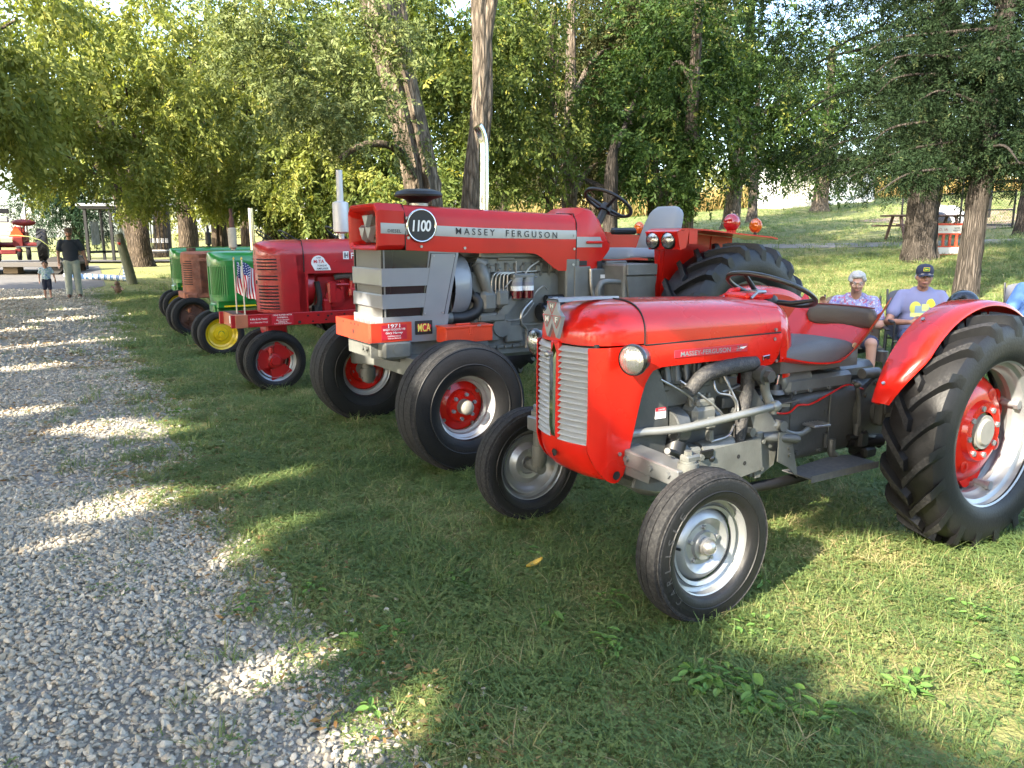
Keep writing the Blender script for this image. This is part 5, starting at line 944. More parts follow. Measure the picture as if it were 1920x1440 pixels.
# wheels
def front_wheel_25(c, s):
    w = empty('front_wheel', c, 0, parent=T25)
    ribbed_tyre(w, .315, .198, .138, 3); rim(w, .205, .128, SILV)
    k = s; dp = [(.001, .010 * k), (.04, .010 * k), (.058, .012 * k), (.062, -.004 * k), (.085, -.008 * k), (.10, .004 * k), (.116, .014 * k), (.132, .008 * k), (.150, -.012 * k), (.158, -.026 * k), (.166, -.03 * k)]
    disc(w, dp, SILV)
    mb = MB().cyl((0, 0, 0), (0, .03 * k, 0), .036, n=24).ell((0, .03 * k, 0), (.031, .03, .031), 22, 12); mb.build('hub_cap', STEEL, w, 50)
    lug_ring(w, .074, -.006 if k > 0 else -.006, 5, SILV, size=.010)
    MB().tube([(-.16, .0, .02), (-.15, .03 * k, .02)], .006, 8).build('valve', BLK, w)
    return w
fw = front_wheel_25((0, .672, .312), 1); front_wheel_25((0, -.672, .312), -1)
# raised maker name on the tyre wall
mb = MB(); word = 'CARLISLE'
for i, ch in enumerate(word):
    a = R_(222 - 12.2 * i + 0); rr = .252; d = np.array([math.cos(a), 0, math.sin(a)]); tn = np.array([math.sin(a), 0, -math.cos(a)])
    if ch == 'I': ptx(mb, ch, d * rr + [0, .0700, 0], tn, d, .006, .03, .01)
    else: ptx(mb, ch, d * rr + [0, .0700, 0], tn, d, .024, .03, .01)
V = mb.arr(); mb.build('tyre_lettering', mat('tyre_print', (.045, .045, .047), .6), fw, 0)
def rear_wheel_25(s):
    w = empty('rear_wheel', (1.739, s * .755, .585), 0, parent=T25)
    lugged_tyre(w, .592, .36, .28, 19, lh=.042); rim(w, .368, .29, SILV)
    MB().lathe([(.10, .04 * s), (.145, .042 * s), (.158, .02 * s), (.20, .015 * s), (.25, -.012 * s), (.275, -.04 * s), (.283, -.06 * s), (.275, -.06 * s), (.24, -.03 * s), (.10, .015 * s)], (0, 0, 0), (0, 1, 0), 48).build('wheel_disc', RED, w, 35)
    mb = MB()
    for k in range(4):
        a = .35 + k * math.pi / 2; d = np.array([math.cos(a), 0, math.sin(a)]); t_ = np.array([-d[2], 0, d[0]]); q = [(.262, .10), (.31, .075), (.325, .05), (.325, -.05), (.31, -.075), (.262, -.10)]
        V = [d * r_ + t_ * u_ + [0, yy * s, 0] for yy in (-.045, -.061) for r_, u_ in q]; n_ = 6; mb.convex(V, [tuple(range(6)), tuple(range(6, 12))] + [(i, (i + 1) % 6, 6 + (i + 1) % 6, 6 + i) for i in range(6)])
    mb.build('disc_ears', RED, w, kind='stuff')
    for k in range(4):
        a = .35 + k * math.pi / 2; d = np.array([math.cos(a), 0, math.sin(a)]); mb = MB().cyl(d * .31 + [0, -.03 * s, 0], d * .31 + [0, .035 * s, 0], .017, n=12).bolt(d * .31 + [0, .035 * s, 0], (0, s, 0), .024, .018).box(d * .335 + [0, -.04 * s, 0], (.05, .05, .04), .006); mb.build('rim_clamp', SILV, w)
    mb = MB().cyl((0, 0, 0), (0, .05 * s, 0), .085, n=32).cyl((0, .05 * s, 0), (0, .062 * s, 0), .07, .06, 28); mb.build('hub', mat('hub_grey', (.24, .23, .2), .5, var=.2), w, 30)
    lug_ring(w, .122, .028 * s, 8, SILV, size=.016, ph=.2, h=.022 * s)
    mb = MB()
    for k in range(4):
        a = 1.1 + k * math.pi / 2; mb.lathe([(.012, .002), (.026, .003), (.034, 0)], (.195 * math.cos(a), .017 * s, .195 * math.sin(a)), (0, s, 0), 14)
    mb.build('disc_holes', RED2, w)
    return w
rear_wheel_25(1); rear_wheel_25(-1)
# fenders: curved shell over the inner half of each rear tyre
for s in (1, -1):
    rows = []
    for a in np.linspace(R_(17), R_(150), 34):
        row = []; Rr = .632 + .01 * math.sin(a); ww = min(1, .45 + (a - R_(17)) * 1.4)
        for y, dr in ((.570, -.10), (.572, -.03), (.585, -.005), (.585 + .05 * ww, .004), (.585 + .12 * ww, .006), (.585 + .175 * ww, .002), (.585 + .19 * ww, -.014)):
            row.append((1.739 - (Rr + dr) * math.cos(a), s * y, .585 + (Rr + dr) * math.sin(a)))
        rows.append(row)
    f_ = MB().sheet(np.array(rows), (0, 0, -.006)).build('fender', RED, T25, 50)
    Q = [(1.739 - .60 * math.cos(a), .585 + .60 * math.sin(a)) for a in np.linspace(R_(17), R_(150), 22)] + [(1.739 - .36 * math.cos(a), .585 + .36 * math.sin(a)) for a in np.linspace(R_(150), R_(35), 10)]
    MB().prism(Q, s * .566, s * .572).build('fender_skirt', RED2, f_, 30)
    mb = MB(); screw_row(mb, [(1.739 - .648 * math.cos(R_(a)), s * .63, .585 + .648 * math.sin(R_(a))) for a in (25, 60)], (-.7, 0, .7), .009); mb.build('fender_bolts', STEEL, f_)
mb = MB().lathe([(.001, -.07), (.045, -.064), (.075, -.04), (.088, 0), (.085, .012), (.001, .014)], (2.12, .42, 1.165), (1, 0, .1), 28); mb.build('rear_work_lamp', BLKG, T25, 50)
flip_y(T25)
# ------------------------------------------------------------------ large red tractor with flat grey nose panels
A11 = R_(32.3)
T11 = empty('tractor', (-.807, 5.753, 0), A11, 'large red and grey tractor with flat nose, round black number badge and chrome exhaust stack', 'tractor', 'tractors parked in a row on the grass')
GR11 = mat('paint_warm_grey', (.15, .155, .142), .42, coat=.25, var=.25, vscale=9, dust=.3, dustcol=(.14, .13, .115), bump=.1, bscale=70)
PAN = mat('panel_grey', (.23, .24, .255), .36, coat=.5, var=.08, vscale=5)
HW = .275
def hood_z(x): return 1.772 - .047 * np.clip((x + .3) / 1.55, 0, 1)
def hood_b(x): return 1.462 - .035 * np.clip((x + .3) / .8, 0, 1)
def side_outline(y, xs, zt, zb): return np.array([[(x, y, zb[i] + (zt[i] - zb[i]) * t) for t in np.linspace(0, 1, 5)] for i, x in enumerate(xs)])
# hood: long box with softened shoulders, side dips down behind the engine
xs = np.array([-.10, .1, .3, .5, .7, .9, 1.0, 1.06, 1.12, 1.17, 1.22, 1.3, 1.385])
zb = np.array([hood_b(x) if x < .95 else np.interp(x, [.95, 1.02, 1.20, 1.40], [1.425, 1.415, 1.285, 1.278]) for x in xs])
rows = []
for x, b in zip(xs, zb):
    zt = hood_z(x); rows.append([(x, HW, b), (x, HW + .004, b + .5 * (zt - b)), (x, HW, zt - .085), (x, HW - .012, zt - .045), (x, HW - .045, zt - .012), (x, HW - .10, zt), (x, 0, zt + .006), (x, -HW + .10, zt), (x, -HW + .045, zt - .012), (x, -HW + .012, zt - .045), (x, -HW, zt - .085), (x, -HW - .004, b + .5 * (zt - b)), (x, -HW, b)])
MB().sheet(np.array(rows), (0, 0, -.004)).build('hood', RED2, T11, 30)
# tank cowl with raised back
rows = []
for x, zt, b, w in [(1.39, 1.728, 1.278, HW), (1.43, 1.745, 1.276, HW), (1.49, 1.778, 1.275, HW), (1.56, 1.772, 1.285, HW), (1.64, 1.70, 1.345, HW - .004), (1.72, 1.585, 1.42, HW - .012), (1.75, 1.54, 1.45, HW - .02)]:
    rows.append([(x, w, b), (x, w + .003, b + .5 * (zt - b)), (x, w - .002, zt - .07), (x, w - .03, zt - .02), (x, w - .08, zt), (x, 0, zt + .004), (x, -w + .08, zt), (x, -w + .03, zt - .02), (x, -w + .002, zt - .07), (x, -w - .003, b + .5 * (zt - b)), (x, -w, b)])
mb = MB().sheet(np.array(rows), (0, 0, -.004)); mb.build('rear_cowl', RED2, T11, 30)
# nose shell: deep hooded surround
def nose_ring(x, w, zt, zb_, c): return [(x, w, zb_ + c * .6), (x, w, zt - c), (x, w - c, zt), (x, -w + c, zt), (x, -w, zt - c), (x, -w, zb_ + c * .6), (x, -w + c * .6, zb_), (x, w - c * .6, zb_)]
P = [nose_ring(-.105, HW, 1.766, 1.455, .05), nose_ring(-.22, HW + .002, 1.77, 1.455, .05), nose_ring(-.285, HW + .002, 1.772, 1.452, .05), nose_ring(-.308, HW - .004, 1.764, 1.450, .05), nose_ring(-.312, HW - .018, 1.745, 1.462, .045), nose_ring(-.29, HW - .032, 1.722, 1.482, .04), nose_ring(-.19, HW - .055, 1.69, 1.50, .035)]
mb = MB().grid(np.array(P), cv=True); mb.build('nose_shell', RED2, T11, 28)
MB().box((-.185, 0, 1.595), (.012, .46, .21)).build('nose_screen', mat('mesh_screen', (.10, .10, .098), .6, bump=.8, bscale=260), T11)
tri3 = MB()
MB().box((-.225, 0, 1.585), (.05, .42, .085), .015).build('emblem_bar', SILVF, T11)
for k, (cy, cz, up) in enumerate([(0, 1.648, 0), (-.062, 1.565, 0), (.062, 1.565, 0)]):
    q = [(cy - .075, cz + .052), (cy + .075, cz + .052), (cy, cz - .062)]; tri3.prism(q, -.255, -.285 - .003 * k, axis='x', taper=.72)
tri3.build('emblem', SILVF, T11, 20, kind='stuff')
mb = MB().box((-.20, 0, 1.515), (.02, .4, .03), .005); mb.build('lower_lip', mat('smoke_plate', (.05, .05, .052), .3), T11)
# stripe, lettering, round badge (on the near side and the far side)
for s in (1, -1):
    st = MB()
    q = lambda x, f: hood_b(min(x, .95)) + (hood_z(x) - hood_b(min(x, .95))) * f
    st.sheet(np.array([[(x, s * (HW + .0055), q(x, .335)), (x, s * (HW + .0075), q(x, .45)), (x, s * (HW + .0055), q(x, .565))] for x in np.linspace(-.285, 1.385, 24)]), (0, -s * .003, 0))
    so = st.build('stripe', mat('stripe_silver', (.34, .345, .345), .35, metal=.4), T11, 40)
    st = MB().sheet(np.array([[(x, s * (HW + .0055), 1.462), (x, s * (HW + .006), 1.50), (x - .02 * (x > 1.6), s * (HW + .0055), 1.545)] for x in np.linspace(1.392, 1.65, 5)]), (0, -s * .003, 0)); st.build('stripe', MATS['stripe_silver'], T11, 40)
    MB().box((1.57, s * (HW + .012), 1.502), (.17, .022, .022), .006).build('door_handle', RED2, T11)
    slope = unit([1, 0, -.032]); mb = MB(); ptx(mb, 'MASSEY  FERGUSON', (.745, s * (HW + .0085), q(.745, .45) + .002), slope * s, (0, 0, 1), .90, .047, .004, spacing=1.55); mb.build('hood_lettering', BLKP, T11, 0, kind='stuff')
    mb = MB(); ptx(mb, 'DIESEL', (-.185, s * (HW + .0085), q(-.185, .40)), slope * s, (0, 0, 1), .10, .022, .008, spacing=1.1); mb.build('diesel_lettering', BLKP, T11, 0)
    bd = MB().lathe([(.001, .012), (.105, .012), (.106, .010)], (.02, s * (HW + .004), 1.618), (0, s, 0), 40).build('number_badge', BLKP, T11, 30)
    MB().torus((.02, s * (HW + .012), 1.618), (0, 1, 0), .110, .009, 48, 8).build('badge_ring', CHROME, bd, 60)
    mb = MB(); ptx(mb, '1100', (.02, s * (HW + .0165), 1.618), (s, 0, 0), (0, 0, 1), .145, .080, .022, shear=.12, spacing=.86); mb.build('badge_number', WHT, bd, 0)
    mb = MB(); screw_row(mb, [(-.09, s * (HW + .004), 1.67), (-.08, s * (HW + .004), 1.535), (.02, s * (HW + .002), 1.475), (.37, s * (HW + .002), 1.462), (1.365, s * (HW + .005), 1.555), (1.365, s * (HW + .005), 1.45), (1.36, s * (HW + .003), 1.325)], (0, s, 0), .011); mb.build('hood_screws', STEEL, T11, kind='stuff')
    MB().box((1.46, s * (HW + .004), 1.335), (.075, .006, .04), .002).build('small_plate', BLKP, T11)
MB().tube([(-.102, HW + .003, 1.455), (-.102, HW + .004, 1.69), (-.102, HW - .04, 1.765), (-.102, 0, 1.778)], .004, 5).build('hood_seam', DARK, T11)
MB().tube([(1.387, HW + .003, 1.28), (1.387, HW + .005, 1.65), (1.387, HW - .04, 1.725), (1.387, 0, 1.735)], .0035, 5).build('cowl_seam', DARK, T11)
# pre-cleaner bowl and chrome stack
mb = MB().cyl((.14, 0, 1.76), (.14, 0, 1.80), .07, n=24); pc = mb.build('air_cleaner_stem', STEEL, T11)
MB().lathe([(.07, 1.785), (.095, 1.81), (.125, 1.82), (.175, 1.832), (.178, 1.845), (.165, 1.868), (.11, 1.885), (.001, 1.89)], (.14, 0, 0), (0, 0, 1), 32).build('air_cleaner_cap', BLK, T11, 40)
mb = MB().tube([(.70, 0, 1.70), (.70, 0, 2.0), (.70, 0, 2.20), (.695, 0, 2.27), (.675, 0, 2.33), (.645, 0, 2.37)], [.037] * 6, 20, sub=5)
mb.build('exhaust_stack', CHROME, T11, 60)
# grille box: silver bars, smoked gaps, side panel with door
def slant(z): return .335 - .18 * (1.44 - z) / .5   # rear edge of the side panels leans
for s in (1, -1):
    MB().prism([(-.005, .80), (.185, .80), (.325, 1.438), (.085, 1.446)], s * (HW - .016), s * (HW - .004)).build('grille_side_panel', PAN, T11)
    dp = MB().prism([(.02, .985), (.188, .985), (.29, 1.418), (.10, 1.422)], s * (HW - .004), s * (HW + .006)).build('side_door', PAN, T11)
    MB().tube([(.016, s * (HW - .003), .981), (.192, s * (HW - .003), .981), (.295, s * (HW - .003), 1.423), (.097, s * (HW - .003), 1.427), (.016, s * (HW - .003), .981)], .0045, 5).build('door_gap', DARK, dp)
    mb = MB(); screw_row(mb, [(.035, s * (HW + .006), 1.0), (.178, s * (HW + .006), 1.0), (.115, s * (HW + .006), 1.408), (.278, s * (HW + .006), 1.405)], (0, s, 0), .006); mb.build('door_screws', STEEL, dp, kind='stuff')
SMK = mat('smoked_screen', (.02, .022, .022), .15, coat=.5); FRS = mat('front_screen', (.2, .2, .19), .5, bump=.8, bscale=240)
MB().box((-.262, 0, 1.20), (.01, .53, .5)).build('front_screen', FRS, T11)
for s in (1, -1): MB().box((-.09, s * (HW - .02), 1.20), (.38, .01, .5)).build('side_screen', SMK, T11)
for k, (z0, z1) in enumerate([(1.20, 1.325), (1.045, 1.145)]):
    q = .0 + .085 * (z0 - .8) / .64
    mb = MB().box((-.278, 0, (z0 + z1) / 2), (.02, 2 * HW + .004, z1 - z0), .008)
    for s in (1, -1): mb.prism([(-.288, z0), (q + .02, z0), (q + .05, z1), (-.288, z1)], s * (HW - .01), s * (HW + .003))
    mb.build('grille_bar', PAN, T11, 30, kind='stuff')
mb = MB().prism([(-.288, .80), (.20, .80), (.235, .985), (-.288, .985)], HW + .002, -HW - .002); mb.build('grille_base', PAN, T11)
for k in range(5): MB().box((-.290, -.20 + .1 * k, .93), (.006, .065, .035), .004).build('base_slot', FRS, T11)
mb = MB().box((.025, HW + .006, .90), (.135, .006, .10), .002); dc = mb.build('club_decal', BLKP, T11)
mb = MB(); V = [(.025 + .055 * math.cos(a) * (1 + .12 * math.sin(3 * a)), HW + .0098, .90 + .036 * math.sin(a) * (1 + .15 * math.cos(2 * a))) for a in np.linspace(0, 6.283, 14, endpoint=False)]; mb.add(V, [tuple(range(14))[::-1]]); mb.build('decal_shape', STICK, dc, 0)
mb = MB(); ptx(mb, 'MCA', (.025, HW + .0105, .90), (1, 0, 0), (0, 0, 1), .10, .058, .015); mb.build('decal_lettering', mat('yellow_print', (.8, .7, .12), .5), dc, 0)
# bumper strap with number plate sticker
mb = MB().prism([(-.41, .30), (-.41, -.34), (-.395, -.36), (-.09, -.36), (-.09, -.35), (-.385, -.35), (-.398, -.335), (-.398, .295), (-.385, .31), (-.10, .31), (-.09, .32), (-.395, .32)], .818, .952, axis='z'); bo = mb.build('front_bumper', ORED, T11, 30)
mb = MB()
for y in (-.18, -.02, .05, .12): mb.lathe([(.001, .001), (.009, .001)], (-.41, y, .93), (-1, 0, 0), 10)
mb.lathe([(.001, .001), (.018, .001)], (-.41, .02, .875), (-1, 0, 0), 12); mb.build('bumper_holes', DARK, bo, kind='stuff')
st = MB().box((-.225, .3215, .885), (.19, .003, .105)).build('sticker', STICK, bo)
mb = MB()
for t_, z, w, h in (('1971', .930, .09, .026), ('MASSEY FERGUSON 1100', .905, .165, .015), ('Gary Harvey', .880, .13, .022), ('FAIRFIELD IOWA', .858, .10, .010), ('Veterans Memorial', .843, .10, .009)): ptx(mb, t_, (-.225, .324, z), (1, 0, 0), (0, 0, 1), w, h, .012, shear=.2 if 'Gary' in t_ else 0)
mb.build('sticker_lettering', WHT, st, 0, kind='stuff')
# tool box on the frame
mb = MB().box((.295, .40, .848), (.385, .15, .105), .004); tb = mb.build('tool_box', mat('paint_bright_orange', (.66, .055, .015), .4, coat=.3, var=.1), T11)
MB().box((.295, .40, .908), (.395, .158, .016), .003).build('box_lid', MATS['paint_bright_orange'], tb); MB().box((.305, .477, .88), (.025, .006, .06), .002).build('box_hasp', MATS['paint_bright_orange'], tb); MB().box((.37, .478, .914), (.03, .006, .012)).build('box_catch', STEEL, tb)
MB().box((.28, .40, .921), (.12, .02, .012), .003).build('box_grip', MATS['paint_bright_orange'], tb)
# engine
E1 = empty('engine', parent=T11); Y0 = .20
mb = MB().box((.95, 0, 1.02), (.95, .34, .52), .02).box((.95, 0, 1.33), (.85, .36, .12), .012).box((.95, 0, .72), (1.0, .36, .22), .03).box((.90, .02, 1.41), (.74, .40, .05), .01).box((1.42, 0, .95), (.2, .46, .7), .03)
mb.box((.78, .185, 1.40), (.15, .03, .07), .006).box((.95, .19, .86), (.9, .03, .015)).box((.95, .19, .80), (.9, .03, .012)).box((.90, .185, .70), (.95, .03, .03), .005)
for x in np.linspace(.55, 1.35, 12): mb.bolt((x, .20, .70), (0, 1, 0), .013)
for x in (.62, .72, .82): mb.box((x, .18, 1.20), (.03, .05, .22), .008)
mb.box((.60, .21, 1.06), (.14, .10, .16), .03).box((.63, .20, .935), (.24, .09, .07), .015).box((.52, .17, .90), (.10, .08, .12), .02).box((.72, .20, 1.08), (.13, .12, .15), .03).box((.84, .20, .80), (.16, .05, .14), .01).box((.64, .2, .81), (.12, .05, .12), .01)
mb.build('engine_block', GR11, E1)
mb = MB().prism([(.66, .955), (.76, .955), (.92, 1.15), (.86, 1.16)], .225, .25).cyl((.72, .22, .86), (.72, .235, .86), .08, n=24); mb.build('engine_bracket', GR11, E1)
mb = MB()
for x in np.linspace(.62, 1.28, 9): mb.cyl((x, .16, 1.24), (x, .19, 1.345), .014, n=10).cyl((x, .165, 1.26), (x, .17, 1.285), .02, n=6)
for x in (.66, .80, .94, 1.08, 1.22): mb.box((x, .17, 1.30), (.05, .05, .06), .01)
mb.build('injectors', GR11, E1)
mb = MB()
for i in range(5):
    x = .62 + .035 * i; mb.tube([(x, .24, 1.12), (x, .245, 1.22), (x + .03, .24, 1.27), (x + .1 + .05 * i, .20, 1.28)], .006, 7, sub=4)
mb.tube([(.74, .24, 1.16), (.80, .25, 1.22), (.90, .24, 1.235), (1.05, .22, 1.23)], .007, 7, sub=4).tube([(.97, .22, 1.0), (1.02, .23, 1.10), (1.1, .23, 1.16), (1.15, .22, 1.13)], .006, 7, sub=4).tube([(.85, .225, 1.06), (.87, .25, 1.18), (.95, .25, 1.30), (1.06, .23, 1.36)], .007, 7, sub=5).tube([(.84, .24, 1.36), (.84, .24, 1.25)], .006, 7)
mb.tube([(1.0, .22, 1.05), (.90, .24, .97), (.89, .24, .88), (.94, .24, .82), (.94, .24, .68)], .012, 8, sub=4).tube([(1.02, .22, 1.03), (.90, .24, .92), (.76, .24, .905)], .006, 7, sub=3); mb.build('pipes', STEEL, E1, kind='stuff')
MB().box((.89, .235, 1.245), (.20, .10, .04), .01).build('filter_head', GR11, E1)
for x in (.84, .945):
    f_ = MB().cyl((x, .245, 1.225), (x, .245, 1.17), .047, n=24).cyl((x, .245, 1.235), (x, .245, 1.225), .05, n=24).build('fuel_filter', SILVF, E1); MB().cyl((x, .245, 1.17), (x, .245, 1.135), .0478, n=24).build('filter_band', WHT, f_); MB().cyl((x, .245, 1.135), (x, .245, 1.075), .047, .046, 24).build('fuel_bowl', mat('red_fuel', (.10, .008, .012), .08, coat=1), f_); MB().cyl((x, .245, 1.075), (x, .245, 1.062), .05, .03, 20).build('bowl_base', SILVF, f_)
    MB().cyl((x, .245, 1.20), (x, .245, 1.18), .0478, n=24).build('filter_label', mat('label_grey', (.2, .2, .24), .5), f_)
g = MB().cyl((1.07, .24, .955), (1.33, .24, .955), .075, n=28).cyl((1.055, .24, .955), (1.07, .24, .955), .06, .075, 28).cyl((1.13, .23, 1.05), (1.30, .23, 1.05), .04, n=18).box((1.3, .2, 1.0), (.1, .06, .08), .02).build('starter_motor', BLKG, E1)
MB().box((1.17, .30, 1.03), (.055, .03, .09), .008).build('starter_strap', STEEL, g); mb = MB().ell((1.20, .313, .965), (.05, .006, .022), 20, 8); mb.build('starter_plate', SILVF, g)
mb = MB().tube([(.56, .16, 1.32), (.57, .2, 1.25), (.60, .21, 1.15), (.63, .21, 1.1)], [.055, .05, .04, .035], 14, sub=4).cyl((.53, .14, 1.37), (.60, .16, 1.33), .06, n=16); mb.build('water_outlet', GR11, E1)
mb = MB().tube([(.30, .19, .945), (.40, .20, .945), (.50, .21, .985), (.53, .2, 1.06), (.50, .17, 1.10)], .045, 14, sub=5); mb.build('radiator_hose', BLK, E1); MB().cyl((.22, .18, .95), (.32, .19, .945), .042, n=16).build('hose_pipe', GR11, E1)
rows = [[(x, r_ * math.cos(a), 1.18 + .26 * math.sin(a) * (r_ / .25)) for a in np.linspace(0, 6.283, 32, endpoint=False)] for x, r_ in ((.30, .262), (.42, .255), (.455, .235))]
MB().grid(np.array(rows), cv=True, flip=True).build('fan_shroud', PAN, E1, 40)
mb = MB().box((.50, 0, 1.15), (.03, .3, .4)).box((.14, 0, 1.1), (.10, .5, .6)); mb.build('radiator', DARK, E1)
mb = MB()
for a in np.linspace(0, 6.28, 6, endpoint=False): mb.box((.47, .13 * math.cos(a), 1.15 + .13 * math.sin(a)), (.012, .07, .18), .003, rot=rotx(a + 1.57) @ rotz(.4))
mb.build('fan', BLK, E1, kind='stuff')
# frame, gearbox, platform
mb = MB().prism([(-.36, .70), (-.36, .80), (.60, .80), (.60, .66), (.1, .60)], .22, -.22).box((-.20, .27, .755), (.22, .12, .13), .02).cyl((-.20, .33, .765), (-.20, .335, .765), .04, n=18).box((-.345, .18, .74), (.03, .05, .08), .006).bolt((-.37, .10, .76), (-1, 0, 0), .02).bolt((-.37, .16, .76), (-1, 0, 0), .02)
mb.build('front_frame', GR11, T11)
mb = MB().prism([(-.14, .565), (-.14, .70), (0.0, .70), (0, .565)], .5, -.5)
for s in (1, -1):
    mb.box((-.07, s * .56, .60), (.13, .50, .14), .01, rot=rotx(-s * .10))
for y in (.42, .50, .64): mb.bolt((-.14, y, .60), (-1, 0, 0), .02, .014)
mb.build('front_axle', GR11, T11)
for s in (1, -1):
    mb = MB().cyl((-.02, s * .715, .36), (-.02, s * .715, .68), .048, n=20).cyl((-.02, s * .715, .40), (-.02, s * .715, .47), .062, n=20).cyl((-.02, s * .70, .40), (0, s * .86, .40), .06, .05, 18).box((-.02, s * .715, .70), (.16, .07, .04), .01); mb.build('kingpin', GREY, T11)
mb = MB().box((1.75, 0, .85), (.8, .50, .60), .03).box((1.60, .26, 1.10), (.28, .05, .38), .01).box((1.36, .20, 1.15), (.14, .16, .45), .01).box((1.45, .275, 1.10), (.16, .03, .42), .004).box((2.2, 0, .85), (.7, .5, .6), .04).box((1.80, .28, 1.18), (.22, .03, .34), .006)
mb.build('gearbox', GR11, T11)
mb = MB().tube([(1.52, .30, 1.29), (1.525, .31, 1.14), (1.56, .315, 1.05), (1.68, .31, 1.03)], .016, 10, sub=5).cyl((1.60, .315, 1.035), (1.70, .31, 1.03), .024, n=12); mb.build('oil_pipe', STEEL, T11)
MB().box((1.67, .287, 1.225), (.07, .004, .03)).build('maker_label', WHT, T11); MB().box((1.62, .29, 1.32), (.05, .004, .06)).build('dark_label', BLKP, T11)
mb = MB().tube([(1.74, .48, 1.185), (1.54, .48, 1.195), (1.475, .48, 1.17), (1.455, .48, 1.10), (1.50, .48, 1.03), (1.56, .48, .985)], [.018, .022, .024, .024, .022, .03], 10, sub=5); mb.build('step_handrail', GR11, T11)
mb = MB().prism([(1.50, 1.035), (1.56, 1.06), (1.72, .955), (2.6, .955), (2.6, .935), (1.58, .935)], .30, .66); mb.build('step_plate', mat('step_cream', (.36, .32, .25), .5, var=.2), T11)
mb = MB().box((2.05, 0, .95), (.7, 1.15, .03), .004); mb.build('platform', GR11, T11)
mb = MB().box((1.85, .36, 1.165), (.34, .34, .33), .015); fb = mb.build('battery_box', GR11, T11); MB().box((1.85, .545, 1.285), (.32, .03, .09), .006).build('box_flap', GR11, fb); MB().prism([(1.69, 1.23), (2.01, 1.23), (1.97, 1.02), (1.73, 1.02)], .535, .552).build('box_front', GR11, fb)
for x in (1.76, 1.80, 1.95, 1.99): MB().ell((x, .55, .985), (.011, .011, .011), 8, 5).build('platform_bolt', STEEL, T11)
# steering wheel and seat
w_ = empty('steering_wheel', parent=T11); wc = np.array([1.95, -.02, 1.835]); wax = unit([.52, 0, .85])
MB().torus(wc, wax, .215, .015, 48, 8).build('wheel_rim', BLK, w_, 60); u_, v_, _ = basis(wax); mb = MB()
for a in (.4, 2.5, 4.6): d = math.cos(a) * u_ + math.sin(a) * v_; mb.tube([wc - wax * .05 + d * .02, wc + d * .21], [.018, .011], 8)
mb.build('spokes', BLK, w_); MB().cyl(wc - wax * .08, wc - wax * .02, .055, .045, 20).cyl(wc - wax * .06, wc - wax * .40, .033, n=14).build('steering_column', BLK, w_)
se = empty('seat', parent=T11)
rows = []
for t in np.linspace(0, 1, 13):
    row = []
    for q in np.linspace(-1, 1, 13): e = (1 - abs(q) ** 6) * (1 - abs(2 * t - 1) ** 6); row.append((1.98 + .46 * t, q * .25, 1.365 + .085 * e ** .6 + .02 * q * q))
    rows.append(row)
MB().sheet(np.array(rows), (0, 0, -.012)).build('seat_cushion', VINYLG, se, 60)
rows = []
for t in np.linspace(0, 1, 15):
    row = []; w = .235 * (1 - .28 * t ** 3) * (1 if t < .85 else (1 - ((t - .85) / .15) ** 2 * .35))
    for q in np.linspace(-1, 1, 13): row.append((2.43 + .16 * t - .035 * q * q * 0 - .045 * (1 - q ** 4) * (1 - (2 * t - 1) ** 4) + .02 * q * q, q * w, 1.40 + .42 * t))
    rows.append(row)
MB().sheet(np.array(rows), (.05, 0, -.01)).build('seat_back', VINYLG, se, 60)
MB().box((2.2, 0, 1.30), (.42, .42, .08), .02).build('seat_base', BLK, se); mb = MB().box((2.16, 0, 1.18), (.3, .3, .2), .01).tube([(1.85, .1, 1.12), (1.95, .18, 1.24), (2.0, .22, 1.27)], .014, 8); mb.build('seat_stand', GR11, se); MB().box((2.10, .235, 1.26), (.30, .06, .03), .006).build('seat_slide', SILVF, se)
mb = MB().box((2.36, -.29, 1.60), (.30, .06, .06), .02); mb.build('armrest', BLK, se)
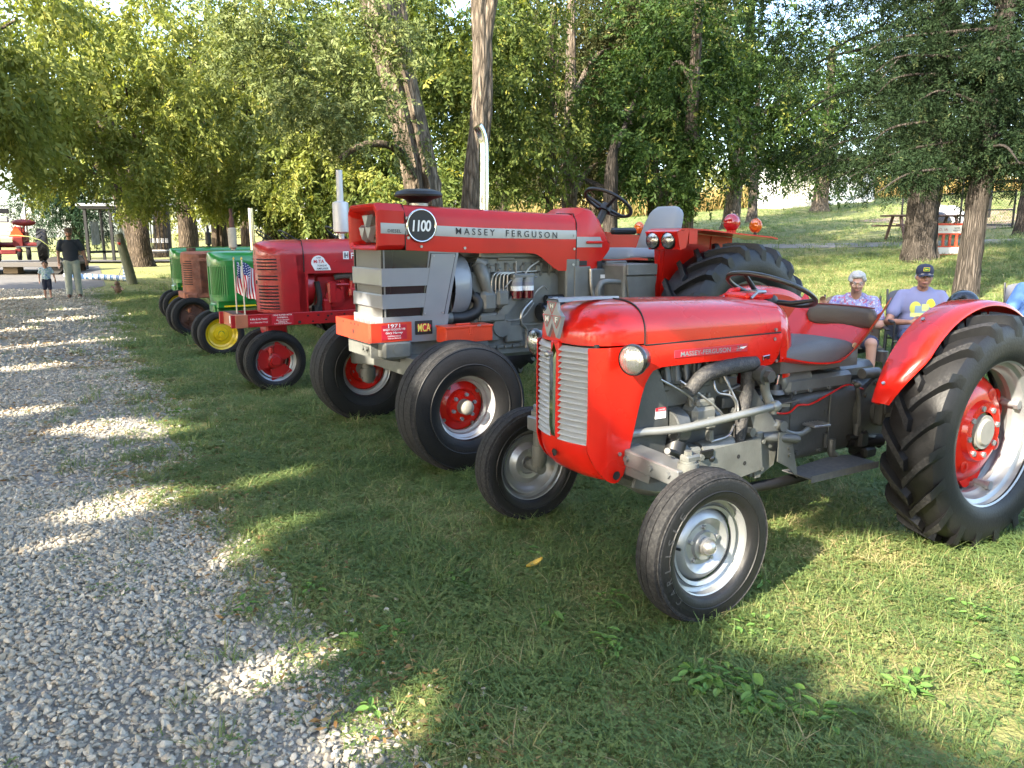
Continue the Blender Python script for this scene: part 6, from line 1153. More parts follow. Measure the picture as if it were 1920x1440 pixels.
# flat fenders with twin lamps
for s in (1, -1):
    f_ = empty('fender', parent=T11); y0, y1 = .52, .88
    P = np.array([[(1.90, y, 1.585), (1.96, y, 1.61), (2.2, y, 1.605), (2.6, y, 1.575), (3.0, y, 1.548), (3.07, y, 1.535)] for y in (s * y0, s * (y0 + .1), s * (y1 - .02), s * y1)])
    MB().sheet(P, (0, 0, -.012)).build('fender_top', RED2, f_, 40)
    MB().prism([(1.99, 1.595), (2.10, 1.598), (2.9, 1.54), (2.9, 1.45), (2.86, 1.2), (2.4, 1.1), (2.10, 1.0), (2.03, 1.04)], s * (y0 + .002), s * (y0 + .012)).build('fender_side', RED2, f_)
    MB().prism([(1.90, 1.585), (2.03, 1.60), (2.0, 1.46), (1.94, 1.445)], s * (y0 + .002), s * y1).build('lamp_housing', RED2, f_)
    mb = MB().prism([(y1 * s - .01 * s, 1.60), (y1 * s, 1.60), (y1 * s, 1.49), (y1 * s - .01 * s, 1.49)], 2.03, 2.12, axis='x'); mb.build('fender_lip', RED2, f_)
    mb = MB()
    for x in (2.02, 2.07, 2.6): mb.prism([(x, 1.0), (x + .018, 1.0), (x + .055, 1.55), (x + .037, 1.55)], s * (y0 + .012), s * (y0 + .02))
    mb.build('fender_rib', RED2, f_, kind='stuff')
    for y in (.60, .775): headlamp(f_, (1.90, s * y, 1.515), (-1, .12 * s, -.05), .064, BLK, .10)
    if s > 0:
        MB().ell((2.74, .66, 1.665), (.075, .07, .075), 24, 14).build('red_lamp', REDL, f_, 60); MB().cyl((2.74, .66, 1.57), (2.74, .66, 1.60), .04, n=16).build('lamp_foot', RED2, f_)
    mb = MB().cyl((2.94, s * .74, 1.64), (2.955, s * .74, 1.64), .062, n=24).ell((2.935, s * .74, 1.64), (.03, .056, .056), 20, 10).ell((2.96, s * .74, 1.64), (.03, .056, .056), 20, 10); mb.build('amber_lamp', AMBER, f_, 60); MB().cyl((2.947, s * .74, 1.55), (2.947, s * .74, 1.59), .014, n=8).build('lamp_stalk', BLK, f_)
# wheels
def fw11(s):
    w = empty('front_wheel', (0, s * .877, .436), 0, parent=T11)
    ribbed_tyre(w, .437, .212, .285, 3, n=80); rim(w, .218, .235, mat('rim_white_silver', (.42, .42, .42), .35, metal=.3, coat=.4))
    k = s; disc(w, [(.001, .035 * k), (.07, .035 * k), (.10, .030 * k), (.115, .0), (.14, -.012 * k), (.165, -.02 * k), (.172, -.035 * k)], RED)
    MB().cyl((0, .03 * k, 0), (0, .09 * k, 0), .052, .048, 24).ell((0, .09 * k, 0), (.046, .02, .046), 20, 10).build('hub_cap', MATS['hub_grey'], w, 50)
    lug_ring(w, .082, .033 * k, 6, SILVF, size=.014, h=.02 * k)
    mb = MB()
    for q in range(4): a = .6 + q * 1.571; mb.bolt((.155 * math.cos(a), -.012 * k, .155 * math.sin(a)), (0, k, 0), .013)
    mb.build('rim_bolts', STEEL, w, kind='stuff')
fw11(1); fw11(-1)
for s in (1, -1):
    w = empty('rear_wheel', (2.55, s * .88, .735), 0, parent=T11); lugged_tyre(w, .765, .46, .46, 22, lh=.045); rim(w, .465, .46, SILV)
    disc(w, [(.001, 0), (.2, .0), (.3, .03 * s), (.42, -.05 * s)], RED2); MB().cyl((0, 0, 0), (0, .08 * s, 0), .1, n=24).build('hub', GREY, w)
MB().cyl((2.55, .2, .735), (2.55, .9, .735), .11, n=20).cyl((2.55, -.2, .735), (2.55, -.9, .735), .11, n=20).build('rear_axle', GR11, T11)
flip_y(T11)
# ------------------------------------------------------------------ the tractors further down the row
def spoke_disc(par, r0, r1, y, m, n=3, s=1):
    """cast wheel centre with kidney openings"""
    mb = MB(); mb.lathe([(.001, y + .05 * s), (.045, y + .05 * s), (.055, y + .02 * s), (r0, y + .015 * s), (r0, y - .01 * s), (.001, y - .01 * s)], (0, 0, 0), (0, 1, 0), 32)
    mb.lathe([(r1 - .05, y + .005 * s), (r1, y - .005 * s), (r1 + .004, y - .03 * s), (r1 - .05, y - .015 * s)], (0, 0, 0), (0, 1, 0), 48, closed=True)
    for k in range(n):
        a = .9 + k * 6.2832 / n; d = np.array([math.cos(a), 0, math.sin(a)]); t = np.array([-d[2], 0, d[0]]); w0, w1 = .075, .118; V = []
        for yy in (y + .012 * s, y - .018 * s): V += [d * (r0 - .01) - t * w0 + [0, yy, 0], d * (r0 - .01) + t * w0 + [0, yy, 0], d * (r1 - .02) + t * w1 + [0, yy, 0], d * (r1 - .02) - t * w1 + [0, yy, 0]]
        mb.convex(V, [(0, 1, 2, 3), (4, 5, 6, 7), (0, 1, 5, 4), (1, 2, 6, 5), (2, 3, 7, 6), (3, 0, 4, 7)])
        mb.bolt(d * (r1 - .022) + [0, y + .012 * s, 0], (0, s, 0), .012)
    return mb.build('wheel_centre', m, par, 30)
def rowcrop(o, ang, label, body, rimm, centre, hub_style, tyre, trk, rearR=.72, wb=2.2):
    t = empty('tractor', (o[0], o[1], 0), R_(ang), label, 'tractor', 'tractors parked in a row on the grass')
    R, rb, w = tyre
    for s in (1, -1):
        f = empty('front_wheel', (0, s * trk, R - .004), 0, parent=t); ribbed_tyre(f, R, rb, w, 3, n=56); rim(f, rb + .006, w * .86, rimm)
        if hub_style == 'spoke': spoke_disc(f, .075, rb - .012, .0, centre, 3, s)
        else:
            disc(f, [(.001, .05 * s), (.03, .05 * s), (.035, .02 * s), (.085, .015 * s), (.10, -.005 * s), (.15, -.015 * s), (rb - .02, .005 * s), (rb - .005, .02 * s)], centre)
            lug_ring(f, .07, .018 * s, 6, centre, size=.011)
        q = empty('rear_wheel', (wb, s * .80, rearR - .01), 0, parent=t); lugged_tyre(q, rearR, rearR * .62, .34, 20, lh=.04); rim(q, rearR * .63, .34, rimm); disc(q, [(.001, .03 * s), (.2, .02 * s), (rearR * .6, -.04 * s)], centre)
    mb = MB().cyl((wb, .2, rearR), (wb, .86, rearR), .08, n=16).cyl((wb, -.2, rearR), (wb, -.86, rearR), .08, n=16).box((wb - .1, 0, rearR), (.7, .42, .5), .04).box((wb - .55, 0, .78), (.5, .36, .5), .03); mb.build('rear_axle', body, t)
    mb = MB().cyl((0, trk + .02, R), (0, -trk - .02, R), .04, n=14).cyl((.03, 0, R), (.04, 0, .66), .055, n=16).box((.05, 0, .62), (.22, .24, .12), .02); mb.build('front_pedestal', body, t)
    return t
def rounded_body(x0, x1, w, z0, z1, crown_, nose, n=16, k=3.0, taper=0.0):
    """long hood with a rounded nose, as rows of sections"""
    rows = []; L = x1 - x0
    for q in np.concatenate([1 - np.linspace(1, 0, 11) ** 1.0 * nose / L * 0 - np.cos(np.linspace(0, np.pi / 2, 11)) if 0 else np.linspace(0, 1, 1), []]) if 0 else []: pass
    for u in np.sin(np.linspace(np.pi / 2, 0, 12)):
        f = max(0, 1 - u ** k) ** (1 / k); x = x0 + nose * (1 - u); rows.append((x, w * max(f, .03), z1 - crown_ * (1 - f)))
    rows.append((x1, w * (1 - taper), z1 + .012)); out = []
    for x, ww, zt in rows:
        s_ = hood_sec(ww, zt, zt - .16, 17, 2.8); out.append([(x, ww, z0)] + [(x, a, b) for a, b in s_] + [(x, -ww, z0)])
    return np.array(out)
def steer(t, c, m=None):
    w = empty('steering_wheel', parent=t); wax = unit([.6, 0, .8]); MB().torus(c, wax, .21, .014, 40, 8).build('wheel_rim', BLK, w, 60); u, v, _ = basis(wax); mb = MB()
    for a in (.4, 2.5, 4.6): d = math.cos(a) * u + math.sin(a) * v; mb.tube([np.array(c) - wax * .03, np.array(c) + d * .205], .01, 6)
    mb.cyl(np.array(c), np.array(c) - wax * .5, .02, n=10); mb.build('column', BLK, w)
def pan_seat(t, x, z, m):
    s = empty('seat', parent=t); rows = [[(x + .36 * a, .22 * b, z + .05 * b * b + (.2 * max(0, a - .7) / .3)) for b in np.linspace(-1, 1, 9)] for a in np.linspace(0, 1, 9)]; MB().sheet(np.array(rows), (0, 0, -.012)).build('seat_pan', m, s, 60); MB().box((x + .15, 0, z - .15), (.1, .1, .3)).build('seat_post', m, s)
# dark red row-crop tractor with flags
FT = rowcrop((-2.507, 7.903), 32.5, 'dark red row-crop tractor with two small flags on its front box', RED3, SILV, RED3, 'spoke', (.312, .205, .15), .16)
P = rounded_body(-.10, 1.02, .245, 1.19, 1.525, .075, .34); MB().grid(P).build('hood', RED3, FT, 50)
P2 = P.copy(); lo = P2[:, 0].copy()
# nose shell below the hood line, with louvre slots cut as dark slats wrapping the corner
rows = []
for z in np.linspace(.80, 1.37, 9):
    rr = []
    for u in np.linspace(-1, 1, 33):
        a = u * np.pi / 2; k = 3.0; cx = abs(math.cos(a)) ** (2 / k); sy = np.sign(a) * abs(math.sin(a)) ** (2 / k); rr.append((.24 - .34 * cx + .02 * (1.37 - z), .245 * sy, z))
    rr = [(.33, -.245, z)] + rr + [(.33, .245, z)]; rows.append(rr)
MB().sheet(np.array(rows), (.008, 0, 0)).build('radiator_shell', RED3, FT, 50)
slot = None
LV = [1.330, 1.297, 1.264, 1.231, 1.165, 1.132, 1.066, 1.033, 1.000, .967, .934, .901, .868, .840]
for z in LV:
    for s in (1, -1):
        pts = []
        for u in np.linspace(.10, .72, 9):
            a = u * np.pi / 2; k = 3.0; cx = math.cos(a) ** (2 / k); sy = math.sin(a) ** (2 / k); pts.append((.24 - .345 * cx + .02 * (1.37 - z), s * .249 * sy, z))
        P_ = np.array([[(x, y, zz - .007) for x, y, zz in pts], [(x - .006, y * 1.012, zz + .002) for x, y, zz in pts], [(x, y, zz + .007) for x, y, zz in pts]]); MB().sheet(P_, (.006, 0, 0)).build('louvre_slot', mat('slot_dark', (.03, .008, .008), .6), FT, 40)
MB().lathe([(.001, .004), (.018, .004), (.02, 0)], (-.095, 0, 1.10), (-1, 0, 0), 14).build('crank_hole', DARK, FT)
mb = MB().prism([(.33, .80), (.33, 1.37), (.345, 1.37), (.36, 1.20), (.345, .80)], .246, -.246); mb.build('shell_rear', RED3, FT)
MB().tube([(.318, .248, 1.20), (.318, .25, 1.40), (.318, .20, 1.515), (.318, 0, 1.535), (.318, -.2, 1.515), (.318, -.25, 1.4)], .005, 5).build('hood_seam', DARK, FT)
mb = MB().prism([(.32, 1.185), (.98, 1.185), (.98, 1.20), (.32, 1.20)], .25, .243).prism([(.64, 1.30), (1.0, 1.30), (1.0, 1.312), (.655, 1.312)], .254, .245); mb.build('hood_trim', RED3, FT)
dc = MB(); V = [(.43, .2515, 1.215), (.60, .2515, 1.215), (.585, .2515, 1.26), (.55, .2515, 1.30)] + [(.47 + .075 * math.cos(a), .2515, 1.29 + .075 * math.sin(a)) for a in np.linspace(.2, 3.3, 12)]; dc.add(V, [tuple(range(len(V)))[::-1]]); d_ = dc.build('torque_decal', WHT, FT, 0)
mb = MB(); ptx(mb, 'M-TA', (.475, .2535, 1.305), (1, 0, 0), (0, 0, 1), .11, .035, .02); mb.build('decal_name', STICK, d_, 0); mb = MB(); ptx(mb, 'SUPER', (.475, .2535, 1.342), (1, 0, 0), (0, 0, 1), .05, .015, .01); ptx(mb, 'TORQUE', (.505, .2535, 1.262), (1, 0, 0), (0, 0, 1), .10, .02, .015); ptx(mb, 'AMPLIFIER', (.51, .2535, 1.233), (1, 0, 0), (0, 0, 1), .125, .018, .012); mb.build('decal_lettering', BLKP, d_, 0, kind='stuff')
p_ = MB().box((.765, .252, 1.365), (.06, .004, .08)).build('logo_plate', WHT, FT); mb = MB(); ptx(mb, 'IH', (.765, .256, 1.365), (1, 0, 0), (0, 0, 1), .04, .055, .02); mb.build('logo_lettering', BLKP, p_, 0)
mb = MB(); ptx(mb, 'FARMALL', (1.0, .252, 1.36), (1, 0, 0), (0, 0, 1), .36, .06, .015, spacing=1.4); mb.build('name_lettering', WHT, FT, 0, kind='stuff')
MB().box((1.25, 0, 1.36), (.55, .46, .33), .08).build('fuel_tank', RED3, FT)
mb = MB().cyl((.33, 0, 1.04), (.44, 0, 1.04), .232, .20, 36); mb.build('fan_shroud', RED3, FT)
e_ = empty('engine', parent=FT)
mb = MB().box((.92, 0, 1.10), (.96, .22, .24), .02).box((.92, 0, .96), (.90, .30, .40), .02).box((.92, 0, .76), (.9, .26, .16), .03).box((.62, .17, .98), (.10, .10, .24), .02).cyl((.65, .16, .93), (.65, .20, .93), .10, n=26).cyl((.65, .20, .93), (.65, .215, .93), .07, n=20).box((.56, .17, .84), (.10, .08, .16), .02)
for x in (.74, .90, 1.06, 1.22): mb.box((x, .16, 1.0), (.05, .05, .22), .01)
mb.cyl((.62, .19, 1.06), (1.1, .19, 1.06), .014, n=8).cyl((.84, .2, 1.10), (.84, .2, .98), .03, n=12).box((.84, .2, .98), (.09, .08, .10), .02); mb.build('engine_block', RED3, e_)
mb = MB().tube([(.66, .17, 1.135), (.72, .18, 1.15), (1.1, .18, 1.15)], .03, 10).cyl((.84, .19, 1.16), (.84, .2, 1.06), .025, n=12); mb.build('manifold', mat('manifold_grey', (.12, .1, .09), .7, var=.3), e_)
mb = MB().tube([(.44, .2, .78), (.48, .21, .92), (.46, .2, 1.1)], .03, 8, sub=4).box((.46, .17, .80), (.08, .1, .1)); mb.build('hoses', DARK, e_)
for s in (1, -1):
    mb = MB().box((.22, s * .252, .735), (1.30, .025, .125), .004); r_ = mb.build('frame_rail', RED3, FT)
    mb = MB()
    for x, z in ((.33, .76), (.38, .70), (.44, .76), (.52, .71), (.58, .765), (.66, .70), (.72, .76)): mb.box((x, s * .2655, z), (.022, .003, .014), .001)
    mb.bolt((.24, s * .2645, .70), (0, s, 0), .016).bolt((.54, s * .2645, .75), (0, s, 0), .012); mb.build('rail_holes', DARK, r_, kind='stuff')
s1 = MB().box((-.165, .266, .735), (.20, .004, .075)).build('sticker', STICK, FT); mb = MB(); ptx(mb, 'A Man & His Tractor', (-.165, .270, .752), (1, 0, 0), (0, 0, 1), .17, .018, .008); ptx(mb, "It's A Beautiful Thing", (-.165, .270, .718), (1, 0, 0), (0, 0, 1), .17, .018, .008, shear=.2); mb.build('sticker_lettering', WHT, s1, 0, kind='stuff')
s1 = MB().box((.07, .266, .74), (.22, .004, .115)).build('sticker', STICK, FT); mb = MB()
for t_, z, w in (('1954 SUPER MTA', .782, .19), ('FARMALL', .757, .11), ('Aaron Stewart', .733, .13), ('FAIRFIELD IA', .712, .09), ('In Memory Of Grant Brown', .695, .17)): ptx(mb, t_, (.07, .270, z), (1, 0, 0), (0, 0, 1), w, .015, .008)
mb.build('sticker_lettering', WHT, s1, 0, kind='stuff')
bx = MB().box((-.33, 0, .735), (.12, .54, .13), .004).build('front_box', WOOD, FT); MB().box((-.3925, .07, .74), (.003, .08, .075)).build('paper_notice', WHT, bx); MB().box((-.34, -.02, .803), (.10, .40, .004)).build('box_top', RUSTD, bx)
st_ = FT
mb = MB().cyl((.82, 0, 1.44), (.82, 0, 1.60), .03, n=14).lathe([(.03, 1.585), (.082, 1.605), (.084, 1.63), (.084, 1.89), (.08, 1.91), (.035, 1.925), (.034, 2.24), (.030, 2.24)], (.82, 0, 0), (0, 0, 1), 28); mb.build('silver_muffler', mat('aluminium_paint', (.52, .53, .55), .42, metal=.35), FT, 30)
MB().cyl((.82, 0, 1.42), (.82, 0, 1.50), .036, n=14).build('muffler_foot', RUSTD, FT)
steer(FT, (1.75, 0, 1.60)); pan_seat(FT, 2.25, 1.25, RED3)
flip_y(FT)
# two small stars and stripes flags standing on the front box
FB = mat('flag_blue', (.02, .035, .16), .7); FR = mat('flag_red', (.5, .02, .03), .7); FW = mat('flag_white', (.75, .74, .72), .7)
def mini_flag(x, y, z0, h, lab, wind, sd):
    f = empty('flag', (x, y, z0), R_(35), lab, 'flag', 'small flags on the front box'); r = np.random.default_rng(sd)
    MB().cyl((0, 0, 0), (0, 0, h), .007, n=8).build('flag_pole', mat('pale_wood', (.62, .55, .42), .6), f); MB().ell((0, 0, h + .012), (.009, .009, .018), 10, 6).build('pole_tip', mat('gold', (.7, .5, .12), .3, metal=.8), f)
    def cloth(u, v): return (.012 + u * .115 * (1 - .25 * v) + .012 * math.sin(7 * u + 3 * v + sd), -.03 * math.sin(5 * u + 4 * v + sd) * (.3 + v), h - .02 - .30 * v - u * (.05 + .04 * wind) + .01 * math.sin(9 * u))
    for k in range(13):
        u0, u1 = k / 13, (k + 1) / 13; v0 = .42 if k < 7 else 0
        P = np.array([[cloth(u, v) for v in np.linspace(v0, 1, 9)] for u in (u0, (u0 + u1) / 2, u1)]); MB().sheet(P, (0, .0012, 0)).build('stripe', FR if k % 2 == 0 else FW, f, 60)
    P = np.array([[cloth(u, v) for v in np.linspace(0, .42, 6)] for u in np.linspace(0, 7 / 13, 6)]); MB().sheet(P, (0, .0012, 0)).build('star_field', FB, f, 60)
    mb = MB()
    for i in range(4):
        for j in range(5): c = np.array(cloth(.06 + .12 * i, .04 + .08 * j)) + [0, -.003, 0]; mb.box(c, (.008, .002, .008), rot=roty(.785))
    mb.build('stars', FW, f, 0, kind='stuff')
c_ = lambda l: (FT.location[0] + l[0] * math.cos(R_(32.5)) + l[1] * math.sin(R_(32.5)), FT.location[1] + l[0] * math.sin(R_(32.5)) - l[1] * math.cos(R_(32.5)))
mini_flag(*c_((-.34, .14)), .80, .53, 'small striped flag on the left, nearer the box corner, limp', .2, 1); mini_flag(*c_((-.29, .25)), .80, .53, 'small striped flag on the right, in front of the louvred nose', .8, 5)
# green two-cylinder style tractors and the rusty one
def green_tractor(o, ang, label, stack, num):
    t = rowcrop(o, ang, label, GRN, YEL, YEL, 'disc', (.298, .205, .155), .20 if num else .2)
    P = rounded_body(-.06, 1.5, .255, 1.20, 1.385, .05, .30, k=3.4); MB().grid(P).build('hood', GRN, t, 50)
    rows = []
    for z in np.linspace(.74, 1.235, 6):
        rr = []
        for u in np.linspace(-1, 1, 33): a = u * np.pi / 2; k = 3.0; rr.append((.24 - .285 * abs(math.cos(a)) ** (2 / k), .250 * np.sign(a) * abs(math.sin(a)) ** (2 / k), z))
        rows.append([(.34, -.25, z)] + rr + [(.34, .25, z)])
    MB().sheet(np.array(rows), (.008, 0, 0)).build('grille_shell', GRN, t, 50)
    for s in (1, -1):
        for u in np.linspace(.10, .80, 11):
            a = u * np.pi / 2; k = 3.0; c = np.array([.24 - .292 * math.cos(a) ** (2 / k), s * .257 * math.sin(a) ** (2 / k), .985]); MB().box(c, (.016, .014, .42), .004).build('grille_rib', GRN, t, 30)
    for z, w in ((1.215, .262), (.765, .262)):
        rr = [(.24 - .295 * abs(math.cos(a)) ** (2 / 3), w * np.sign(a) * abs(math.sin(a)) ** (2 / 3)) for a in np.linspace(-1.57, 1.57, 33)]; rr = [(.36, -w)] + rr + [(.36, w)]
        MB().prism(rr, z - .04, z + .04, axis='z').build('grille_band', GRN, t, 40)
    mb = MB().box((.62, 0, 1.0), (.62, .50, .46), .01).box((.35, 0, .68), (.75, .40, .12), .02).box((.15, 0, .58), (.35, .28, .14), .03).box((1.1, 0, .95), (.9, .42, .6), .03).box((.9, .26, .80), (.4, .1, .2), .03); mb.build('body', GRN, t)
    mb = MB().box((.30, .27, .66), (.5, .01, .02)).box((.5, .255, .95), (.25, .012, .05), .004); mb.build('yellow_trim', YEL, t)
    if num == 0: mb = MB().lathe([(.034, 1.33), (.034, 1.94), (.030, 1.94)], (.535, 0, 0), (0, 0, 1), 20); mb.build('chrome_stack', CHROME, t, 40)
    else: mb = MB().lathe([(.02, 1.36), (.025, 1.42), (.055, 1.44), (.055, 1.66), (.025, 1.68), (.022, 1.80), (.018, 1.80)], (.65, 0, 0), (0, 0, 1), 20); mb.build('black_muffler', BLK, t, 30)
    steer(t, (1.75, 0, 1.58)); pan_seat(t, 2.2, 1.25, YEL); flip_y(t); return t
green_tractor((-3.974, 10.336), 33, 'glossy green tractor with yellow front wheel, next to the flagged dark red one', 0, 0)
green_tractor((-6.40, 14.74), 34, 'farthest green tractor in the row, partly behind the rusty tractor', 1, 1)
RT = rowcrop((-5.212, 12.421), 34, 'rusty faded red tractor between two green tractors', RUST, RUSTD, RUSTD, 'spoke', (.318, .205, .16), .2)
rows = []
for z in np.linspace(.69, 1.30, 8):
    rr = [(.16 - .21 * abs(math.cos(a)) ** (2 / 3.6), .235 * np.sign(a) * abs(math.sin(a)) ** (2 / 3.6), z) for a in np.linspace(-1.57, 1.57, 29)]; rows.append([(.42, -.235, z)] + rr + [(.42, .235, z)])
MB().sheet(np.array(rows), (.008, 0, 0)).build('radiator_shell', RUST, RT, 50)
P = rounded_body(-.06, 1.3, .24, 1.20, 1.345, .05, .24, k=3.4); MB().grid(P).build('hood', RUST, RT, 50)
for z in np.arange(.83, 1.20, .036):
    for s in (1, -1):
        pts = [(.16 - .214 * math.cos(a) ** (2 / 3.6), s * .238 * math.sin(a) ** (2 / 3.6), z) for a in np.linspace(.12, 1.2, 8)]; P_ = np.array([[(x, y, q - .007) for x, y, q in pts], [(x - .004, y * 1.01, q) for x, y, q in pts], [(x, y, q + .007) for x, y, q in pts]]); MB().sheet(P_, (.006, 0, 0)).build('louvre_slot', DARK, RT, 40)
mb = MB().box((.75, 0, 1.0), (.75, .40, .45), .01).box((.3, 0, .66), (.8, .46, .10), .01).box((.02, 0, .64), (.18, .50, .10), .02).cyl((-.06, .18, .62), (-.06, .24, .62), .03, n=12); mb.build('engine', RUST, RT)
MB().cyl((.10, 0, 1.34), (.10, 0, 1.40), .07, n=20).build('radiator_cap', RUSTD, RT)
mb = MB().lathe([(.03, 1.33), (.035, 1.38), (.066, 1.40), (.066, 1.68), (.06, 1.71), (.03, 1.72)], (.755, 0, 0), (0, 0, 1), 24); mb.build('pale_muffler', mat('weathered_white', (.5, .46, .38), .7, var=.3, vscale=6), RT, 30); MB().lathe([(.04, 1.72), (.04, 1.86), (.025, 1.9), (.03, 2.02)], (.755, 0, 0), (0, 0, 1), 16).build('rusty_pipe', RUSTD, RT)
steer(RT, (1.7, 0, 1.55)); pan_seat(RT, 2.2, 1.2, RUSTD); flip_y(RT)
# ------------------------------------------------------------------ people: blended bodies, clothes as children
SKIN = mat('skin_fair', (.42, .225, .155), .5, var=.15, vscale=9); SKINT = mat('skin_tan', (.37, .185, .12), .5, var=.15, vscale=9)
def cap_(mb, a, b, ra, rb, n=12):
    a, b = np.array(a, float), np.array(b, float); mb.cyl(a, b, ra, rb, n); mb.ell(a, (ra,) * 3, n, 8); mb.ell(b, (rb,) * 3, n, 8); return mb
def chain(mb, pts, rad):
    for i in range(len(pts) - 1): cap_(mb, pts[i], pts[i + 1], rad[i], rad[i + 1])
    return mb
def fuse(o, vox, sm=4, fac=.5):
    m = o.modifiers.new('remesh', 'REMESH'); m.mode = 'VOXEL'; m.voxel_size = vox; m.use_smooth_shade = True
    k = o.modifiers.new('smooth', 'SMOOTH'); k.iterations = sm; k.factor = fac; return o
def hand(mb, w, d, side, k=1.0, curl=.5, nrm=(0, -1, 0)):
    """palm, four fingers and a thumb starting at wrist w along d; side points towards the thumb"""
    w, d, sd = np.array(w, float), unit(d), unit(side); nn = unit(nrm); palm = w + d * .075 * k
    cap_(mb, w + d * .02 * k - sd * .015 * k, palm - sd * .028 * k, .020 * k, .014 * k); cap_(mb, w + d * .02 * k + sd * .012 * k, palm + sd * .025 * k, .020 * k, .014 * k)
    for i, (off, ln) in enumerate(((.030, .062), (.010, .072), (-.010, .068), (-.030, .052))):
        p0 = palm + sd * off * k; d1 = unit(d + nn * curl * .5); p1 = p0 + d1 * ln * .45 * k; d2 = unit(d + nn * curl * 1.5); p2 = p1 + d2 * ln * .32 * k; d3 = unit(d + nn * curl * 2.6); p3 = p2 + d3 * ln * .28 * k
        chain(mb, [p0, p1, p2, p3], [.0100 * k, .0092 * k, .0084 * k, .0070 * k])
    t0 = w + d * .025 * k + sd * .030 * k; t1 = t0 + unit(d * .6 + sd * .8) * .034 * k; t2 = t1 + unit(d * .9 + sd * .25 + nn * curl * .5) * .030 * k; chain(mb, [t0, t1, t2], [.014 * k, .0115 * k, .0085 * k])
def face(mb, c, k=1.0, tilt=0.0, fat=1.0):
    """head centred on c, looking along -y"""
    c = np.array(c, float); Rm = rotx(tilt); q = lambda x, y, z: c + Rm @ (np.array([x, y, z]) * k)
    mb.ell(q(0, .012, .03), np.array([.074, .093, .088]) * k, 20, 14, Rm).ell(q(0, -.02, -.03), np.array([.062 * fat, .072, .078]) * k, 18, 12, Rm).ell(q(0, -.045, -.085), np.array([.034 * fat, .034, .026]) * k, 14, 10, Rm)
    mb.ell(q(0, -.083, .028), np.array([.050, .014, .012]) * k, 12, 8, Rm)
    cap_(mb, q(0, -.088, .012), q(0, -.106, -.024), .009 * k, .0125 * k); mb.ell(q(.013, -.094, -.027), np.array([.009] * 3) * k, 8, 6).ell(q(-.013, -.094, -.027), np.array([.009] * 3) * k, 8, 6)
    for s in (1, -1): mb.ell(q(s * .076, .008, -.005), np.array([.010, .020, .032]) * k, 10, 8, Rm).ell(q(s * .040 * fat, -.062, -.025), np.array([.024, .022, .022]) * k, 10, 8, Rm)
    mb.ell(q(0, -.090, -.056), np.array([.024, .010, .006]) * k, 10, 6, Rm).ell(q(0, -.088, -.066), np.array([.021, .010, .007]) * k, 10, 6, Rm)
    return q
EYEW = mat('eye_white', (.7, .68, .64), .3); IRIS = mat('eye_dark', (.04, .025, .02), .2); LIP = mat('lip', (.36, .13, .11), .5); BROW = mat('brow_hair', (.12, .09, .07), .8)
def face_bits(par, q, k, brow, eyes=True):
    mb = MB()
    for s in (1, -1): mb.ell(q(s * .031, -.087, .012), np.array([.013, .007, .006]) * k, 10, 6)
    if eyes: mb.build('eyes', EYEW, par, kind='stuff'); mb = MB(); [mb.ell(q(s * .031, -.0925, .012), np.array([.0055, .003, .0055]) * k, 8, 6) for s in (1, -1)]; mb.build('irises', IRIS, par, kind='stuff')
    mb = MB(); [mb.tube([q(s * .015, -.097, .030), q(s * .032, -.098, .036), q(s * .050, -.086, .030)], .0045 * k, 6, sub=2) for s in (1, -1)]; mb.build('eyebrows', brow, par, kind='stuff')
    mb = MB().tube([q(-.024, -.094, -.060), q(0, -.101, -.0615), q(.024, -.094, -.060)], .0045 * k, 6, sub=2); mb.build('mouth', LIP, par)
def shirtmat(name, base, spots, sc, thr=.5):
    m = bpy.data.materials.new(name); m.use_nodes = True; nt = m.node_tree; N, L = nt.nodes, nt.links; b = N['Principled BSDF']; tc = N.new('ShaderNodeTexCoord'); last = None
    for i, (c, s_) in enumerate(spots):
        v = N.new('ShaderNodeTexNoise'); v.inputs['Scale'].default_value = sc * s_; v.inputs['Detail'].default_value = 3; mp = N.new('ShaderNodeMapping'); mp.inputs['Location'].default_value = (i * 3.1, i * 1.7, i); L.new(tc.outputs['Object'], mp.inputs[0]); L.new(mp.outputs[0], v.inputs['Vector'])
        r = N.new('ShaderNodeValToRGB'); r.color_ramp.elements[0].position = thr; r.color_ramp.elements[1].position = thr + .04; L.new(v.outputs[0], r.inputs[0])
        mx = N.new('ShaderNodeMixRGB'); L.new(r.outputs[0], mx.inputs[0]); mx.inputs[2].default_value = (*c, 1)
        if last is None: mx.inputs[1].default_value = (*base, 1)
        else: L.new(last, mx.inputs[1])
        last = mx.outputs[0]
    L.new(last, b.inputs['Base Color']); b.inputs['Roughness'].default_value = .85; return m
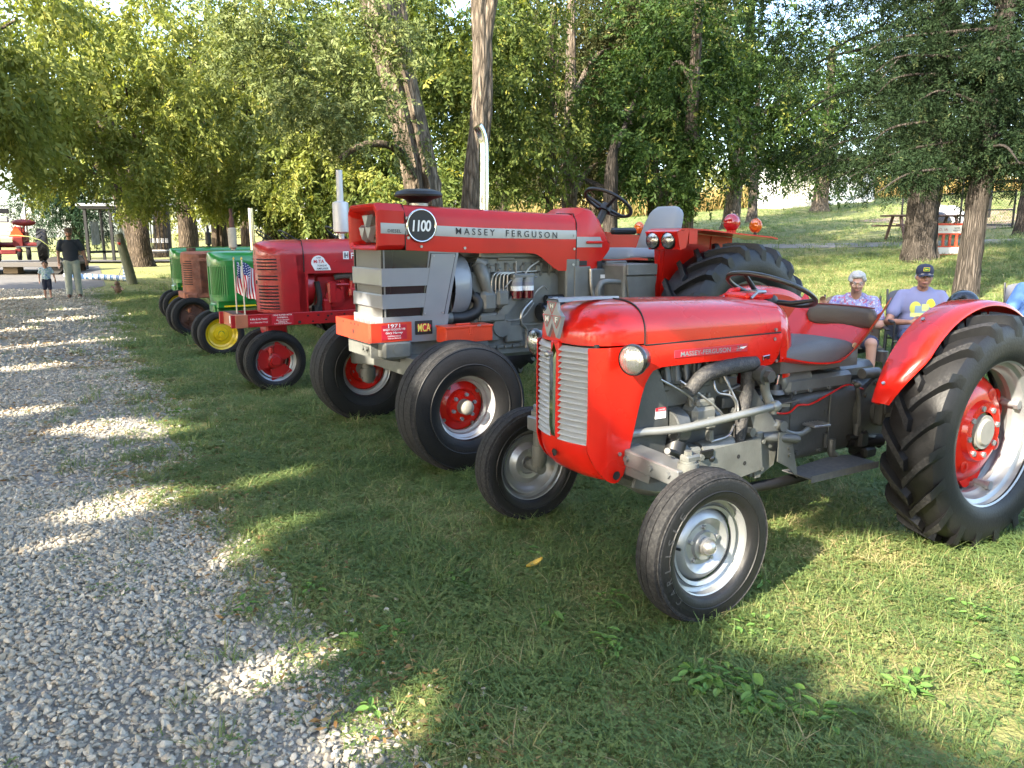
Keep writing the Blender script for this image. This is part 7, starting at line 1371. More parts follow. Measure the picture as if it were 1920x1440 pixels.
def print_shirt(name, base, discs):
    """cloth with flat printed shapes placed in object space: (x, z, rx, rz, colour, box?)"""
    m = bpy.data.materials.new(name); m.use_nodes = True; nt = m.node_tree; N, L = nt.nodes, nt.links; b = N['Principled BSDF']; tc = N.new('ShaderNodeTexCoord'); sx = N.new('ShaderNodeSeparateXYZ'); L.new(tc.outputs['Object'], sx.inputs[0])
    last = None
    def M(op, a, c=None):
        n = N.new('ShaderNodeMath'); n.operation = op
        for i, v in enumerate((a, c)):
            if v is None: continue
            if isinstance(v, (int, float)): n.inputs[i].default_value = v
            else: L.new(v, n.inputs[i])
        return n.outputs[0]
    front = M('LESS_THAN', sx.outputs[1], 0.0)
    for x, z, rx, rz, c, bx in discs:
        dx = M('DIVIDE', M('ABSOLUTE', M('SUBTRACT', sx.outputs[0], x)), rx); dz = M('DIVIDE', M('ABSOLUTE', M('SUBTRACT', sx.outputs[2], z)), rz)
        d = M('MAXIMUM', dx, dz) if bx else M('ADD', M('MULTIPLY', dx, dx), M('MULTIPLY', dz, dz)); k = M('MULTIPLY', M('LESS_THAN', d, 1.0), front)
        mx = N.new('ShaderNodeMixRGB'); L.new(k, mx.inputs[0]); mx.inputs[2].default_value = (*c, 1)
        if last is None: mx.inputs[1].default_value = (*base, 1)
        else: L.new(last, mx.inputs[1])
        last = mx.outputs[0]
    L.new(last, b.inputs['Base Color']); b.inputs['Roughness'].default_value = .85; return m
def cap_hat(par, q, k, m, badge=None):
    mb = MB(); Rm = np.eye(3); c = q(0, .010, .052); mb.lathe([(.084 * k, -.02 * k), (.088 * k, .0), (.086 * k, .03 * k), (.074 * k, .062 * k), (.045 * k, .083 * k), (.001, .090 * k)], c, (0, 0, 1), 28); V = mb.arr(); mb.V = [(V - c) * [1, 1.13, 1] + c]
    P = np.array([[q(.075 * s * (1 - .12 * t * t), -.075 - .085 * t * (1 - .75 * s * s), .040 - .022 * t - .02 * s * s) for t in np.linspace(0, 1, 6)] for s in np.linspace(-1, 1, 13)]); mb.sheet(P, (0, 0, .004)); o = mb.build('cap', m, par, 60)
    if badge: mb = MB().sheet(np.array([[q(x, -.100 - .0 + .9 * x * x * 4, z) for z in (.064, .085, .105)] for x in np.linspace(-.030, .030, 7)]), (0, -.003, 0)); b_ = mb.build('cap_badge', YEL, o); mb = MB().sheet(np.array([[q(x, -.1045 + .9 * x * x * 4, z) for z in (.068, .085, .101)] for x in np.linspace(-.026, .026, 7)]), (0, -.002, 0)); mb.build('badge_field', GRN, o); mb = MB().prism([(-.014, .0), (.012, .0), (.016, .010), (.008, .006), (-.006, .008), (-.015, .014)], -.002, .0); V = mb.arr(); mb.V = [V + q(0, -.109, .080)]; mb.build('badge_animal', YEL, o)
    return o
def lawn_chair(x, y, rz, label, fabric, seat=.38):
    z = float(gz(x, y)); t = empty('camp_chair', (x, y, z), rz, label, 'chair', 'folding camp chairs'); fr = mat('chair_frame', (.05, .05, .05), .4, metal=.5)
    P = np.array([[(u * .27, -.26 + .50 * v, seat + .02 - .035 * (1 - u * u) * math.sin(v * 3.14)) for v in np.linspace(0, 1, 7)] for u in np.linspace(-1, 1, 9)]); MB().sheet(P, (0, 0, -.006)).build('seat', fabric, t, 60)
    P = np.array([[(u * .29 * (1 - .08 * max(0, v - .8) * 5 * u * u), .24 + .20 * v + .03 * (1 - u * u), seat + .02 + .50 * v - .03 * (v > .9) * u ** 4) for v in np.linspace(0, 1, 9)] for u in np.linspace(-1, 1, 11)]); MB().sheet(P, (0, .012, 0)).build('backrest', fabric, t, 60)
    for s in (1, -1):
        MB().tube([(s * .30, -.28, .0), (s * .29, -.26, seat), (s * .29, -.26, seat + .20)], .012, 8).build('leg', fr, t); MB().tube([(s * .29, .30, 0), (s * .29, .25, seat), (s * .295, .45, seat + .52)], .012, 8).build('leg', fr, t)
        MB().box((s * .31, -.02, seat + .21), (.05, .50, .025), .008).build('armrest', BLK, t)
    MB().tube([(-.29, -.27, seat), (.29, -.27, seat)], .011, 8).tube([(-.29, .26, seat - .02), (.29, .26, seat - .02)], .011, 8).build('cross_bar', fr, t, kind='stuff')
def seated(x, y, rz, label, sk, k, seat, shirt, shorts, build_, arms, headtilt=0.0, headturn=0.0):
    """arms: list of (side, elbow, wrist, hand direction, thumb side)"""
    z = float(gz(x, y)); sh = .40 * build_; mb = MB(); S0 = seat + .08
    hip = S0; ch = S0 + .36; nk = S0 + .50; hd = np.array([0, -.01, S0 + .665])
    cap_(mb, (0, .12, hip), (0, .13, ch), .10, .10); cap_(mb, (0, .12, nk - .06), (0, .055, nk + .08), .062, .056)
    qf = face(mb, hd + [0, .03, 0], k, headtilt, 1.1)
    for s in (1, -1):
        cap_(mb, (s * .11, .08, hip), (s * .16, -.38, hip + .05), .085, .062); cap_(mb, (s * .16, -.38, hip + .05), (s * .17, -.40, .10), .058, .042); cap_(mb, (s * .17, -.40, .05), (s * .18, -.58, .03), .042, .032)
    for s, el, wr, dr, th in arms:
        shd = (s * .185, .12, nk - .045); cap_(mb, shd, el, .052, .042); cap_(mb, el, wr, .040, .027); hand(mb, wr, dr, th, 1.0, .55)
    b = mb.build('person', sk, None, 0); b.location = (x, y, z); b.rotation_euler = (0, 0, rz); tag(b, label, 'person'); fuse(b, .0085, 3)
    mb = MB(); mb.ell((0, .125, ch - .02), np.array([.215, .145, .20]) * build_, 24, 14).ell((0, .11, hip + .14), np.array([.20, .155, .22]) * build_, 24, 14).ell((0, .11, hip + .02), np.array([.19, .15, .12]) * build_, 24, 12)
    cap_(mb, (-.155, .12, nk - .045), (.155, .12, nk - .045), .072, .072); cap_(mb, (-.06, .11, nk - .01), (.06, .11, nk - .01), .07, .07)
    for s, el, wr, dr, th in arms:
        a = np.array((s * .185, .12, nk - .045)); e = np.array(el); cap_(mb, a, a + (e - a) * .62, .070, .072)
    s_ = fuse(mb.build('shirt', shirt, b, 0), .011, 5)
    mb = MB()
    for s in (1, -1): cap_(mb, (s * .10, .10, hip - .01), (s * .155, -.30, hip + .045), .108, .088)
    cap_(mb, (-.08, .13, hip), (.08, .13, hip), .13, .13); fuse(mb.build('shorts', shorts, b, 0), .012, 4)
    mb = MB()
    for s in (1, -1): mb.ell((s * .18, -.50, .03), (.048, .13, .045), 14, 8)
    mb.build('shoes', WHT, b, kind='stuff'); return b, qf
FLOR = shirtmat('floral_blouse', (.22, .23, .39), [((.14, .11, .38), 1.0), ((.38, .10, .16), 1.3), ((.42, .42, .52), 2.0)], 22, .55)
LAV = print_shirt('lavender_print_shirt', (.19, .20, .33), [(a, b - .06, c, d, e, g) for a, b, c, d, e, g in [(-.065, .72, .055, .07, (.62, .62, .10), 0), (.085, .775, .047, .047, (.72, .66, .05), 0), (.0, .69, .07, .055, (.25, .36, .42), 1), (.05, .70, .05, .012, (.66, .66, .3), 1), (.03, .735, .035, .03, (.60, .62, .22), 1), (-.01, .645, .10, .022, (.58, .6, .2), 1), (.10, .69, .03, .018, (.2, .34, .36), 1)]])
TAN = mat('chair_tan', (.22, .165, .11), .85, var=.12, vscale=20)
MX, MY, WX, WY = 4.47, 8.4, 3.79, 8.5
lawn_chair(WX, WY, -.33, 'tan camp chair under the woman in the floral blouse', TAN, .27); lawn_chair(MX, MY, -.32, 'camp chair under the man in the lavender shirt', mat('chair_grey', (.08, .085, .10), .8), .31)
wo, qf = seated(WX, WY, -.36, 'older woman with short white hair in a purple floral blouse, seated', SKIN, .92, .21, FLOR, mat('slacks_navy', (.03, .035, .07), .8), .92, [(-1, (-.30, .05, .53), (-.33, -.14, .69), (-.15, -.2, .9), (.8, -.4, .2)), (1, (.27, .02, .49), (.10, -.20, .51), (-.9, -.3, .1), (0, 0, 1))], .22)
face_bits(wo, qf, .92, mat('brow_grey', (.4, .38, .36), .8))
HAIRW = mat('white_hair', (.38, .38, .375), .6, var=.25, vscale=40, bump=.8, bscale=90)
mb = MB(); r = np.random.default_rng(3); k = .92
for i in range(90):
    a = r.uniform(0, 6.283); e = r.uniform(-.15, 1.35); d = np.array([math.cos(a) * math.cos(e), math.sin(a) * math.cos(e), math.sin(e)])
    if d[1] < -.55 and d[2] < .45: continue
    mb.ell(qf(d[0] * .079, .014 + d[1] * .097, .035 + d[2] * .092), np.array([.026, .026, .022]), 8, 6)
fuse(mb.build('hair', HAIRW, wo, 0), .009, 2)
mb = MB(); [mb.torus(qf(s * .032, -.102, .010), (0, 1, 0), .022, .0018, 18, 5) for s in (1, -1)]; mb.tube([qf(-.012, -.104, .012), qf(.012, -.104, .012)], .0018, 5); mb.build('glasses', mat('thin_gold', (.5, .4, .25), .3, metal=.8), wo, kind='stuff')
ma, qm = seated(MX, MY, -.34, 'older man in navy cap, sunglasses and lavender T-shirt holding a dark cup', SKINT, 1.0, .25, LAV, mat('denim_shorts', (.05, .07, .14), .85), 1.08, [(-1, (-.33, -.02, .50), (-.13, -.26, .525), (.85, -.3, .02), (0, .2, 1)), (1, (.34, .0, .50), (.16, -.25, .56), (-.8, -.4, .1), (0, 0, 1))], .0)
face_bits(ma, qm, 1.0, mat('brow_grey', (.4, .38, .36), .8), eyes=False)
cap_hat(ma, qm, 1.0, mat('navy_cap', (.016, .02, .045), .8), True)
mb = MB()
for s in (1, -1): mb.box(qm(s * .031, -.102, .014), (.046, .012, .030), .008)
mb.tube([qm(-.055, -.095, .02), qm(-.078, -.02, .02), qm(-.078, .03, .012)], .003, 5).tube([qm(.055, -.095, .02), qm(.078, -.02, .02), qm(.078, .03, .012)], .003, 5); mb.build('sunglasses', BLKG, ma, kind='stuff')
mb = MB()
for s in (1, -1): [mb.ell(qm(s * .074, .01 + .03 * j, .02 - .012 * j), (.012, .02, .026), 8, 6) for j in range(3)]
mb.build('hair', HAIRW, ma, 0, kind='stuff')
def loc2w(o, p): return (Matrix.Translation(o.location) @ o.rotation_euler.to_matrix().to_4x4()) @ Vector(p)
cu = empty('drinking_cup', loc2w(ma, (.02, -.31, .49)), 0, 'dark green insulated cup in the hand of the man with the cap', 'cup'); MB().cyl((0, 0, 0), (0, 0, .13), .035, .042, 24).build('cup_body', mat('cup_green', (.012, .04, .04), .3), cu); MB().torus((0, 0, .13), (0, 0, 1), .041, .005, 24, 6).build('cup_rim', STEEL, cu)
ph = tag(MB().box((0, 0, 0), (.075, .010, .15), .006).build('phone', BLKG), 'black mobile phone held by the white-haired woman', 'phone'); ph.location = loc2w(wo, (-.20, -.24, .61)); ph.rotation_euler = (R_(-50), R_(35), .3)
BLUE = print_shirt('sky_blue_shirt', (.10, .21, .48), [(-.16, .70, .016, .035, (.7, .7, .7), 1), (-.10, .70, .016, .035, (.7, .7, .7), 1), (-.05, .70, .012, .035, (.7, .7, .7), 1), (-.15, .63, .03, .012, (.7, .7, .7), 1), (-.07, .63, .03, .012, (.7, .7, .7), 1)])
b3, q3 = seated(5.62, 8.15, -.4, 'person in a sky blue printed T-shirt cut off by the right edge', SKINT, 1.0, .28, BLUE, MATS['slacks_navy'], 1.1, [(-1, (-.33, .0, .50), (-.36, -.24, .50), (.2, -.9, -.1), (.9, .3, 0)), (1, (.34, .0, .52), (.2, -.25, .55), (-.6, -.7, 0), (0, 0, 1))])
face_bits(b3, q3, 1.0, BROW); lawn_chair(5.62, 8.15, -.4, 'camp chair under the person in sky blue at the right edge', MATS['chair_grey'], .34)
mb = MB().ell(q3(0, .02, .06), (.082, .10, .08), 16, 10); mb.build('hair', BROW, b3, 60)
def standing(x, y, rz, H_, label, sk, shirt, legm, cat='person', child=False, shortl=False, spread=.10, arms=None):
    z = float(gz(x, y)); k = H_ / 1.75; hk = 1.0 if not child else .82; kk = k * 1.0; mb = MB(); f = lambda *p: np.array(p) * k
    hdz = 1.60 if not child else 1.53; hs = k if not child else .80
    cap_(mb, f(0, 0, .95), f(0, .01, 1.28), .09 * k, .10 * k); cap_(mb, f(0, .01, 1.42), f(0, -.005, hdz - .06), .058 * k, .052 * k); qf = face(mb, f(0, -.005, hdz + .02), hs, 0.0, 1.05)
    for s in (1, -1):
        cap_(mb, f(s * .09, 0, .92), f(s * spread, -.01, .50), .085 * k, .06 * k); cap_(mb, f(s * spread, -.01, .50), f(s * spread * 1.1, .02, .09), .055 * k, .04 * k); cap_(mb, f(s * spread * 1.1, .03, .045), f(s * spread * 1.3, -.15, .03), .04 * k, .032 * k)
    A = arms or [(-1, (-.27, .02, 1.13), (-.27, -.05, .88)), (1, (.29, .03, 1.14), (.34, -.06, .90))]
    for s, el, wr in A: cap_(mb, f(s * .19, .01, 1.40), f(*el), .052 * k, .042 * k); cap_(mb, f(*el), f(*wr), .040 * k, .028 * k); hand(mb, f(*wr), (s * .1, -.15, -1), (-s * .6, -.8, 0), k, .35)
    b = mb.build('person', sk, None, 0); b.location = (x, y, z); b.rotation_euler = (0, 0, rz); tag(b, label, cat); fuse(b, .009 if not child else .007, 3)
    mb = MB(); mb.ell(f(0, .01, 1.27), np.array([.205, .130, .20]) * k, 24, 14).ell(f(0, 0, 1.10), np.array([.185, .130, .22]) * k, 24, 14).ell(f(0, 0, .97), np.array([.18, .128, .12]) * k, 24, 12); cap_(mb, f(-.15, .01, 1.385), f(.15, .01, 1.385), .072 * k, .072 * k)
    for s, el, wr in A: a, e = f(s * .19, .01, 1.40), f(*el); cap_(mb, a, a + (e - a) * .65, .069 * k, .072 * k)
    fuse(mb.build('shirt', shirt, b, 0), .011, 4)
    mb = MB()
    for s in (1, -1):
        cap_(mb, f(s * .085, 0, .90), f(s * spread, -.01, .52), .110 * k, .088 * k)
        if not shortl: cap_(mb, f(s * spread, -.01, .52), f(s * spread * 1.1, .02, .12), .086 * k, .076 * k)
    cap_(mb, f(-.06, 0, .92), f(.06, 0, .92), .115 * k, .115 * k); fuse(mb.build('shorts' if shortl else 'trousers', legm, b, 0), .011, 3)
    mb = MB()
    for s in (1, -1): mb.ell(f(s * spread * 1.2, -.06, .045), np.array([.05, .14, .05]) * k, 14, 8)
    mb.build('shoes', mat('shoe_brown', (.09, .05, .035), .7) if not child else mat('shoe_green', (.03, .11, .05), .6), b, kind='stuff'); return b, qf
JEANS = mat('pale_worn_jeans', (.27, .31, .29), .85, col2=(.40, .42, .34), vscale=7)
m1, q1 = standing(-11.72, 20.7, .50, 1.83, 'bearded man in dark navy T-shirt, pale jeans and brown cap standing on the gravel', SKINT, mat('navy_tee', (.028, .034, .05), .85), JEANS)
face_bits(m1, q1, 1.05, BROW); cap_hat(m1, q1, 1.05, mat('brown_cap', (.12, .085, .065), .85))
mb = MB()
for a in np.linspace(-1.25, 1.25, 11): mb.ell(q1(.062 * math.sin(a), .0 - .085 * math.cos(a), -.082 + .012 * abs(a)), np.array([.016, .014, .026]), 8, 6)
fuse(mb.build('beard', mat('beard_brown', (.14, .085, .05), .8, bump=.6, bscale=90), m1, 0), .009, 2)
rc = tag(MB().box((0, 0, 0), (.05, .16, .03), .008).build('remote_control', BLK), 'black handset held by the man in the navy T-shirt', 'handset'); rc.location = loc2w(m1, (.37, -.16, .80)); rc.rotation_euler = (.5, 0, .5)
c1, q2 = standing(-11.95, 19.9, .5, 1.0, 'small child in blue patterned shirt and navy shorts beside the standing man', SKIN, shirtmat('leaf_shirt', (.36, .46, .56), [((.10, .2, .42), 1.0), ((.25, .42, .36), 1.5), ((.6, .66, .7), 1.9)], 20, .54), mat('shorts_navy', (.02, .025, .05), .8), child=True, shortl=True)
face_bits(c1, q2, .8, BROW); mb = MB(); r = np.random.default_rng(8)
for i in range(60):
    a = r.uniform(0, 6.283); e = r.uniform(-.1, 1.4); d = np.array([math.cos(a) * math.cos(e), math.sin(a) * math.cos(e), math.sin(e)])
    if d[1] < -.5 and d[2] < .5: continue
    mb.ell(q2(d[0] * .077, .014 + d[1] * .094, .04 + d[2] * .088), (.02, .02, .018), 8, 6)
fuse(mb.build('hair', mat('dark_brown_hair', (.03, .018, .012), .6, bump=.6, bscale=90), c1, 0), .009, 2)
# ------------------------------------------------------------------ things further off
def at_g(x, y): return np.array([x, y, float(gz(x, y))])
# glass shelter on the left
SHF = mat('shelter_black', (.010, .0105, .011), .6, spec=.2)
GLS = bpy.data.materials.new('shelter_glass'); GLS.use_nodes = True; b_ = GLS.node_tree.nodes['Principled BSDF']; b_.inputs['Transmission Weight'].default_value = 1; b_.inputs['Roughness'].default_value = .02; b_.inputs['IOR'].default_value = 1.02; b_.inputs['Base Color'].default_value = (.8, .86, .84, 1)
sh = empty('bus_shelter', at_g(-20.4, 37.6) + [0, 0, .09], R_(6), 'black framed glass shelter with pale flat roof beside the leaning tree', 'shelter')
MB().box((1.9, .9, 2.62), (4.4, 2.3, .14), .03).build('roof', mat('shelter_roof', (.22, .23, .24), .5), sh); MB().box((1.9, .9, 2.50), (4.2, 2.1, .10)).build('fascia', SHF, sh)
for x, y in ((0, 0), (0, 1.8), (1.15, 0), (2.3, 0), (3.8, 0), (3.8, 1.8), (1.9, 1.8)): MB().box((x, y, 1.23), (.12, .12, 2.46)).build('post', SHF, sh)
for x0, x1 in ((.0, 1.15), (1.15, 2.3)): MB().box(((x0 + x1) / 2, 1.8, 1.35), (1.7, .012, 1.9)).build('pane', GLS, sh)
MB().box((0, .9, 1.35), (.012, 1.68, 1.9)).build('pane', GLS, sh); MB().box((0.02, .9, 1.3), (.03, .9, 1.1)).build('poster', mat('poster_pale', (.22, .25, .28), .5, var=.5, vscale=5), sh)
MB().box((1.9, 1.8, .40), (3.8, .06, .12)).build('rail', SHF, sh); MB().box((.0, .9, .40), (.06, 1.8, .12)).build('rail', SHF, sh)
for i in range(6): MB().box((2.55 + .2 * i, .02, 1.45), (.05, .04, 1.9)).build('slat', SHF, sh)
MB().box((3.0, .4, .95), (1.2, .05, .22)).build('bench_back', mat('bench_pale', (.45, .44, .42), .6), sh); MB().box((3.0, .2, .48), (1.2, .4, .05)).build('bench_seat', MATS['bench_pale'], sh)
# leaning post with a red reflector
o = at_g(-11.97, 24.48); lp = empty('leaning_post', o, 0, 'short greenish wooden post leaning left with a round red reflector', 'post')
MB().tube([(0, 0, -.1), (-.12, 0, .55), (-.33, 0, 1.55)], [.155, .145, .13], 16).build('post', mat('green_grey_wood', (.13, .14, .09), .9, var=.4, vscale=8, bump=.5, bscale=30, stretch=(4, 4, .6)), lp); MB().lathe([(.001, .02), (.05, .012), (.055, 0)], (-.27, -.135, 1.28), (0, -1, 0), 16).build('reflector', REDL, lp); MB().box((-.24, -.145, 1.36), (.10, .02, .12), .005).build('bracket', BLK, lp)
# string of blue and white cans on the ground and up a line
CANB = mat('can_blue', (.07, .16, .33), .35, metal=.3); CANW = mat('can_white', (.62, .64, .66), .4)
can0 = None
def can(x, y, z, tilt, lab, grp, blue):
    c = empty('can', (x, y, z), 0, lab, 'can', grp); c.rotation_euler = tilt
    MB().lathe([(.001, 0), (.085, 0), (.09, .02), (.09, .13), (.08, .15), (.001, .15)], (0, 0, 0), (0, 0, 1), 16).build('can_body', CANB if blue else CANW, c, 30); MB().lathe([(.092, .04), (.092, .09)], (0, 0, 0), (0, 0, 1), 16).build('can_band', CANW if blue else CANB, c, 30); return c
ORD = 'first second third fourth fifth sixth seventh eighth ninth tenth eleventh twelfth thirteenth fourteenth'.split()
for i in range(14):
    x = -14.25 + i * .125; y = 25.9 - i * .045; can(x, y, float(gz(x, y)) + .10, (0, R_(90), .1), '%s can from the leaning post in the row lying on the ground' % ORD[13 - i], 'cans lying in a row on the ground', i % 2)
for i in range(7):
    x, y = -12.55, 25.25; can(x, y, float(gz(x, y)) + .06 + i * .155, (0, 0, 0), '%s can from the ground in the upright column beside the leaning post' % ORD[i], 'cans standing in a column', i % 2)
for i, (dx, dy) in enumerate(((-.15, .1), (-.3, .2), (-.45, .33), (-.6, .45), (-.75, .55), (-.95, .62))):
    x, y = -14.3 + dx, 25.9 + dy; can(x, y, float(gz(x, y)) + .09, (0, R_(90), -.7), '%s pale blue can past the bend, at the end behind the standing man' % ORD[i], 'cans at the bent end of the row', 1)
hz = at_g(-13.0, 25.6); mb = MB().tube([hz + [0, 0, .1], hz + [.28, -.05, .7], hz + [.38, -.1, 1.5], hz + [.40, 0, 2.6]], .012, 6, sub=6); tag(mb.build('hanging_hose', mat('grey_hose', (.3, .3, .28), .6)), 'thin grey hose hanging down beside the leaning post', 'hose')
tz = at_g(-10.9, 21.4); toy = empty('toy_figure', tz, 0, 'small brown and pink figure standing in the grass near the cans', 'toy'); MB().ell((0, 0, .17), (.11, .09, .12), 14, 10).ell((0, -.02, .32), (.07, .07, .07), 12, 8).build('body', mat('toy_brown', (.2, .12, .08), .7, var=.5, vscale=14), toy); mb = MB().cyl((-.05, 0, 0), (-.05, 0, .08), .03, n=10).cyl((.05, 0, 0), (.05, 0, .08), .03, n=10).cyl((-.1, -.02, .2), (-.16, -.04, .25), .025, n=8).cyl((.1, -.02, .2), (.15, -.04, .15), .025, n=8); mb.build('limbs', mat('toy_pink', (.4, .25, .22), .6), toy, kind='stuff')
# flatbed trailer with a red tractor seen from behind
tb = at_g(-17.5, 28.3); tr = empty('flatbed_trailer', tb, R_(4), 'low flatbed trailer carrying a red tractor at the far left', 'trailer')
MB().box((-1.6, 0, .36), (6.4, 2.2, .10), .01).build('deck', mat('trailer_deck', (.07, .063, .056), .8, var=.3, vscale=3), tr); MB().box((-1.6, -1.1, .32), (6.4, .08, .16), .01).build('side_rail', mat('trailer_rail', (.05, .045, .04), .6), tr); MB().box((-.3, -.6, .12), (.5, .4, .24), .01).build('jack_block', mat('pale_timber', (.16, .12, .075), .8), tr); MB().cyl((1.3, -.95, .30), (1.3, -.70, .30), .30, n=28).build('trailer_wheel', RUB, tr); MB().cyl((1.3, .95, .30), (1.3, .70, .30), .30, n=28).build('trailer_wheel', RUB, tr)
REDT = mat('paint_shaded_red', (.16, .012, .010), .6, var=.3)  # red darkened in place of shade on the load, like the deck
t6 = empty('tractor', tb + [-.30, -.1, .41], R_(-62), 'red tractor seen from behind on the trailer, orange triangle on its back', 'tractor')
for s in (1, -1):
    w = empty('rear_wheel', (0, s * .78, .62), 0, parent=t6); lugged_tyre(w, .62, .38, .34, 16, lh=.03); rim(w, .385, .3, REDT); disc(w, [(.001, .02 * s), (.36, -.03 * s)], REDT); f = empty('front_wheel', (-2.1, s * .16, .30), 0, parent=t6); ribbed_tyre(f, .30, .19, .15, 3, n=40); rim(f, .196, .13, REDT)
mb = MB().cyl((0, -.7, .62), (0, .7, .62), .10, n=16).box((-.2, 0, .72), (.7, .36, .40), .04).box((-1.3, 0, .95), (1.6, .42, .40), .06).box((-1.9, 0, .95), (.5, .46, .6), .05).box((.45, -.30, .36), (.5, .5, .16), .02).box((.2, 0, .42), (.9, .2, .1), .02).box((-.4, 0, 1.15), (.3, .3, .3), .03); mb.build('body', REDT, t6)
P = [(.30 * math.cos(a), .42 * math.sin(a)) for a in np.linspace(0, 6.28, 20, endpoint=False)]; mb = MB().ell((.05, .25, 1.45), (.20, .40, .13), 20, 10); mb.build('seat', REDT, t6); MB().tube([(-.2, .2, 1.1), (.0, .25, 1.35)], .04, 8).build('seat_post', REDT, t6)
MB().prism([(-.25, .92), (.25, .92), (0, 1.34)], .50, .52, axis='x').build('warning_triangle', mat('warning_orange', (.8, .07, .015), .45), t6); MB().box((.45, -.42, 1.55), (.4, .45, .22), .03).build('canister', mat('canister_white', (.25, .25, .25), .5), t6); mb = MB().box((.3, -.42, 1.86), (.30, .5, .18), .02).tube([(.3, -.15, 1.6), (.3, -.10, 2.0), (.3, -.42, 2.05), (.3, -.7, 2.0), (.3, -.68, 1.6)], .014, 6, sub=3); mb.build('rack', BLK, t6, kind='stuff'); MB().tube([(-1.3, .22, 1.1), (-1.3, .24, 1.9), (-1.32, .25, 2.25)], [.05, .05, .03], 12).build('exhaust', STEEL, t6); MB().box((.50, .30, .55), (.3, .7, .05), .01).build('drawbar', GREYD, t6)
mb = MB().tube([tb + [-6, -1.3, 1.30], tb + [-2, -1.32, 1.25], tb + [.9, -1.3, 1.28], tb + [1.6, -.8, .45]], .014, 6, sub=5); tag(mb.build('strap', mat('strap_yellow', (.22, .25, .08), .7)), 'yellow green strap stretched across the back of the trailer load', 'strap')
t6.scale = (.95, .95, .95)
# pale metal barrier, white post and pale house glimpsed between the trunks
bz = at_g(-17.4, 40.5); br_ = empty('crowd_barrier', bz, R_(10), 'grey metal crowd barrier behind the thick grey trunk', 'barrier')
MB().tube([(0, 0, .1), (0, 0, 1.05), (1.0, 0, 1.08), (2.0, 0, 1.05), (2.0, 0, .1)], .02, 8).build('frame', STEEL, br_)
for i in range(11): MB().cyl((.16 + .16 * i, 0, .15), (.16 + .16 * i, 0, 1.05), .009, n=6).build('bar', STEEL, br_)
for x in (.2, 1.8): MB().box((x, 0, .05), (.06, .6, .04)).build('foot', STEEL, br_)
def house(px, y, w, h, d, lab, wm, n):
    z = float(gz(px, y)); t = empty('house', (px, y, z), R_(-4), lab, 'house'); MB().box((w / 2, d / 2, h / 2), (w, d, h)).build('wall', wm, t); rp = [(-.3, h), (w + .3, h), (w / 2, h + d * .28)]; MB().prism(rp, -.3, d + .3).build('roof', mat('roof_grey', (.12, .12, .125), .8), t)
    for i in range(n):
        x = w * (i + .5) / n; f = MB().box((x, -.02, h * .55), (1.1, .06, 1.3)).build('window', mat('window_trim', (.5, .5, .48), .5), t); MB().box((x, -.055, h * .55), (.9, .02, 1.1)).build('pane', mat('dark_pane', (.03, .035, .04), .1), f)
house(-17.5, 62, 14, 3.2, 8, 'pale low house behind the trunks left of the big red tractor', mat('pale_siding', (.5, .49, .46), .7), 4)
hb = at_g(-12.6, 57); v = leaves([(hb[0] + i * 1.1, hb[1] + .4 * (i % 2), hb[2] + .6, .8) for i in range(9)], n=1200, leaf=(.2, .1), M=9, L=.4, droop=.2, gap=-.5, seed=77); hr = raw_mesh('hedge', v[0], np.arange(len(v[0])).reshape(-1, 4), M_hack, attr=v[1]); tag(hr, 'clipped yellow green hedge in front of the pale house', 'hedge')
# white shed on the rise, right of the middle
z = float(gz(21, 62)); sd = empty('shed', (21.0, 62.0, z - .2), R_(3), 'white sided shed on the rise beyond the lawn tree', 'shed'); WS = mat('white_siding', (.66, .66, .64), .6); CR = mat('cream_boards', (.46, .44, .37), .7)
MB().box((3.9, 3, 1.9), (7.4, 6, 3.8)).build('wall', WS, sd); MB().prism([(-.3, 3.8), (8.1, 3.8), (7.9, 4.3), (-.1, 4.3)], -.4, 6.4).build('roof', MATS['roof_grey'] if 'roof_grey' in MATS else GREYD, sd)
for i in range(14): MB().box((2.0, -.045, .32 + .25 * i), (3.4, .05, .215)).build('board', CR, sd)
for x in (.08, 3.85): MB().box((x, -.05, 1.9), (.2, .09, 3.8)).build('corner_trim', WS, sd)
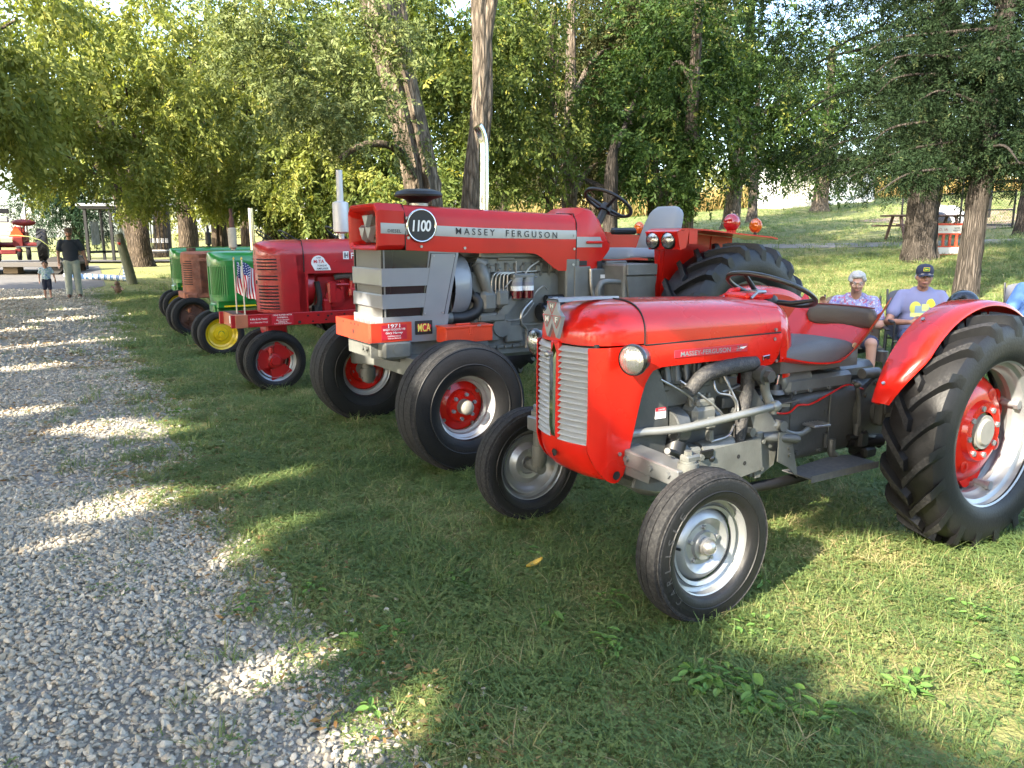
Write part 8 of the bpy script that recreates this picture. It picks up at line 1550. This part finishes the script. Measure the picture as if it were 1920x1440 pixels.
# mesh fence and gate, mulch area, post, table and barrier on the right
FB_ = mat('fence_black', (.015, .015, .016), .4, metal=.4)
def mesh_fence(p0, p1, h, lab, gate=False, tall=None):
    a, b = at_g(*p0), at_g(*p1); L_ = np.linalg.norm(b[:2] - a[:2]); ang = math.atan2(b[1] - a[1], b[0] - a[0]); t = empty('mesh_gate' if gate else 'mesh_fence', a, ang, lab, 'gate' if gate else 'fence'); dz = b[2] - a[2]
    n = 1 if gate else max(1, int(round(L_ / 2.4)))
    for i in range(n + 1): x = L_ * i / n; MB().cyl((x, 0, dz * x / L_ - .1), (x, 0, dz * x / L_ + h * (1.04 if not (tall and i in tall) else 2.2)), .035, n=10).build('post', FB_, t)
    for zz in ((.08, h) if not gate else (.10, h * .5, h)): MB().tube([(0, 0, zz), (L_, 0, dz + zz)], .022, 8).build('rail', FB_, t)
    mb = MB(); s = .11; k = int((L_ + h) / s)
    for i in range(-int(h / s), int(L_ / s) + 1):
        for sg in (1, -1):
            x0, x1 = i * s, i * s + h; z0, z1 = (.06, h) if sg > 0 else (h, .06)
            c0, c1 = max(0, x0), min(L_, x1)
            if c1 - c0 < .02: continue
            f = lambda x: z0 + (z1 - z0) * (x - x0) / (x1 - x0) + dz * x / L_; p, q = np.array([c0, 0, f(c0)]), np.array([c1, 0, f(c1)]); nn = np.array([0, 0, .004]); yy = np.array([0, .004, 0]); mb.add([p - nn, q - nn, q + nn, p + nn, p - yy, q - yy, q + yy, p + yy], [(0, 1, 2, 3), (4, 5, 6, 7)])
    mb.build('wire_mesh', FB_, t, 0, kind='stuff'); return t
mesh_fence((15.1, 30.5), (16.35, 28.7), 1.22, 'low black wire mesh fence left of the massive cedar, by the table', tall=[1]); mesh_fence((16.5, 28.5), (16.95, 26.6), 1.22, 'wire mesh gate leaf in the black frame, right of the small cedar trunk', gate=True); mesh_fence((17.05, 26.4), (19.5, 24.6), 1.22, 'black wire mesh fence with a small grey sign at the right edge')
sg_ = MB().box((0, 0, 0), (.26, .02, .30), .005).build('fence_sign', mat('sign_grey', (.22, .23, .22), .6)); tag(sg_, 'small grey sign hung on the black mesh fence', 'sign'); sg_.location = Vector(at_g(17.35, 26.1)) + Vector((0, -.06, 1.0)); sg_.rotation_euler = (0, 0, -.6)
MB().box((0, -.014, .10), (.25, .004, .08)).build('sign_band', mat('sign_dark', (.04, .03, .03), .6), sg_)
for px, py, hh, lab in ((19.7, 32.5, 3.6, 'thin dark pole standing inside the mulch area'), ): p_ = at_g(px, py); tag(MB().cyl(p_, p_ + [0, 0, hh], .05, n=10).build('pole', FB_), lab, 'pole')
p_ = at_g(25.5, 38); fr = empty('climbing_frame', p_, R_(-20), 'pale metal climbing frame at the far right beyond the mulch', 'climbing frame'); PM = mat('pale_metal', (.5, .5, .48), .4, metal=.5)
for x in (0, 1.2, 2.4): 
    for y in (0, 1.4): MB().cyl((x, y, 0), (x, y, 3.4), .04, n=8).build('post', PM, fr)
for zz in (.9, 1.7, 2.5, 3.3): MB().tube([(0, 0, zz), (2.4, 0, zz)], .03, 6).build('bar', PM, fr); MB().tube([(0, 1.4, zz), (2.4, 1.4, zz)], .03, 6).build('bar', PM, fr)
mz = at_g(16.4, 30.6); hp = empty('covered_pile', mz, 0, 'pile under black and white sheeting partly hidden by the small cedar trunk', 'pile'); mb = MB().ell((0, 0, .15), (.75, .6, .42), 18, 10).ell((-.35, -.1, .3), (.45, .4, .28), 14, 8); mb.build('black_sheet', mat('black_sheet', (.02, .02, .024), .3, bump=.6, bscale=6), hp); mb = MB().ell((.65, 0, .25), (.55, .5, .52), 18, 10).ell((.35, .2, .5), (.4, .35, .3), 14, 8); mb.build('white_sheet', mat('white_sheet', (.7, .7, .7), .4, bump=.6, bscale=6), hp)
pt = empty('picnic_table', at_g(13.0, 25.0), R_(4), 'brown picnic table behind the massive cedar trunk', 'table'); PB = mat('table_brown', (.18, .11, .085), .7, var=.25, vscale=6)
for i in range(4): MB().box((.1, -.30 + .2 * i, .74), (2.5, .18, .05), .006).build('plank', PB, pt)
for s in (1, -1):
    MB().box((.1, s * .72, .44), (2.5, .26, .05), .006).build('bench', PB, pt)
    for x in (-.8, 1.0): MB().box((x, s * .38, .37), (.08, .06, .80), .004, rot=rotx(s * .42)).build('leg', PB, pt)
OB = mat('barrier_orange', (.62, .075, .025), .5, var=.1); BW_ = mat('barrier_white', (.62, .60, .54), .5)
bb = empty('plastic_barrier', at_g(10.62, 19.85), R_(-6), 'orange plastic barrier with white bands reading NOW HIRING, between the cedars', 'barrier')
MB().box((.30, 0, .80), (1.05, .07, .05), .01).build('top_rail', OB, bb); MB().box((.30, 0, .675), (1.05, .055, .20), .008).build('top_band', BW_, bb); MB().box((.30, 0, .56), (1.05, .07, .04), .01).build('mid_rail', OB, bb)
for i in range(7): MB().box((-.17 + .157 * i, 0, .40), (.065, .05, .30), .008).build('upright', OB, bb)
MB().box((.30, 0, .245), (1.05, .07, .03), .006).build('low_rail', OB, bb); MB().box((.30, 0, .145), (1.05, .055, .18), .008).build('low_band', BW_, bb); MB().box((.30, 0, .03), (1.05, .09, .06), .01).build('base', OB, bb)
for x in (-.15, .75): MB().box((x, 0, .02), (.10, .55, .04), .01).build('foot', OB, bb)
mb = MB(); put_text(mb, 'FAIRFIELD, IA', (.10, -.029, .665), (1, 0, 0), (0, 0, 1), .56, .08, .01); mb.build('lettering', mat('faded_red_print', (.45, .2, .16), .6), bb, 0, kind='stuff'); mb = MB(); put_text(mb, 'NOW', (.60, -.029, .705), (1, 0, 0), (0, 0, 1), .13, .05, .01); put_text(mb, 'HIRING', (.60, -.029, .64), (1, 0, 0), (0, 0, 1), .18, .05, .01); mb.build('lettering', BLKP, bb, 0, kind='stuff')
# small things in the near grass
lf = at_g(.107, 3.35); YL = mat('yellow_leaf', (.55, .38, .06), .6, var=.3, vscale=30)
P = np.array([[(.045 * (u), .016 * v * math.sin(max(.02, (u + 1) / 2 * 3.1)), .012 + .010 * u * u + .012 * v * v) for v in np.linspace(-1, 1, 5)] for u in np.linspace(-1, 1, 9)]); l_ = tag(MB().sheet(P, (0, 0, -.0008)).build('fallen_leaf', YL, None, 60), 'single yellow fallen leaf on the grass left of the nearest wheel', 'leaf'); l_.location = lf + [0, 0, .03]; l_.rotation_euler = (.2, -.25, .5)
cz = at_g(2.62, 5.6); cn = empty('drink_can', cz, 0, 'blue and yellow can on the grass behind the small tractor seat', 'can'); MB().lathe([(.001, 0), (.030, 0), (.033, .008), (.033, .055)], (0, 0, 0), (0, 0, 1), 20).build('can_body', mat('can_yellow', (.72, .52, .05), .3, metal=.4), cn); MB().lathe([(.033, .055), (.033, .105), (.027, .118), (.001, .116)], (0, 0, 0), (0, 0, 1), 20).build('can_top', mat('can_deep_blue', (.02, .08, .4), .3, metal=.4), cn)
M_weedleaf = leafmat('broad_weeds', (.10, .2, .05), (.16, .28, .07), (.26, .34, .11), trans=.3)
def weed_patch(spots, seed):
    r = np.random.default_rng(seed); V, F, A = [], [], []
    for x, y, n, rad, sz in spots:
        for k in range(n):
            a = r.uniform(0, 6.28); d = r.uniform(0, rad) ; s = sz * r.uniform(.55, 1.25); b = np.array([x + d * math.cos(a), y + d * math.sin(a), float(gz(x, y)) + r.uniform(.015, .06)]); a2 = a + r.normal(0, .8); f = np.array([math.cos(a2), math.sin(a2), r.uniform(.0, .5)]); f /= np.linalg.norm(f); q = np.array([-f[1], f[0], r.normal(0, .25)]); n0 = len(V)
            for t, w in ((0, .06), (.25, .42), (.55, .46), (.8, .28), (1, .02)):
                c = b + f * s * t - np.array([0, 0, 1]) * s * .3 * t * t; V += [c - q * w * s * .5 + [0, 0, .006], c, c + q * w * s * .5 + [0, 0, .006]]
            F += [(n0 + 3 * i + j, n0 + 3 * i + j + 1, n0 + 3 * i + j + 4, n0 + 3 * i + j + 3) for i in range(4) for j in range(2)]; A += [r.uniform(.1, .8)] * 8
    return np.array(V), np.array(F), A
sp = [(.66, 2.42, 46, .11, .055), (.80, 2.30, 36, .10, .06), (.98, 2.22, 22, .10, .05), (.40, 2.63, 22, .09, .045), (1.35, 2.35, 20, .1, .045), (-.45, 2.75, 12, .05, .05), (-.62, 2.68, 9, .04, .05), (.42, 3.0, 18, .08, .04), (.16, 2.85, 8, .05, .05), (-.86, 3.1, 8, .04, .042), (-.45, 2.22, 7, .03, .04), (.05, 3.5, 10, .08, .04), (-.25, 3.2, 8, .07, .05), (-1.6, 4.4, 8, .05, .045), (1.9, 2.9, 16, .1, .04), (1.1, 3.2, 10, .1, .035), (-1.1, 2.95, 6, .03, .05), (-2.9, 6.6, 12, .09, .06), (.9, 2.75, 14, .12, .035), (1.7, 2.5, 16, .12, .04)]
V, F, A = weed_patch(sp, 4); raw_mesh('broadleaf_weeds', V, F, M_weedleaf, smooth=True, attr=A, kind='stuff')
